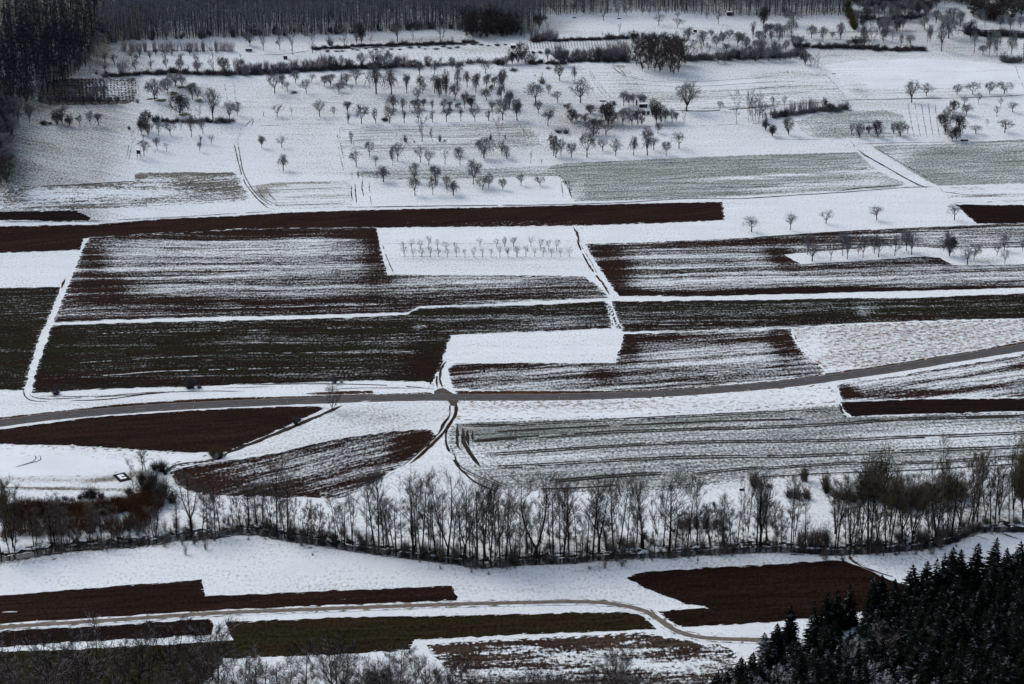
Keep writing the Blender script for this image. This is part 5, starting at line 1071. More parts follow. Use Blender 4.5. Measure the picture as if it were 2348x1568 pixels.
row(G(0, 2, (10, 555, 70, 90, 'dense'), (60, 550, 110, 90, 'dense'), (110, 545, 90, 90, 'dense'), (145, 532, 150, 120, 'dense'), (180, 550, 110, 80, 'dense'), (-60, 555, 60, 90, 'bush'), (-20, 560, 60, 80, 'bush'), (240, 540, 80, 60, 'frost'), (365, 530, 110, 60, 'frost'), (500, 565, 110, 90, 'dense'), (1010, 530, 170, 110, 'pale'), (800, 525, 100, 60, 'dense')), 'dense', 'in the dark thicket left of the pinkish belt')
rr_ = random.Random(3)
row([(TX[2] + x * SC, y * SC, h * SC, w * SC) for x, y, h, w in [(1130, 560, 250, 110), (1180, 610, 260, 120), (1210, 520, 190, 130), (1230, 600, 280, 120), (1290, 610, 285, 120), (1300, 540, 220, 130), (1350, 600, 260, 130), (1390, 560, 240, 130), (1420, 620, 280, 120), (1450, 636, 290, 120), (1490, 620, 250, 120), (1500, 560, 220, 120), (1545, 560, 170, 90), (1160, 500, 150, 100), (1400, 480, 160, 120), (1100, 520, 80, 80), (1520, 500, 160, 100), (1260, 470, 150, 120), (1440, 540, 210, 120), (1330, 620, 200, 100), (1255, 560, 230, 120)]],
    'wood', 'in the dark copse in the middle of the slope', 'dark copse')
row(G(0, 2, (1580, 342, 92, 82, 'dense'), (1705, 392, 145, 85, 'frost'), (1815, 407, 125, 75, 'frost'), (1870, 387, 135, 90, 'frost'), (1905, 445, 80, 70, 'frost'), (2000, 402, 115, 85, 'frost'), (2040, 380, 95, 80, 'frost'), (2075, 425, 105, 80, 'frost'), (2130, 335, 125, 32, 'column'), (2170, 442, 95, 75, 'frost'), (2200, 370, 80, 80, 'frost'), (2245, 420, 90, 60, 'pale'), (2290, 360, 110, 70, 'frost'), (2330, 300, 90, 60, 'frost'), (1930, 330, 70, 60, 'frost'), (2255, 300, 95, 60, 'frost'), (1620, 440, 100, 90, 'pale'), (1770, 320, 60, 60, 'frost')), 'frost', 'in the crowded orchard right of the dark copse')
hedge(Z(0, 2, [(1560, 512), (1750, 510), (2000, 502), (2348, 490)]), 34, ['gbush', 'bush', 'pale', 'gbush'], 'in the scrub line right of the copse', 'scrub line right of the copse', 20, 20, 3.0)
row(G(0, 2, (1690, 522, 175, 60, 'pale'), (1745, 522, 125, 65, 'pale'), (1830, 542, 90, 62), (1885, 542, 75, 55), (1640, 520, 110, 90, 'pale'), (2052, 532, 135, 65), (2150, 527, 105, 72), (2262, 527, 105, 82), (1960, 520, 90, 60), (2100, 500, 120, 60), (2200, 500, 120, 60), (2310, 500, 120, 60)), 'frost', 'standing in the scrub line right of the copse')
row(G(0, 2, (470, 692, 122, 128, 'round'), (600, 697, 138, 55, 'pear'), (320, 717, 62, 105, 'gbush'), (370, 592, 26, 70, 'gbush'), (320, 670, 40, 30, 'sapling'), (255, 655, 18, 18, 'gbush'), (70, 608, 30, 130, 'gbush')), 'round', 'on the rough meadow below the pinkish belt')
row(G(0, 2, (32, 932, 165, 75, 'pear'), (98, 1032, 185, 70, 'pear'), (5, 990, 90, 50), (260, 892, 145, 168), (375, 807, 82, 62), (452, 887, 92, 95, 'open'), (648, 887, 170, 152), (285, 972, 85, 115), (368, 1082, 145, 112), (420, 997, 68, 28, 'sapling'), (-30, 760, 130, 60, 'pear')), 'round', 'in the loose orchard left of the white shed')
row(G(0, 2, (540, 950, 50, 70), (565, 1052, 125, 115, 'dense'), (610, 1040, 70, 80, 'dense'), (735, 977, 85, 112, 'dense'), (690, 1050, 60, 70, 'dense'), (860, 1040, 165, 100, 'dense'), (890, 1072, 185, 130, 'dense'), (920, 1070, 110, 100, 'dense'), (760, 1167, 135, 150), (820, 1080, 55, 60, 'dense'), (865, 1162, 85, 160, 'open'), (1012, 1077, 135, 95, 'frost'), (1090, 1075, 120, 100, 'frost'), (1140, 1077, 130, 95, 'dense'), (1175, 1075, 70, 60, 'dense'), (520, 1147, 55, 110, 'gbush'), (460, 1140, 35, 110, 'gbush'), (1050, 1000, 70, 90, 'frost'), (760, 1060, 50, 80, 'bush')), 'dense', 'in the thick clump below the white shed')
row(G(0, 2, (1270, 1010, 140, 80, 'dense'), (1300, 1062, 160, 110, 'dense'), (1340, 1060, 160, 110, 'dense'), (1375, 1050, 100, 80, 'frost'), (1435, 1057, 115, 90, 'frost'), (1470, 1045, 70, 60, 'frost'), (1535, 1080, 125, 50, 'pale'), (1315, 1148, 92, 62, 'pear'), (1190, 985, 50, 70, 'bush'), (1230, 985, 45, 50, 'bush')), 'dense', 'in the dark group right of the white shed')
row(G(0, 2, (1020, 912, 112, 95, 'round'), (1065, 905, 90, 80, 'frost'), (1100, 905, 95, 70, 'frost'), (1165, 890, 90, 80, 'frost'), (1190, 895, 75, 70, 'frost'), (935, 902, 45, 42, 'bush')), 'frost', 'beside the white roofed shed')
row(G(0, 2, (1562, 957, 280, 225)), 'big', 'standing alone beside the pale wheat field, largest on the slope')
row(G(0, 2, (1845, 952, 80, 62, 'open'), (1990, 1062, 235, 100, 'pale'), (2090, 1042, 205, 75, 'pale'), (2115, 1040, 190, 80, 'pale'), (2180, 1052, 195, 95, 'pale'), (2240, 1040, 120, 90, 'pale'), (2305, 912, 75, 40, 'sapling')), 'pale', 'at the left end of the tan scrub line')
row(G(0, 2, (435, 1357, 120, 95), (418, 1340, 175, 70, 'pear'), (480, 1340, 130, 90), (570, 1357, 132, 82), (703, 1352, 190, 142), (840, 1297, 95, 92, 'open'), (950, 1342, 142, 102), (1103, 1334, 160, 82, 'pear'), (1223, 1337, 240, 100, 'pear'), (1275, 1290, 100, 100, 'open'), (1383, 1337, 115, 92), (1495, 1277, 135, 122, 'open')), 'round', 'in the tree row above the green wheat field')
row(G(0, 2, (218, 1407, 82, 32, 'sapling'), (15, 1367, 92, 70, 'open'), (312, 1412, 40, 36, 'sapling')), 'open', 'at the left corner above the green wheat field')
row(G(0, 2, (2240, 1117, 72, 60), (2297, 1172, 92, 62)), 'dense', 'on white ground under the tan scrub line')
# ---- right, upper part
row(G(0, 3, (110, 217, 135, 85, 'dense'), (365, 217, 145, 155, 'round'), (300, 130, 60, 80, 'frost')), 'round', 'on the snowfield under the right forest')
row(G(0, 3, (18, 302, 125, 36, 'column'), (240, 402, 205, 65), (125, 330, 130, 60), (350, 320, 140, 100), (70, 350, 80, 70), (165, 300, 100, 60), (290, 300, 90, 60), (520, 332, 115, 82), (620, 362, 135, 72), (770, 342, 135, 92), (700, 330, 60, 50), (430, 400, 90, 90), (370, 420, 120, 80), (900, 400, 80, 110, 'dense'), (840, 400, 60, 60), (30, 420, 80, 60), (100, 440, 100, 60), (300, 440, 100, 60), (200, 460, 110, 60), (1000, 330, 60, 45, 'open'), (1140, 380, 90, 60, 'pale'), (955, 400, 70, 60)), 'frost', 'in the crowded orchard below the right snowfield')
row(G(0, 3, (40, 527, 110, 72), (150, 527, 120, 72), (248, 524, 130, 82), (295, 520, 60, 40), (336, 520, 70, 50), (430, 500, 110, 90, 'dense'), (466, 557, 115, 92, 'dense'), (510, 592, 95, 60, 'pale'), (575, 582, 100, 55, 'pale'), (545, 575, 70, 40, 'pale'), (80, 500, 90, 60), (200, 500, 110, 60), (370, 500, 90, 60)), 'frost', 'at the lower edge of the right orchard')
hedge(Z(0, 3, [(380, 405), (600, 410), (900, 418), (1030, 420)]), 20, 'bush', 'in the dark hedge above the far right snowfield', 'dark hedge far right', 15, 17, 1.2)
hedge(Z(0, 3, [(1050, 430), (1200, 432), (1500, 435)]), 14, 'bush', 'in the right half of the dark hedge', 'dark hedge right half', 13, 17, 1.2)
hedge(Z(0, 3, [(-100, 490), (100, 492), (400, 485)]), 12, ['gbush', 'bush'], 'in the scrub at the right orchard foot', 'scrub at the right orchard foot', 16, 20, 2)
r_ = random.Random(77)
its = []
for k in range(70):
    x = r_.uniform(900, 1540); y = r_.choice([r_.uniform(150, 190), r_.uniform(240, 290), r_.uniform(330, 400), r_.uniform(90, 130)])
    its.append((TX[3] + x * SC, y * SC, r_.uniform(70, 130) * SC, r_.uniform(50, 100) * SC, r_.choice(['frost', 'pale', 'pale', 'frost', 'dense'])))
row(its, 'frost', 'in the overgrown orchard under the right forest', 'overgrown orchard right')
hedge(Z(0, 3, [(940, 162), (1100, 165), (1400, 160), (1480, 150)]), 16, 'bush', 'in the dark line inside the overgrown orchard', 'dark line in the overgrown orchard', 11, 18, 2)
hedge(Z(0, 3, [(830, 70), (850, 140), (870, 200), (895, 262)]), 10, ['olive'], 'in the brownish hedge climbing to the right forest', 'brownish hedge', 26, 17, 2, .2)
row(G(0, 3, (1635, 437, 265, 155, 'big'), (1700, 330, 200, 150, 'frost'), (1590, 200, 110, 100, 'frost'), (1740, 190, 130, 150, 'frost'), (1490, 150, 100, 60, 'pale'), (1650, 230, 110, 90, 'frost'), (1800, 230, 130, 120, 'frost'), (1545, 340, 120, 50, 'open')), 'frost', 'in the clump right of the overgrown orchard')
row(G(0, 3, (1918, 462, 180, 70, 'open'), (1992, 472, 85, 72), (2050, 470, 175, 75), (2115, 482, 190, 80), (2240, 470, 190, 90), (2345, 545, 230, 60, 'dense'), (1890, 330, 140, 110, 'dense'), (1975, 170, 90, 80), (2010, 250, 150, 60, 'pale'), (2140, 240, 110, 70), (2230, 250, 110, 70), (2160, 190, 110, 40, 'pale'), (2320, 240, 90, 60)), 'frost', 'around the dark hedge at the far right')
hedge(Z(0, 3, [(1850, 285), (1950, 300), (2100, 305), (2250, 315), (2400, 320)]), 20, 'bush', 'in the thick dark hedge at the far right', 'thick dark hedge far right', 17, 22, 2.5)
hedge(Z(0, 3, [(2160, 525), (2250, 528), (2320, 530)]), 6, ['gbush', 'broom'], 'in the shrub clump at the far right meadow', 'shrub clump far right', 20, 22, 2)
row(G(0, 3, (1380, 882, 200, 150, 'big'), (1508, 827, 92, 100), (1770, 817, 88, 92), (1905, 812, 92, 120), (2050, 810, 95, 92), (2177, 807, 108, 118)), 'round', 'in the single row on the far right field')
hedge(Z(0, 3, [(0, 1035), (120, 1020), (250, 1005)]), 8, ['pale', 'gbush', 'pale'], 'at the foot of the pale scrub', 'pale scrub left end', 30, 22, 3)
row(G(0, 3, (185, 907, 75, 45), (290, 917, 75, 42)), 'open', 'on the snow strip above the tan scrub')
hedge(Z(0, 3, [(260, 1000), (400, 985), (500, 965), (560, 960), (700, 950), (830, 945)]), 19, ['gbush', 'gbush', 'bush'], 'in the tan scrub line above the small wheat plot', 'tan scrub line', 15, 20, 2)
row(G(0, 3, (360, 985, 120, 110, 'broom'), (420, 975, 110, 100, 'broom'), (480, 965, 130, 120, 'broom'), (530, 960, 130, 110, 'broom'), (310, 995, 80, 80, 'broom'), (630, 955, 100, 50, 'dense'), (680, 950, 70, 60, 'dense'), (810, 945, 45, 50, 'broom')), 'broom', 'rising above the tan scrub line')
row(G(0, 3, (125, 1122, 82, 55), (185, 1172, 90, 62), (325, 1162, 150, 95, 'dense'), (305, 1100, 80, 70, 'open')), 'dense', 'left of the small wheat plot')
row(G(0, 3, (865, 1157, 108, 52, 'column'), (935, 1187, 125, 85), (1010, 1157, 75, 55), (1092, 1184, 165, 128), (1228, 1152, 92, 75), (1285, 1177, 105, 85), (1345, 1150, 70, 50, 'open')), 'dense', 'in the tree row under the small wheat plot')
row(G(0, 3, (1745, 962, 98, 105, 'dense'), (1835, 907, 72, 72, 'open'), (1855, 992, 95, 95, 'frost'), (1953, 887, 75, 65, 'open'), (2148, 922, 68, 52, 'open'), (2113, 1002, 82, 72, 'open'), (2247, 964, 78, 92, 'open'), (1670, 1157, 190, 120, 'dense'), (1640, 1080, 110, 90, 'dense'), (1800, 1152, 150, 115, 'dense'), (1765, 1070, 100, 90, 'frost'), (1730, 1207, 110, 90, 'dense'), (1765, 1205, 130, 90, 'dense'), (1933, 1152, 70, 115, 'open'), (2027, 1092, 60, 36, 'sapling'), (2183, 1140, 108, 118, 'round')), 'open', 'on the white orchard at the far right')
# ---- trees on the fields below
row(G(1, 2, (2118, 585, 132, 152)) + G(1, 3, (337, 569, 122, 118), (647, 515, 112, 112), (1080, 482, 118, 135), (1750, 482, 122, 122)), 'open', 'on the white strip above the broken ploughland')
row(G(1, 3, (485, 782, 155, 95), (527, 840, 160, 165), (687, 832, 155, 85, 'open'), (787, 792, 180, 105), (827, 822, 165, 100), (922, 782, 72, 60, 'open'), (963, 812, 155, 95, 'open'), (1060, 772, 155, 95), (1097, 805, 155, 112, 'open'), (1237, 795, 115, 90, 'open'), (1245, 750, 130, 60), (1338, 752, 155, 112), (1380, 782, 175, 125)), 'round', 'on the left half of the grass island')
row(G(1, 3, (1707, 797, 205, 135, 'dense'), (1858, 867, 135, 152, 'open'), (1918, 832, 135, 110), (2115, 792, 85, 72, 'open'), (2175, 752, 125, 112), (2182, 864, 112, 82, 'open'), (2335, 752, 95, 62)), 'round', 'on the right half of the grass island')
row(G(1, 1, *[(x, 803 + (x % 5), 60 + (x * 7) % 34, 46 + (x * 5) % 26) for x in (1305, 1380, 1455, 1528, 1600, 1677, 1752, 1828, 1903, 1978, 2050, 2127, 2197, 2275)]) + G(1, 2, *[(x, 800, 78, 56) for x in (25, 100, 178, 253, 325, 400, 475, 550)]), 'sapling', 'in the front row of the young orchard', 'young orchard front row')
row(G(1, 1, *[(x, 742, 66 + (x * 7) % 34, 50 + (x * 3) % 24) for x in (1297, 1368, 1445, 1515, 1592, 1662, 1740)]) + G(1, 1, *[(x, 713, 70, 56) for x in (1955, 2100, 2170, 2245)]) + G(1, 2, *[(x, 712, 74, 56) for x in (-5, 75, 220)]) + G(1, 2, *[(x, 745, 92, 62) for x in (300, 375, 440)]), 'sapling', 'in the back row of the young orchard', 'young orchard back row')
row(G(2, 0, (480, 517, 70, 110, 'bush'), (1640, 462, 140, 140, 'dense'), (1700, 462, 30, 60, 'bush'), (370, 765, 0, 0)[:0] or (1232, 0, 0, 0)[:0] or (1880, 1068, 125, 150, 'olive')), 'bush', 'on the verge by the dark green field') if False else None
row(G(2, 0, (480, 517, 70, 110, 'bush'), (1625, 464, 130, 110, 'bush'), (1655, 462, 100, 90, 'bush'), (1715, 462, 28, 70, 'bush')), 'bush', 'on the field edge above the road')
row(G(2, 1, (705, 418, 90, 85, 'bush'), (765, 412, 14, 50, 'bush'), (690, 505, 75, 140, 'pale'), (1530, 425, 50, 30, 'bush')), 'bush', 'on the snowy verge above the road')
row(G(2, 1, (688, 660, 180, 150, 'multi')), 'multi', 'over the ditch mouth beside the road')
row(G(2, 1, (370, 770, 70, 95, 'bush'), (400, 745, 40, 60, 'bush')), 'bush', 'on the ditch bank below the road')
row(G(2, 0, (1830, 1048, 90, 120, 'olive'), (1895, 1052, 95, 120, 'olive'), (1850, 1070, 50, 90, 'gbush')), 'olive', 'by the ditch at the tip of the dark field')
# ---- stream: trees on the bank
row(G(3, 0, (12, 468, 470, 150), (85, 452, 330, 120, 'thin'), (122, 430, 260, 110, 'thin'), (290, 387, 350, 100, 'thin'), (310, 382, 260, 90, 'thin'), (440, 377, 420, 150), (475, 372, 380, 150, 'forked'), (530, 372, 300, 110, 'thin'), (555, 367, 300, 110, 'thin'), (600, 365, 230, 90, 'thin'), (770, 347, 290, 110, 'thin'), (800, 347, 220, 80, 'thin'), (870, 345, 320, 110, 'thin'), (955, 342, 280, 100, 'thin'), (1010, 335, 200, 80, 'thin'), (1320, 315, 260, 80, 'thin'), (1335, 312, 470, 150, 'river', .1), (1515, 292, 340, 110, 'thin'), (1650, 292, 460, 190, 'forked'), (1735, 287, 380, 100, 'thin'), (1780, 280, 300, 110, 'thin'), (1815, 277, 330, 140, 'multi'), (1850, 272, 350, 120, 'thin'), (1890, 252, 320, 110, 'thin'), (2005, 237, 330, 90, 'thin'), (2075, 242, 350, 150, 'multi'), (2135, 217, 300, 110, 'thin'), (2210, 202, 290, 90, 'thin'), (2258, 197, 320, 100, 'thin')), 'river', 'on the stream bank, left reach')
row(G(3, 1, (-30, 200, 300, 110, 'thin'), (40, 202, 360, 110, 'thin'), (85, 192, 320, 100, 'thin'), (160, 222, 300, 150, 'multi'), (210, 302, 610, 170, 'river'), (245, 297, 370, 140, 'multi'), (278, 302, 420, 150, 'thin'), (302, 302, 460, 140, 'thin'), (350, 290, 300, 120, 'multi'), (465, 337, 290, 170, 'multi'), (505, 342, 290, 170, 'multi'), (560, 345, 270, 160, 'multi'), (620, 350, 230, 150, 'multi'), (725, 357, 360, 120, 'thin'), (765, 365, 300, 110, 'multi'), (790, 372, 400, 130, 'thin'), (860, 377, 490, 160, 'forked')), 'multi', 'on the stream bank, left of the tall row')
row(G(3, 1, (1050, 397, 590, 200, 'river', -.16), (1085, 412, 560, 150, 'river', -.05), (1130, 402, 500, 150), (1185, 417, 340, 100, 'thin'), (1235, 432, 350, 130), (1385, 442, 560, 240, 'forked'), (1412, 437, 520, 150), (1440, 422, 470, 120, 'thin'), (1520, 422, 420, 110, 'thin'), (1608, 440, 330, 90, 'thin'), (1680, 472, 600, 230, 'forked'), (1810, 502, 620, 190, 'forked'), (1832, 502, 560, 150), (1890, 500, 420, 110, 'thin'), (1930, 532, 640, 200, 'river', -.06), (1985, 527, 600, 150, 'thin'), (2005, 522, 560, 120, 'thin'), (2050, 522, 580, 150), (2085, 502, 420, 110, 'thin'), (2130, 522, 620, 170, 'river'), (2170, 517, 540, 130, 'river', .08), (2290, 500, 300, 110, 'thin')), 'river', 'in the tall riverside row at the centre')
row(G(3, 2, (10, 517, 560, 150), (70, 500, 260, 110, 'thin'), (180, 482, 470, 110, 'thin'), (225, 470, 300, 80, 'thin'), (257, 484, 680, 300, 'forked'), (300, 452, 260, 110, 'multi'), (415, 452, 560, 160), (500, 472, 600, 180, 'river', .08), (515, 475, 520, 130, 'thin'), (552, 462, 540, 120, 'thin'), (650, 492, 220, 50, 'thin'), (660, 480, 300, 70, 'thin'), (752, 472, 620, 210, 'river'), (805, 442, 580, 220, 'forked'), (870, 420, 330, 110, 'thin'), (932, 402, 600, 180), (980, 402, 520, 130, 'river', .07), (1130, 352, 520, 140), (1185, 402, 590, 200, 'forked'), (1410, 462, 660, 240, 'river'), (1462, 442, 380, 90, 'thin')), 'river', 'in the riverside row right of the centre')
row(G(3, 2, (1525, 362, 270, 90, 'thin'), (1560, 350, 220, 110, 'multi'), (1600, 352, 280, 100, 'thin'), (1640, 362, 270, 100, 'thin'), (1700, 360, 300, 130, 'multi'), (1760, 370, 280, 110, 'thin'), (1850, 402, 330, 190, 'multi'), (1885, 412, 320, 190, 'multi'), (1940, 372, 370, 120, 'thin'), (2050, 370, 240, 80, 'thin'), (2165, 382, 480, 150), (2197, 387, 540, 190, 'forked'), (2242, 372, 420, 120, 'thin'), (2330, 360, 320, 90, 'thin')), 'thin', 'on the bank by the fallen brushwood')
row(G(3, 3, (45, 372, 520, 160), (80, 377, 520, 180, 'forked'), (140, 332, 300, 90, 'thin'), (220, 382, 320, 120, 'multi'), (260, 370, 230, 120, 'multi'), (345, 382, 520, 130, 'thin'), (360, 375, 480, 110, 'thin'), (378, 302, 430, 110, 'thin'), (470, 392, 440, 100, 'thin'), (725, 417, 520, 160), (745, 380, 460, 140), (820, 422, 400, 100, 'thin'), (850, 420, 430, 120, 'thin'), (890, 422, 420, 90, 'thin'), (1010, 412, 640, 240, 'river', -.07), (1032, 412, 620, 170), (1100, 400, 300, 140, 'multi'), (1160, 392, 440, 120), (1195, 392, 460, 130), (1295, 372, 400, 120, 'thin'), (1330, 370, 300, 130, 'multi'), (1390, 362, 400, 180, 'forked'), (1600, 332, 520, 220, 'river', -.1), (1560, 340, 260, 220, 'multi'), (1660, 300, 300, 160, 'multi'), (1720, 302, 600, 190), (1780, 260, 380, 120, 'thin'), (1860, 222, 430, 120, 'thin'), (1905, 200, 420, 120), (1945, 182, 430, 120, 'thin'), (2060, 192, 480, 130, 'thin'), (2100, 192, 490, 130), (2130, 190, 420, 100, 'thin'), (2222, 182, 420, 120, 'thin'), (2260, 180, 470, 110, 'thin'), (2340, 170, 440, 150)), 'river', 'on the stream bank, right reach')
row([(x, float(np.interp(x, [a[0] for a in RIVER_F], [a[1] for a in RIVER_F])) - r_.uniform(2, 14), r_.uniform(75, 150), r_.uniform(22, 40), r_.choice(['thin', 'thin', 'river', 'multi'])) for x in [840, 868, 884, 903, 921, 950, 968, 986, 1000, 1015, 1038, 1058, 1077, 1093, 1108, 1125, 1138, 1150, 1172, 1192, 1210, 1236, 1262, 1285, 1303, 1322, 1345, 1375, 1391, 1412, 1436, 1452, 1470, 1500, 1520, 1548, 1575, 1600, 1628, 1655, 1690, 1712]], 'thin', 'filling the centre of the stream row', 'slim trees filling the stream row')
row([(x, float(np.interp(x, [a[0] for a in RIVER_F], [a[1] for a in RIVER_F])) - r_.uniform(4, 40), r_.uniform(90, 160), r_.uniform(40, 62), 'oliveriver') for x in [1915, 1948, 1975, 2010, 2040, 2068, 2095, 2128, 2150, 2172, 2200, 2232, 2258, 2290, 2322, 2345, 15, 30]], 'oliveriver', 'in the tinted group on the right reach', 'olive tinted trees on the right reach')
# willow masses, reed bed, brush on the stream meadow
row(G(2, 0, (1390, 1175, 110, 190, 'darkwillow'), (1330, 1165, 90, 110, 'darkwillow'), (1225, 1165, 150, 80, 'thin'), (1255, 1175, 170, 60, 'thin'), (1220, 1290, 150, 150, 'darkwillow'), (1310, 1300, 170, 220, 'darkwillow'), (1270, 1380, 170, 240, 'darkwillow'), (1400, 1400, 190, 200, 'darkwillow'), (1480, 1445, 130, 160, 'darkwillow'), (1360, 1450, 180, 200, 'darkwillow'), (1150, 1330, 220, 50, 'thin'), (1110, 1370, 60, 120, 'bush')), 'darkwillow', 'in the dark thicket at the end of the ditch')
row(G(2, 0, (740, 1400, 70, 120, 'bush'), (800, 1405, 115, 180, 'darkwillow'), (870, 1410, 70, 110, 'bush'), (690, 1415, 50, 90, 'bush'), (560, 1420, 40, 110, 'gbush'), (500, 1440, 50, 80, 'gbush'), (620, 1430, 45, 80, 'gbush')), 'bush', 'on the snow above the rust brown reeds')
row(G(2, 0, (10, 1560, 250, 260, 'olive'), (-60, 1500, 220, 200, 'olive'), (80, 1600, 150, 130, 'darkwillow')), 'olive', 'at the left picture edge above the stream')
its = []
for k in range(60):
    x = 120 + 1250 * (k + .5) / 60
    its.append((TX[0] + x * SC, TY[2] + (1490 + 45 * math.sin(x / 330.) + r_.uniform(-14, 30)) * SC + (10 if x < 250 else 0), r_.uniform(70, 120) * SC, r_.uniform(120, 190) * SC))
row(its, 'rust', 'in the upper edge of the rust brown reed bed', 'reed bed upper edge')
its = [(x * SC, TY[3] + y * SC, r_.uniform(70, 140) * SC, r_.uniform(110, 200) * SC, r_.choice(['rust', 'rust', 'rust', 'nearbush'])) for x, y in
       [(90, 180), (140, 120), (110, 250), (170, 200), (220, 270), (230, 160), (300, 230), (330, 290), (400, 260), (440, 200), (480, 280), (560, 270), (600, 200), (660, 250), (720, 190), (780, 260), (840, 200), (900, 240), (960, 200), (1000, 270), (1060, 230), (1110, 250), (1150, 190), (1180, 240), (1230, 190), (1250, 130), (1290, 110), (1320, 60), (1200, 120), (1240, 70), (190, 80), (60, 300)]]
row(its, 'rust', 'in the lower part of the reed bed', 'reed bed lower part')
row(G(2, 2, (2140, 1305, 145, 140, 'olive'), (2180, 1300, 60, 110, 'bush')), 'olive', 'alone above the riverside trees')
row(G(2, 3, (455, 1258, 160, 130, 'olive'), (470, 1262, 50, 80, 'bush'), (640, 1330, 180, 150, 'olive'), (650, 1365, 90, 120, 'darkwillow'), (30, 1310, 60, 120, 'bush'), (160, 1315, 40, 100, 'gbush'), (330, 1400, 85, 130, 'bush'), (400, 1410, 90, 130, 'bush'), (480, 1410, 100, 110, 'bush')), 'olive', 'in the bush row left of the olive willow')
row(G(2, 3, (1010, 1385, 370, 300, 'olive'), (1100, 1385, 420, 380, 'olive'), (1060, 1390, 300, 300, 'darkwillow'), (960, 1410, 190, 200, 'darkwillow'), (1250, 1400, 260, 200, 'olive')), 'olive', 'forming the large olive willow dome')
row(G(2, 3, (1200, 1470, 220, 240, 'darkwillow'), (1300, 1500, 240, 260, 'darkwillow'), (1400, 1470, 250, 260, 'darkwillow'), (1500, 1450, 250, 240, 'olive'), (1600, 1440, 250, 240, 'olive'), (1700, 1410, 270, 260, 'darkwillow'), (1800, 1400, 210, 200, 'darkwillow'), (880, 1440, 110, 170, 'darkwillow'), (740, 1400, 70, 150, 'bush'), (800, 1420, 80, 150, 'bush'), (1900, 1400, 330, 180, 'multi'), (1950, 1390, 300, 140, 'multi'), (1630, 1390, 450, 110, 'thin'), (1270, 1480, 160, 240, 'darkwillow'), (1450, 1500, 200, 240, 'olive')), 'darkwillow', 'in the dark willow mass by the right trees')
row(G(2, 3, (2340, 1385, 560, 360, 'olive'), (2300, 1390, 330, 220, 'olive'), (2330, 1390, 200, 220, 'darkwillow')), 'olive', 'at the right picture edge above the stream')
row(G(3, 2, (1500, 225, 120, 130), (1560, 215, 110, 150), (1640, 215, 120, 150), (1720, 220, 110, 150), (1800, 215, 110, 140), (1850, 210, 90, 110), (1350, 120, 30, 50), (1200, 320, 60, 110), (1000, 370, 90, 150), (900, 420, 110, 150), (1080, 390, 90, 150), (380, 400, 80, 120), (1260, 360, 60, 110), (200, 400, 70, 100), (700, 430, 70, 100)), 'nearbush', 'among the riverside trunks right of the centre')
row(G(3, 3, (430, 380, 180, 160), (510, 370, 190, 160), (580, 375, 170, 160), (650, 370, 180, 140), (620, 330, 140, 120), (1270, 330, 120, 140), (1100, 390, 110, 140), (1440, 340, 120, 120), (1500, 345, 160, 160), (1620, 340, 200, 170), (1700, 300, 170, 140), (1820, 215, 90, 120), (2020, 190, 80, 110), (2280, 190, 80, 110), (930, 380, 110, 110)), 'nearbush', 'among the riverside trunks at the right')
row(G(3, 1, (440, 320, 150, 130), (600, 345, 150, 150), (700, 350, 120, 130), (120, 230, 140, 150), (330, 300, 140, 130), (950, 375, 80, 120), (1300, 430, 110, 130), (1480, 440, 120, 130), (1560, 450, 120, 130), (1750, 490, 130, 130), (2230, 500, 90, 120), (1620, 460, 100, 110)), 'nearbush', 'among the riverside trunks left of the centre')

# ---- undergrowth on the stream banks: nobody could count it
def merge_stuff(name, places, label, cat=None):
    vs, fs, off, mats, fm = [], [], 0, [], []
    cache = {}
    for me, loc, s, rz in places:
        if me.name not in cache:
            n = len(me.vertices); c = np.zeros(n * 3, np.float32); me.vertices.foreach_get('co', c)
            cache[me.name] = (c.reshape(-1, 3), [tuple(p.vertices) for p in me.polygons])
        c, f = cache[me.name]
        cs, sn = math.cos(rz), math.sin(rz)
        q = np.column_stack([(c[:, 0] * cs - c[:, 1] * sn) * s[0], (c[:, 0] * sn + c[:, 1] * cs) * s[0], c[:, 2] * s[1]]) + np.array(loc)
        vs.append(q); fs += [tuple(v + off for v in p) for p in f]
        if me.materials[0] not in mats: mats.append(me.materials[0])
        fm += [mats.index(me.materials[0])] * len(f)
        off += len(c)
    o = obj(name, mesh_of(name, np.vstack(vs), fs, mats, fm))
    return tag(o, label, cat, kind='stuff')
under = shrub(500, W=2.4, H=1.5, stems=16, tw=.035, kids=1).build('u', k_lowdark)
under2 = shrub(501, W=2.4, H=2.2, stems=14, tw=.03, kids=2).build('u', k_rtwig)
pl = []
for k in range(620):
    x = r_.uniform(-165, 172); y = float(river_y(x)) + r_.choice([-1, 1, 1, 1]) * abs(r_.gauss(2.8, 3.0))
    pl.append((r_.choice([under, under2, under2]), (x, y, float(terrain(x, y))), (r_.uniform(.7, 1.5), r_.uniform(.5, 1.3)), r_.uniform(0, 6.28)))
for k in range(170):
    x = r_.uniform(-20, 160); y = float(river_y(x)) + abs(r_.gauss(5, 9))
    pl.append((under2, (x, y, float(terrain(x, y))), (r_.uniform(.5, 1.2), r_.uniform(.3, .9)), r_.uniform(0, 6.28)))
under3 = shrub(502, W=4.5, H=5.0, stems=26, tw=.022, kids=5, fan=.6).build('u', k_rtwig)
under4 = tall_tree(503, H=7, W=3.5, twigs=110, limbs=9, rad=.07, low=.15, tw=.02, tl=1.0)[0].build('u', k_rtwig)
for k in range(330):
    x = r_.uniform(-165, 172); y = float(river_y(x)) + r_.choice([-1, 1, 1, 1, 1]) * abs(r_.gauss(3, 5))
    pl.append((r_.choice([under3, under3, under4]), (x, y, float(terrain(x, y))), (r_.uniform(.6, 1.4), r_.uniform(.4, 1.15)), r_.uniform(0, 6.28)))
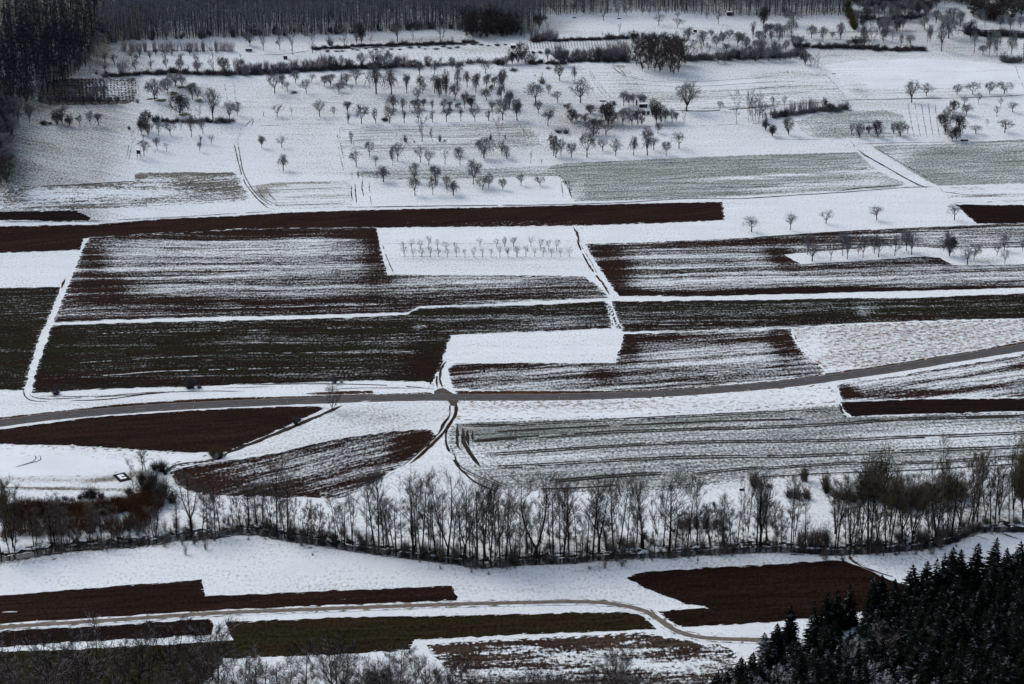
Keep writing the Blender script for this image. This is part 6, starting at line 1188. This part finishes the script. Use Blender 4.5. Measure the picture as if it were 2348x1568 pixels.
merge_stuff('undergrowth', pl, 'dark tangled undergrowth along both stream banks', 'undergrowth')

# ---- vineyards and berry rows
its = []
for j in range(5):
    for i in range(34):
        x = 215 + i * 25 + j * 3; y = 368 + j * 13 - (i * .35)
        its.append((TX[2] + x * SC, y * SC, 20 * SC, 12 * SC))
    row(its, 'vine', f'in the {ORD[j]} line of the dark vineyard', 'vines in the dark strip'); its = []
its = []
for j in range(4):
    for i in range(26):
        x = 1130 + i * 41 + j * 9; y = 475 + j * 20 - i * 1.2
        its.append((TX[1] + x * SC, y * SC, 17 * SC, 7 * SC))
    row(its, 'vine', f'in the {ORD[j]} line of the faint vineyard', 'vines in the faint strip'); its = []
its = []
for j in range(9):
    for i in range(24):
        x = 460 + i * 30.5 + j * 2 + r_.uniform(-5, 5); y = 695 + j * 22 + r_.uniform(-4, 4)
        if x < 1170: its.append((TX[0] + x * SC, y * SC, (15 if i > 14 else 24) * SC, (24 if i > 14 else 34) * SC))
    row(its, 'berry', f'in the {ORD[j]} line of the netted plot', 'berry bushes in the netted plot'); its = []
row(G(0, 0, *[(x, 895 + (x % 7), 70, 60, 'dense') for x in range(360, 1080, 72)], (620, 860, 110, 80, 'frost'), (840, 880, 140, 100, 'frost'), (900, 870, 150, 90, 'frost'), (760, 870, 80, 60, 'frost'), (1180, 880, 40, 60, 'gbush'), (350, 800, 110, 110, 'frost')), 'dense', 'around the dark netted plot')
# ================================================================= FOREST on the slope
fr = random.Random(17)
cand = []
tx0 = -330
while tx0 < 330:
    y = 1398 + 0.03 * tx0 - 3
    tx0 += 4.4
    for k in range(11):
        x = tx0 + fr.uniform(-6, 6); yy = 1398 + .03 * x + k * 4.6 + fr.uniform(-5, 5)
        if mnoise.noise(Vector((x * .045, yy * .06, 0))) < -.28 and fr.random() < .7: continue
        cand.append((x, yy, 'forest'))
LF = [(-40, 0), (236, -5), (236, 60), (228, 92), (214, 128), (190, 160), (150, 190), (108, 215), (60, 240), (30, 270), (22, 310), (14, 370), (6, 420), (-40, 440)]
LP = backproj([(max(a, -60), max(b, 2)) for a, b in LF])[:, :2]
def inpoly(x, y, P):
    c = False; n = len(P)
    for i in range(n):
        a = P[i]; b = P[(i + 1) % n]
        if (a[1] > y) != (b[1] > y) and x < (b[0] - a[0]) * (y - a[1]) / (b[1] - a[1]) + a[0]: c = not c
    return c
y = 1000.0
while y < 1440:
    x = -340.0
    while x < -150:
        px, py = x + fr.uniform(-2, 2), y + fr.uniform(-2, 2)
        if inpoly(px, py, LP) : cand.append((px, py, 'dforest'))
        x += 4.6
    y += 4.8
C = np.array([(c[0], c[1]) for c in cand]); zc = terrain(C[:, 0], C[:, 1])
pf = project(C[:, 0], C[:, 1], zc)
vis = []
for i, c in enumerate(cand):
    fx, fy = pf[0][i], pf[1][i]
    if fx < -300 or fx > 2650: continue
    # bays of meadow that run into the wood
    if c[2] == 'forest':
        lim = np.interp(fx, [-100, 236, 300, 540, 760, 1020, 1060, 1180, 1200, 1240, 1260, 1500, 1750, 1940, 1950, 2400], [100, 100, 92, 84, 78, 66, 70, 82, 85, 50, 34, 26, 38, 34, 8, 8])
        if fy > lim: continue
        if fx < 225: continue
    vis.append(i)
# trees of the forest edge that the slope function leaves short: fill by photograph position
lims_x = np.arange(236, 2420, 9.0)
for lx in lims_x:
    lim = np.interp(lx, [236, 300, 540, 760, 1020, 1060, 1180, 1200, 1240, 1260, 1500, 1750, 1940, 1950, 2400], [100, 92, 84, 78, 66, 70, 82, 85, 50, 34, 26, 38, 34, 8, 8])
    yy = lim
    while yy > 22:
        p = backproj([(lx + fr.uniform(-5, 5), yy + fr.uniform(-2, 2))])[0]
        if p[1] < 1395 + .03 * p[0]:
            cand.append((p[0], p[1], 'forest')); vis.append(len(cand) - 1)
        yy -= fr.uniform(4, 7)
C = np.array([(c[0], c[1]) for c in cand]); zc = terrain(C[:, 0], C[:, 1]); pf = project(C[:, 0], C[:, 1], zc)
vis.sort(key=lambda i: -pf[1][i])
far = []
nF = nD = 0; sg_n = {}
for i in vis:
    x, y, k = cand[i]
    loc = (x, y, float(zc[i]))
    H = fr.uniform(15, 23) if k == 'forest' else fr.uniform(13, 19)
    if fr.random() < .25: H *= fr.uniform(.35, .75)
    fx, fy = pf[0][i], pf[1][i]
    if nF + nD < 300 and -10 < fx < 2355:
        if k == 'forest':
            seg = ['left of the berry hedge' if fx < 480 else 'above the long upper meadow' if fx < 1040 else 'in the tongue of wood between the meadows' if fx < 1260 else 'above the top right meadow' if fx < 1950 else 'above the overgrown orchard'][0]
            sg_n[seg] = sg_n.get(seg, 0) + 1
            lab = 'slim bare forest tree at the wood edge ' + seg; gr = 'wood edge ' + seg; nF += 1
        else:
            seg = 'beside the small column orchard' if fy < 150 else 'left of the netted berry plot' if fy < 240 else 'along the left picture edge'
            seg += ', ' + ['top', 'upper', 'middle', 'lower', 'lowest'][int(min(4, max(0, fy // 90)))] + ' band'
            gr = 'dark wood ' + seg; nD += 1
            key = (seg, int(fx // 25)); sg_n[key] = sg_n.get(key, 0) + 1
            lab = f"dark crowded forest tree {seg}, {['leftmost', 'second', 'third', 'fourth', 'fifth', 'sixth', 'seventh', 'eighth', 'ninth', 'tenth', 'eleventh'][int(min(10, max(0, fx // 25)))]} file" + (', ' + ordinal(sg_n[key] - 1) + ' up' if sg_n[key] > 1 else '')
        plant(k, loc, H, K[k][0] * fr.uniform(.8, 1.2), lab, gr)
    else:
        far.append((x, y, float(zc[i]), k, H))
def forest_instances(name, items, label):
    """the wood behind its edge, as one mass"""
    low = {}
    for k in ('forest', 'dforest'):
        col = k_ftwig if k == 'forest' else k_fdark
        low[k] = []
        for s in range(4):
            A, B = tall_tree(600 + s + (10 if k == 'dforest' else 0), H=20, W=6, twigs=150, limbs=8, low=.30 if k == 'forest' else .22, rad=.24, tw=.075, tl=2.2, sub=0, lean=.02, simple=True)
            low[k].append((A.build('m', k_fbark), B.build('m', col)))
    pls = []
    for x, y, z, k, H in items:
        a, b = low[k][fr.randrange(4)]; rz = fr.uniform(0, 6.28); s = (fr.uniform(.8, 1.15), H / 20)
        pls += [(a, (x, y, z), s, rz), (b, (x, y, z), s, rz)]
    merge_stuff(name, pls, label, 'forest')
forest_instances('forest', far, 'bare grey winter forest covering the upper slope')
# shrubs at the wood edge
def wood_edge():
    its = []
    for k in range(120):
        x = fr.uniform(250, 1060); lim = np.interp(x, [236, 300, 540, 760, 1020, 1060], [100, 92, 84, 78, 66, 70])
        its.append((x, lim + fr.uniform(-8, 2), fr.uniform(8, 26), fr.uniform(12, 22), fr.choice(['gbush', 'broom', 'bush', 'pale'])))
    row(its, 'gbush', 'in the scrub fringe of the forest', 'scrub fringe of the forest')
wood_edge()
row([(fr.uniform(1055, 1190), fr.uniform(60, 88), fr.uniform(30, 50), fr.uniform(24, 34), 'wood') for _ in range(44)], 'wood', 'in the dark brown wedge of wood at the top', 'dark brown wedge of wood')
row([(fr.uniform(-6, 22 + 6 * (k % 3)), fr.uniform(250, 430), fr.uniform(34, 70), fr.uniform(24, 40), fr.choice(['dense', 'frost', 'wood', 'frost'])) for k in range(34)], 'dense', 'on the left edge below the dark forest', 'forest margin at the left edge')
row([(x, y + fr.uniform(-6, 6), fr.uniform(30, 44), fr.uniform(18, 30), fr.choice(['frost', 'dense', 'pale'])) for x, y in [(225, 110), (215, 130), (205, 140), (195, 152), (180, 165), (165, 178), (150, 188), (130, 200), (110, 208), (90, 222), (75, 232), (100, 190), (60, 240), (45, 250), (38, 262), (235, 95)]], 'frost', 'at the rim of the dark left forest', 'rim of the left forest')
row([(fr.uniform(1960, 2347), fr.uniform(4, 16), fr.uniform(16, 34), fr.uniform(18, 30), fr.choice(['wood', 'dense', 'pale', 'frost'])) for _ in range(56)] + [(fr.uniform(2230, 2347), fr.uniform(25, 50), fr.uniform(22, 40), fr.uniform(24, 34), 'wood') for _ in range(26)], 'wood', 'in the dark wood at the upper right corner', 'upper right corner wood')

# ================================================================= SPRUCES on the near hillside, lower right
sil = np.array([(1630, 1552), (1660, 1524), (1700, 1496), (1728, 1468), (1752, 1446), (1780, 1434), (1800, 1402), (1816, 1384), (1850, 1388), (1869, 1381), (1894, 1360), (1920, 1352), (1948, 1339), (1985, 1330), (2009, 1321), (2054, 1321), (2075, 1310), (2094, 1294), (2126, 1280), (2150, 1282), (2165, 1268), (2185, 1254), (2209, 1248), (2241, 1238), (2262, 1240), (2281, 1230), (2313, 1240), (2342, 1214), (2400, 1200)], float)
placed = []
def sil_y(x): return np.interp(x, sil[:, 0], sil[:, 1])
def try_spruce(x, y, H, kind, slack):
    z = float(terrain(x, y))
    fx, fy = project(x, y, z + H * 1.02)
    m = min(float(sil_y(fx + d)) for d in (-3, 0, 3))
    if fy < m - slack: return False
    for px, py, ph in placed:
        if (px - x) ** 2 + (py - y) ** 2 < (3.0 if H > 10.5 else 2.1) ** 2: return False
    placed.append((x, y, H))
    return True
sr = random.Random(5)
todo = []
for x, yv in [(1647, 1545), (1700, 1497), (1728, 1468), (1757, 1444), (1783, 1430), (1814, 1384), (1868, 1382), (1896, 1360), (1921, 1352), (1950, 1339), (2009, 1321), (2022, 1315), (2054, 1321), (2094, 1294), (2126, 1280), (2148, 1284), (2165, 1270), (2185, 1254), (2209, 1248), (2241, 1238), (2281, 1230), (2313, 1240), (2342, 1214), (2375, 1205)]:
    # a spruce whose tip shows at this point of the skyline of the stand: walk the edge of the wood
    best = None
    for yy in np.arange(455, 640, 3.0):
        for H in ([16, 14] if x > 2080 else [12, 14, 10]):
            # solve x so that the tip projects to the wanted column
            X = 100.0
            for _ in range(4):
                z = float(terrain(X, yy)); fx, fy = project(X, yy, z + H * 1.03); X += (x - fx) / float(ppm(X, yy, z))
            edge = 500 + .72 * max(0, X - 70)
            err = abs(fy - yv) + (20 if yy > edge + 4 else 0)
            if best is None or err < best[0]: best = (err, X, yy, H)
    todo.append(best)
for e, X, yy, H in todo:
    placed.append((X, yy, H))
n0 = len(placed)
for q_ in range(9000):
    X = sr.uniform(48, 215) if q_ % 2 else sr.uniform(48, 110); Y = sr.uniform(395, 640) if q_ % 2 else sr.uniform(440, 530)
    edge = 500 + .72 * max(0, X - 70) + 2
    if Y > edge: continue
    H = sr.uniform(11, 17) if X > 108 or sr.random() < .25 else sr.uniform(6.0, 10)
    z = float(terrain(X, Y)); fx, fy = project(X, Y, z + H)
    if fy > 1572 or fx > 2372 or fx < 1625: continue
    try_spruce(X, Y, H, 'spruce', 0)
    if len(placed) > 298: break
pp = []
for (X, Y, H) in placed:
    z = float(terrain(X, Y)); fx, fy = project(X, Y, z + H); pp.append((fx, fy, X, Y, z, H))
pp.sort()
scount = {}
for i, (fx, fy, X, Y, z, H) in enumerate(pp):
    young = H < 10.5
    band = fy - sil_y(fx)
    row_ = 'skyline' if band < 14 else 'upper' if band < 60 else 'middle' if band < 120 else 'lower'
    third = ['leftmost', 'left', 'central', 'right', 'rightmost'][int(min(4, max(0, (fx - 1640) // 145)))]
    key = (young, row_, third); scount[key] = scount.get(key, 0) + 1
    lab = (f"{'small snow dusted' if young else 'tall dark'} spruce, {ordinal(scount[key] - 1)} from left in the {row_} band of the hillside stand's {third} part")
    plant('youngspruce' if young else 'spruce', (X, Y, z), H, (6.6 * H / 10 if young else 9.0 * (H / 15) ** .6) * sr.uniform(.9, 1.2), lab, 'spruces of the hillside stand')
sp_low = [conifer(480 + i, H=7, W=5.5, whorls=11, per=6) for i in range(3)]
sp_low = [(a.build('m', k_black), b.build('m', k_needle)) for a, b in sp_low]
fill = []
yy = 432.0
while yy < 640:
    xx = 62.0
    while xx < 215:
        X = xx + sr.uniform(-1.3, 1.3); Y = yy + sr.uniform(-1.3, 1.3); xx += 4.0
        if Y > 512 + .72 * max(0, X - 70): continue
        H = sr.uniform(4.5, 8) * (.75 if Y > 498 + .72 * max(0, X - 70) else 1); z = float(terrain(X, Y)); fx, fy = project(X, Y, z + H)
        if fy < sil_y(fx) + 7 or fy > 1600 or fx > 2400: continue
        a, b = sp_low[sr.randrange(3)]; rz = sr.uniform(0, 6.28)
        fill += [(a, (X, Y, z), (sr.uniform(.8, 1.2), H / 7), rz), (b, (X, Y, z), (sr.uniform(.8, 1.2), H / 7), rz)]
    yy += 4.4
merge_stuff('spruce_undergrowth', fill, 'dark young spruce thicket filling the gaps of the hillside stand', 'undergrowth')
# a few bare trees in and before the stand
for fx, fy, X, Y, H, W, k, lab in ((0, 0, 99, 497, 9, 7, 'near', 'spreading bare tree in front of the spruces by the tan road'), (0, 0, 106, 499, 8, 7, 'near', 'second bare tree in front of the spruces by the tan road'), (0, 0, 88, 500, 7.5, 5, 'near', 'small bare tree at the left foot of the spruces'),
                                (0, 0, 103, 478, 14, 9, 'near', 'grey bare tree inside the spruce stand')):
    plant(k, (X, Y, float(terrain(X, Y))), H, W, lab)

# ================================================================= BARE TREES on the near slope, lower left
nr = random.Random(41)
near = []
for k in range(3200):
    X = nr.uniform(-150, 66); Y = nr.uniform(452, 518)
    H = nr.uniform(12, 25) if X < -48 else nr.uniform(6, 14)
    z = float(terrain(X, Y)); fx, fy = project(X, Y, z + H)
    top = np.interp(fx, [-50, 60, 200, 300, 420, 500, 560, 700, 800, 900, 1000, 1060, 1150, 1300, 1420, 1500, 1700], [1500, 1470, 1440, 1425, 1440, 1420, 1500, 1480, 1470, 1475, 1500, 1520, 1552, 1545, 1500, 1550, 1560])
    if fy < top or fy > 1600 or fx < -90 or fx > 1640: continue
    dm = 7.2 if X < -50 else 3.8
    if any((a[0] - X) ** 2 + (a[1] - Y) ** 2 < dm ** 2 for a in near): continue
    near.append((X, Y, z, H, fx))
    if len(near) > 230: break
near.sort(key=lambda a: a[4])
zone = lambda fx: 'over the dark fields at the lower left' if fx < 480 else 'below the olive field' if fx < 900 else 'at the bottom centre' if fx < 1300 else 'before the striped stubble'
cnt = {}
for X, Y, z, H, fx in near:
    k = 'near' if nr.random() < .72 else 'nearbush'
    zn = zone(fx); cnt[(k, zn)] = cnt.get((k, zn), 0) + 1
    plant(k, (X, Y, z), H if k == 'near' else H * .5, (H * nr.uniform(.5, .75)) if k == 'near' else H * .6, f"{LOOK[k]}, {ordinal(cnt[(k, zn)] - 1)} from the left {zn}", f"{LOOK[k]}s {zn}")
for fx, fy, h, w, lab in ((345, 1452, 0, 0, ''),):
    pass

# ================================================================= SMALL BUILT THINGS
m_wood = plain_mat('weathered_dark_boards', (0.035, 0.028, 0.026), (0.02, 0.017, 0.017), 3.0)
m_wood2 = plain_mat('grey_boards', (0.11, 0.10, 0.10), (0.07, 0.065, 0.07), 3.0)
m_snow = plain_mat('roof_snow', (0.82, 0.84, 0.89), (0.76, 0.79, 0.85), 1.0)
m_white = plain_mat('white_post_paint', (0.75, 0.75, 0.75), (0.6, 0.6, 0.6), 3.0)
m_blackp = plain_mat('black_band_paint', (0.02, 0.02, 0.02), (0.02, 0.02, 0.02), 3.0)
m_blue = plain_mat('blue_grey_panel', (0.10, 0.13, 0.19), (0.08, 0.10, 0.14), 3.0)
def box(B, x0, x1, y0, y1, z0, z1):
    n = len(B.v)
    B.v += [Vector(p) for p in ((x0, y0, z0), (x1, y0, z0), (x1, y1, z0), (x0, y1, z0), (x0, y0, z1), (x1, y0, z1), (x1, y1, z1), (x0, y1, z1))]
    B.f += [tuple(n + i for i in f) for f in ((0, 3, 2, 1), (4, 5, 6, 7), (0, 1, 5, 4), (1, 2, 6, 5), (2, 3, 7, 6), (3, 0, 4, 7))]
def thing(name, label, cat, F, rz=0.0, group=None):
    p = backproj([F])[0]
    o = obj(name, None, loc=tuple(p)); o.rotation_euler = (0, 0, rz)
    tag(o, label, cat, group)
    return o
def part(root, name, mat, *boxes):
    B = MB()
    for b in boxes: box(B, *b)
    return obj(name, B.build(name, mat), root)
def hut(F, W, D, H, label, rz=0.0, wall=None, name='wooden_hut', roof_over=.25, slope=.30, snow=.22):
    """plank walls, door, mono-pitch roof carrying snow"""
    t = thing(name, label, 'hut', F, rz)
    wall = wall or m_wood
    n = max(4, int(W / .3)); w = W / n
    for i in range(n):
        if abs(-W / 2 + (i + .5) * w - W * .2) < .5: continue
        part(t, 'plank', wall, (-W / 2 + i * w + .015, -W / 2 + (i + 1) * w - .015, -D / 2 - .02, -D / 2 + .04, 0, H))
    part(t, 'wall', wall, (-W / 2 + .02, W / 2 - .02, -D / 2 + .045, D / 2, -.3, H - .02))
    part(t, 'door', m_wood2, (W * .2 - .48, W * .2 + .48, -D / 2 - .01, -D / 2 + .04, 0.02, min(1.95, H - .15)))
    B = MB(); o_ = roof_over
    zt = H + slope
    for (mat, a, b, nm, gr) in ((m_wood, 0.0, .10, 'roof', 0), (m_snow, .105, .105 + snow, 'roof_snow', -.06)):
        B = MB(); x0, x1, y0, y1 = -W / 2 - o_ - gr, W / 2 + o_ + gr, -D / 2 - o_ - gr, D / 2 + o_ + gr
        B.v += [Vector(p) for p in ((x0, y0, H + a), (x1, y0, H + a), (x1, y1, zt + a), (x0, y1, zt + a), (x0, y0, H + b), (x1, y0, H + b), (x1, y1, zt + b), (x0, y1, zt + b))]
        B.f += [(0, 3, 2, 1), (4, 5, 6, 7), (0, 1, 5, 4), (1, 2, 6, 5), (2, 3, 7, 6), (3, 0, 4, 7)]
        obj(nm, B.build(nm, mat), t)
    return t
hut(Z(0, 2, [(1187, 922)])[0], 4.8, 2.0, 2.0, 'low dark shed with thick white snow roof beside frosted trees', .05, snow=.22)
hut(Z(0, 1, [(283, 508)])[0], 2.4, 2.0, 2.2, 'small square dark hut with a snow cap above the long hedge', .0)
hut(Z(0, 1, [(2240, 412)])[0], 3.2, 2.4, 1.9, 'dark hut in scrub at the end of the upper track', .1, snow=.12)
hut(Z(0, 2, [(1930, 132)])[0], 3.8, 2.6, 2.4, 'dark hut at the forest foot above the top right meadow', .0, snow=.05)
t = thing('trailer', 'pale site trailer with snowy roof behind the column orchard', 'trailer', Z(0, 0, [(2140, 442)])[0], .05)
part(t, 'body', m_wood2, (-2.2, 2.2, -1, 1, .5, 1.9)); part(t, 'roof_snow', m_snow, (-2.3, 2.3, -1.08, 1.08, 1.905, 2.2)); part(t, 'window', m_blackp, (-1.4, -.3, -1.04, -1.005, 1.1, 1.6)); part(t, 'window', m_blackp, (.4, 1.4, -1.04, -1.005, 1.1, 1.6))
for sx in (-1.2, 1.2):
    B = MB(); B.tube([Vector((sx, -1.05, .35)), Vector((sx, -.8, .35))], [.35, .35], 10); B.f.append(tuple(range(10))); B.f.append(tuple(range(19, 9, -1))); obj('wheel', B.build('wheel', m_blackp), t)
def stand(F, h, label, rz=0):
    t = thing('hunting_stand', label, 'hunting stand', F, rz)
    for sx in (-1, 1):
        for sy in (-1, 1):
            B = MB(); B.tube([Vector((sx * 1.0, sy * 1.0, -.2)), Vector((sx * .7, sy * .7, h * .58))], [.09, .09], 5); obj('leg', B.build('leg', m_wood), t)
    part(t, 'cabin', m_wood, (-.95, .95, -.95, .95, h * .56, h * .95)); part(t, 'window', m_blackp, (-.5, .5, -.99, -.955, h * .74, h * .84))
    part(t, 'roof', m_wood2, (-1.15, 1.15, -1.15, 1.15, h * .952, h))
    part(t, 'roof_snow', m_snow, (-1.1, 1.1, -1.1, 1.1, h + .003, h + .12))
    B = MB()
    for s in (-.25, .25): B.tube([Vector((2.2 + 0, s, 0)), Vector((.95, s, h * .58))], [.05, .05], 4)
    for i in range(7):
        f = (i + .5) / 7; B.tube([Vector((2.2 - 1.25 * f, -.25, h * .58 * f)), Vector((2.2 - 1.25 * f, .25, h * .58 * f))], [.03, .03], 4)
    obj('ladder', B.build('ladder', m_wood), t)
stand(Z(0, 0, [(1195, 1362)])[0], 5.0, 'raised hunting stand on four legs at the left meadow orchard', 0)
stand(Z(0, 2, [(1632, 305)])[0], 4.2, 'raised hunting stand on the top right meadow edge', .3)
# poles
for F, h, lab in ((Z(0, 0, [(2267, 1000)])[0], 3.0, 'thin dark post on the snow right of the short hedge'), (Z(0, 1, [(93, 1000)])[0], 2.6, 'thin dark post at the left of the thin tree row'), (Z(0, 1, [(1990, 905)])[0], 1.6, 'short post among the middle orchard rows'), (Z(0, 2, [(1130, 905)])[0], 3.2, 'dark upright board stack left of the white shed')):
    p = backproj([F])[0]; B = MB(); B.tube([Vector((0, 0, -.2)), Vector((.03, 0, h))], [.10, .08] if h < 3.1 else [.5, .5], 6)
    B.f.append(tuple(len(B.v) - 6 + i for i in range(6)))
    tag(obj('wooden_post', B.build('wooden_post', m_wood), loc=tuple(p)), lab, 'post')
# wood stacks and piles
def pile(F, W, H, lab, rz=0):
    t = thing('log_pile', lab, 'log pile', F, rz)
    r = random.Random(int(F[0])); k = 0
    for j in range(int(H / .3)):
        for i in range(4 - j if j < 3 else 1):
            B = MB(); y = (i - 1.5 + j * .5) * .3; z = .15 + j * .27
            B.tube([Vector((-W / 2 + r.uniform(-.2, .2), y, z)), Vector((W / 2 + r.uniform(-.2, .2), y, z))], [.14, .14], 6)
            B.f.append(tuple(range(5, -1, -1))); B.f.append(tuple(range(6, 12)))
            obj('log', B.build('log', m_wood), t)
pile(Z(0, 2, [(595, 155)])[0], 2.4, .6, 'small pile left on the top right meadow')
pile(Z(0, 2, [(980, 162)])[0], 2.6, .6, 'small pile in the middle of the top right meadow')
pile(Z(0, 3, [(1835, 1212)])[0], 4.2, .9, 'dark log pile at the foot of the far right clump')
pile(Z(0, 3, [(715, 637)])[0], 2.4, .5, 'small log pile alone on the far right snowfield')
pile(Z(0, 2, [(840, 872)])[0], 3.6, .6, 'long log pile left of the white roofed shed')
pile(Z(2, 2, [(2035, 1340)])[0], 1.8, .8, 'dark log pile right of the riverside row')
row(Z(0, 2, [(240, 458, 22, 70), (300, 458, 26, 70), (360, 456, 24, 70)]), 'bush', 'in the small dark strip beneath the vineyard')
# the framed bed beside the willow thicket
t = thing('garden_frame', 'dark rectangular frame filled with snow left of the willow thicket', 'frame', Z(2, 0, [(1050, 1232)])[0], .55)
a, b = 2.2, 3.4
part(t, 'side_board', m_wood, (-a, -a + .95, -b, b, -.1, .45)); part(t, 'side_board', m_wood, (a - .95, a, -b, b, -.1, .45))
part(t, 'end_board', m_wood, (-a + .96, a - .96, -b, -b + 1.5, -.1, .40)); part(t, 'end_board', m_wood, (-a + .96, a - .96, b - .8, b, -.1, .40)); part(t, 'cross_board', m_wood, (-.1, a - .96, -.3, .5, -.1, .38)); part(t, 'snow_fill', m_snow, (-a + .96, a - .96, -b + 1.51, b - .81, -.1, .3))
# white roadside posts with a black band
posts_far = Z(2, 0, [(750, 662), (1677, 592), (2270, 556)]) + Z(2, 1, [(90, 556), (320, 550), (1035, 527), (1855, 518)]) + Z(2, 2, [(487, 516), (1352, 498), (2088, 472)]) + Z(2, 3, [(470, 400), (1272, 268), (1510, 236)])
posts_near = Z(2, 0, [(750, 712), (1665, 632)]) + Z(2, 1, [(300, 592), (1015, 577), (1830, 562)]) + Z(2, 2, [(468, 552), (1372, 527), (2088, 490)]) + Z(2, 0, [(455, 738)])
pb = MB(); box(pb, -.07, .07, -.06, .06, -.1, .72); pb = pb.build('post_body', m_white)
bb = MB(); box(bb, -.072, .072, -.062, .062, .72, .88); bb = bb.build('black_band', m_blackp)
tb = MB(); box(tb, -.07, .07, -.06, .06, .88, 1.02); tb = tb.build('post_top', m_white)
for side, L in (('far', posts_far), ('near', posts_near)):
    for i, F in enumerate(sorted(L)):
        o = thing('roadside_post', f'white roadside post, {ordinal(i)} from the left on the {side} side of the road', 'roadside post', F, 0, 'white roadside posts')
        obj('post_body', pb, o); obj('black_band', bb, o); obj('post_top', tb, o)
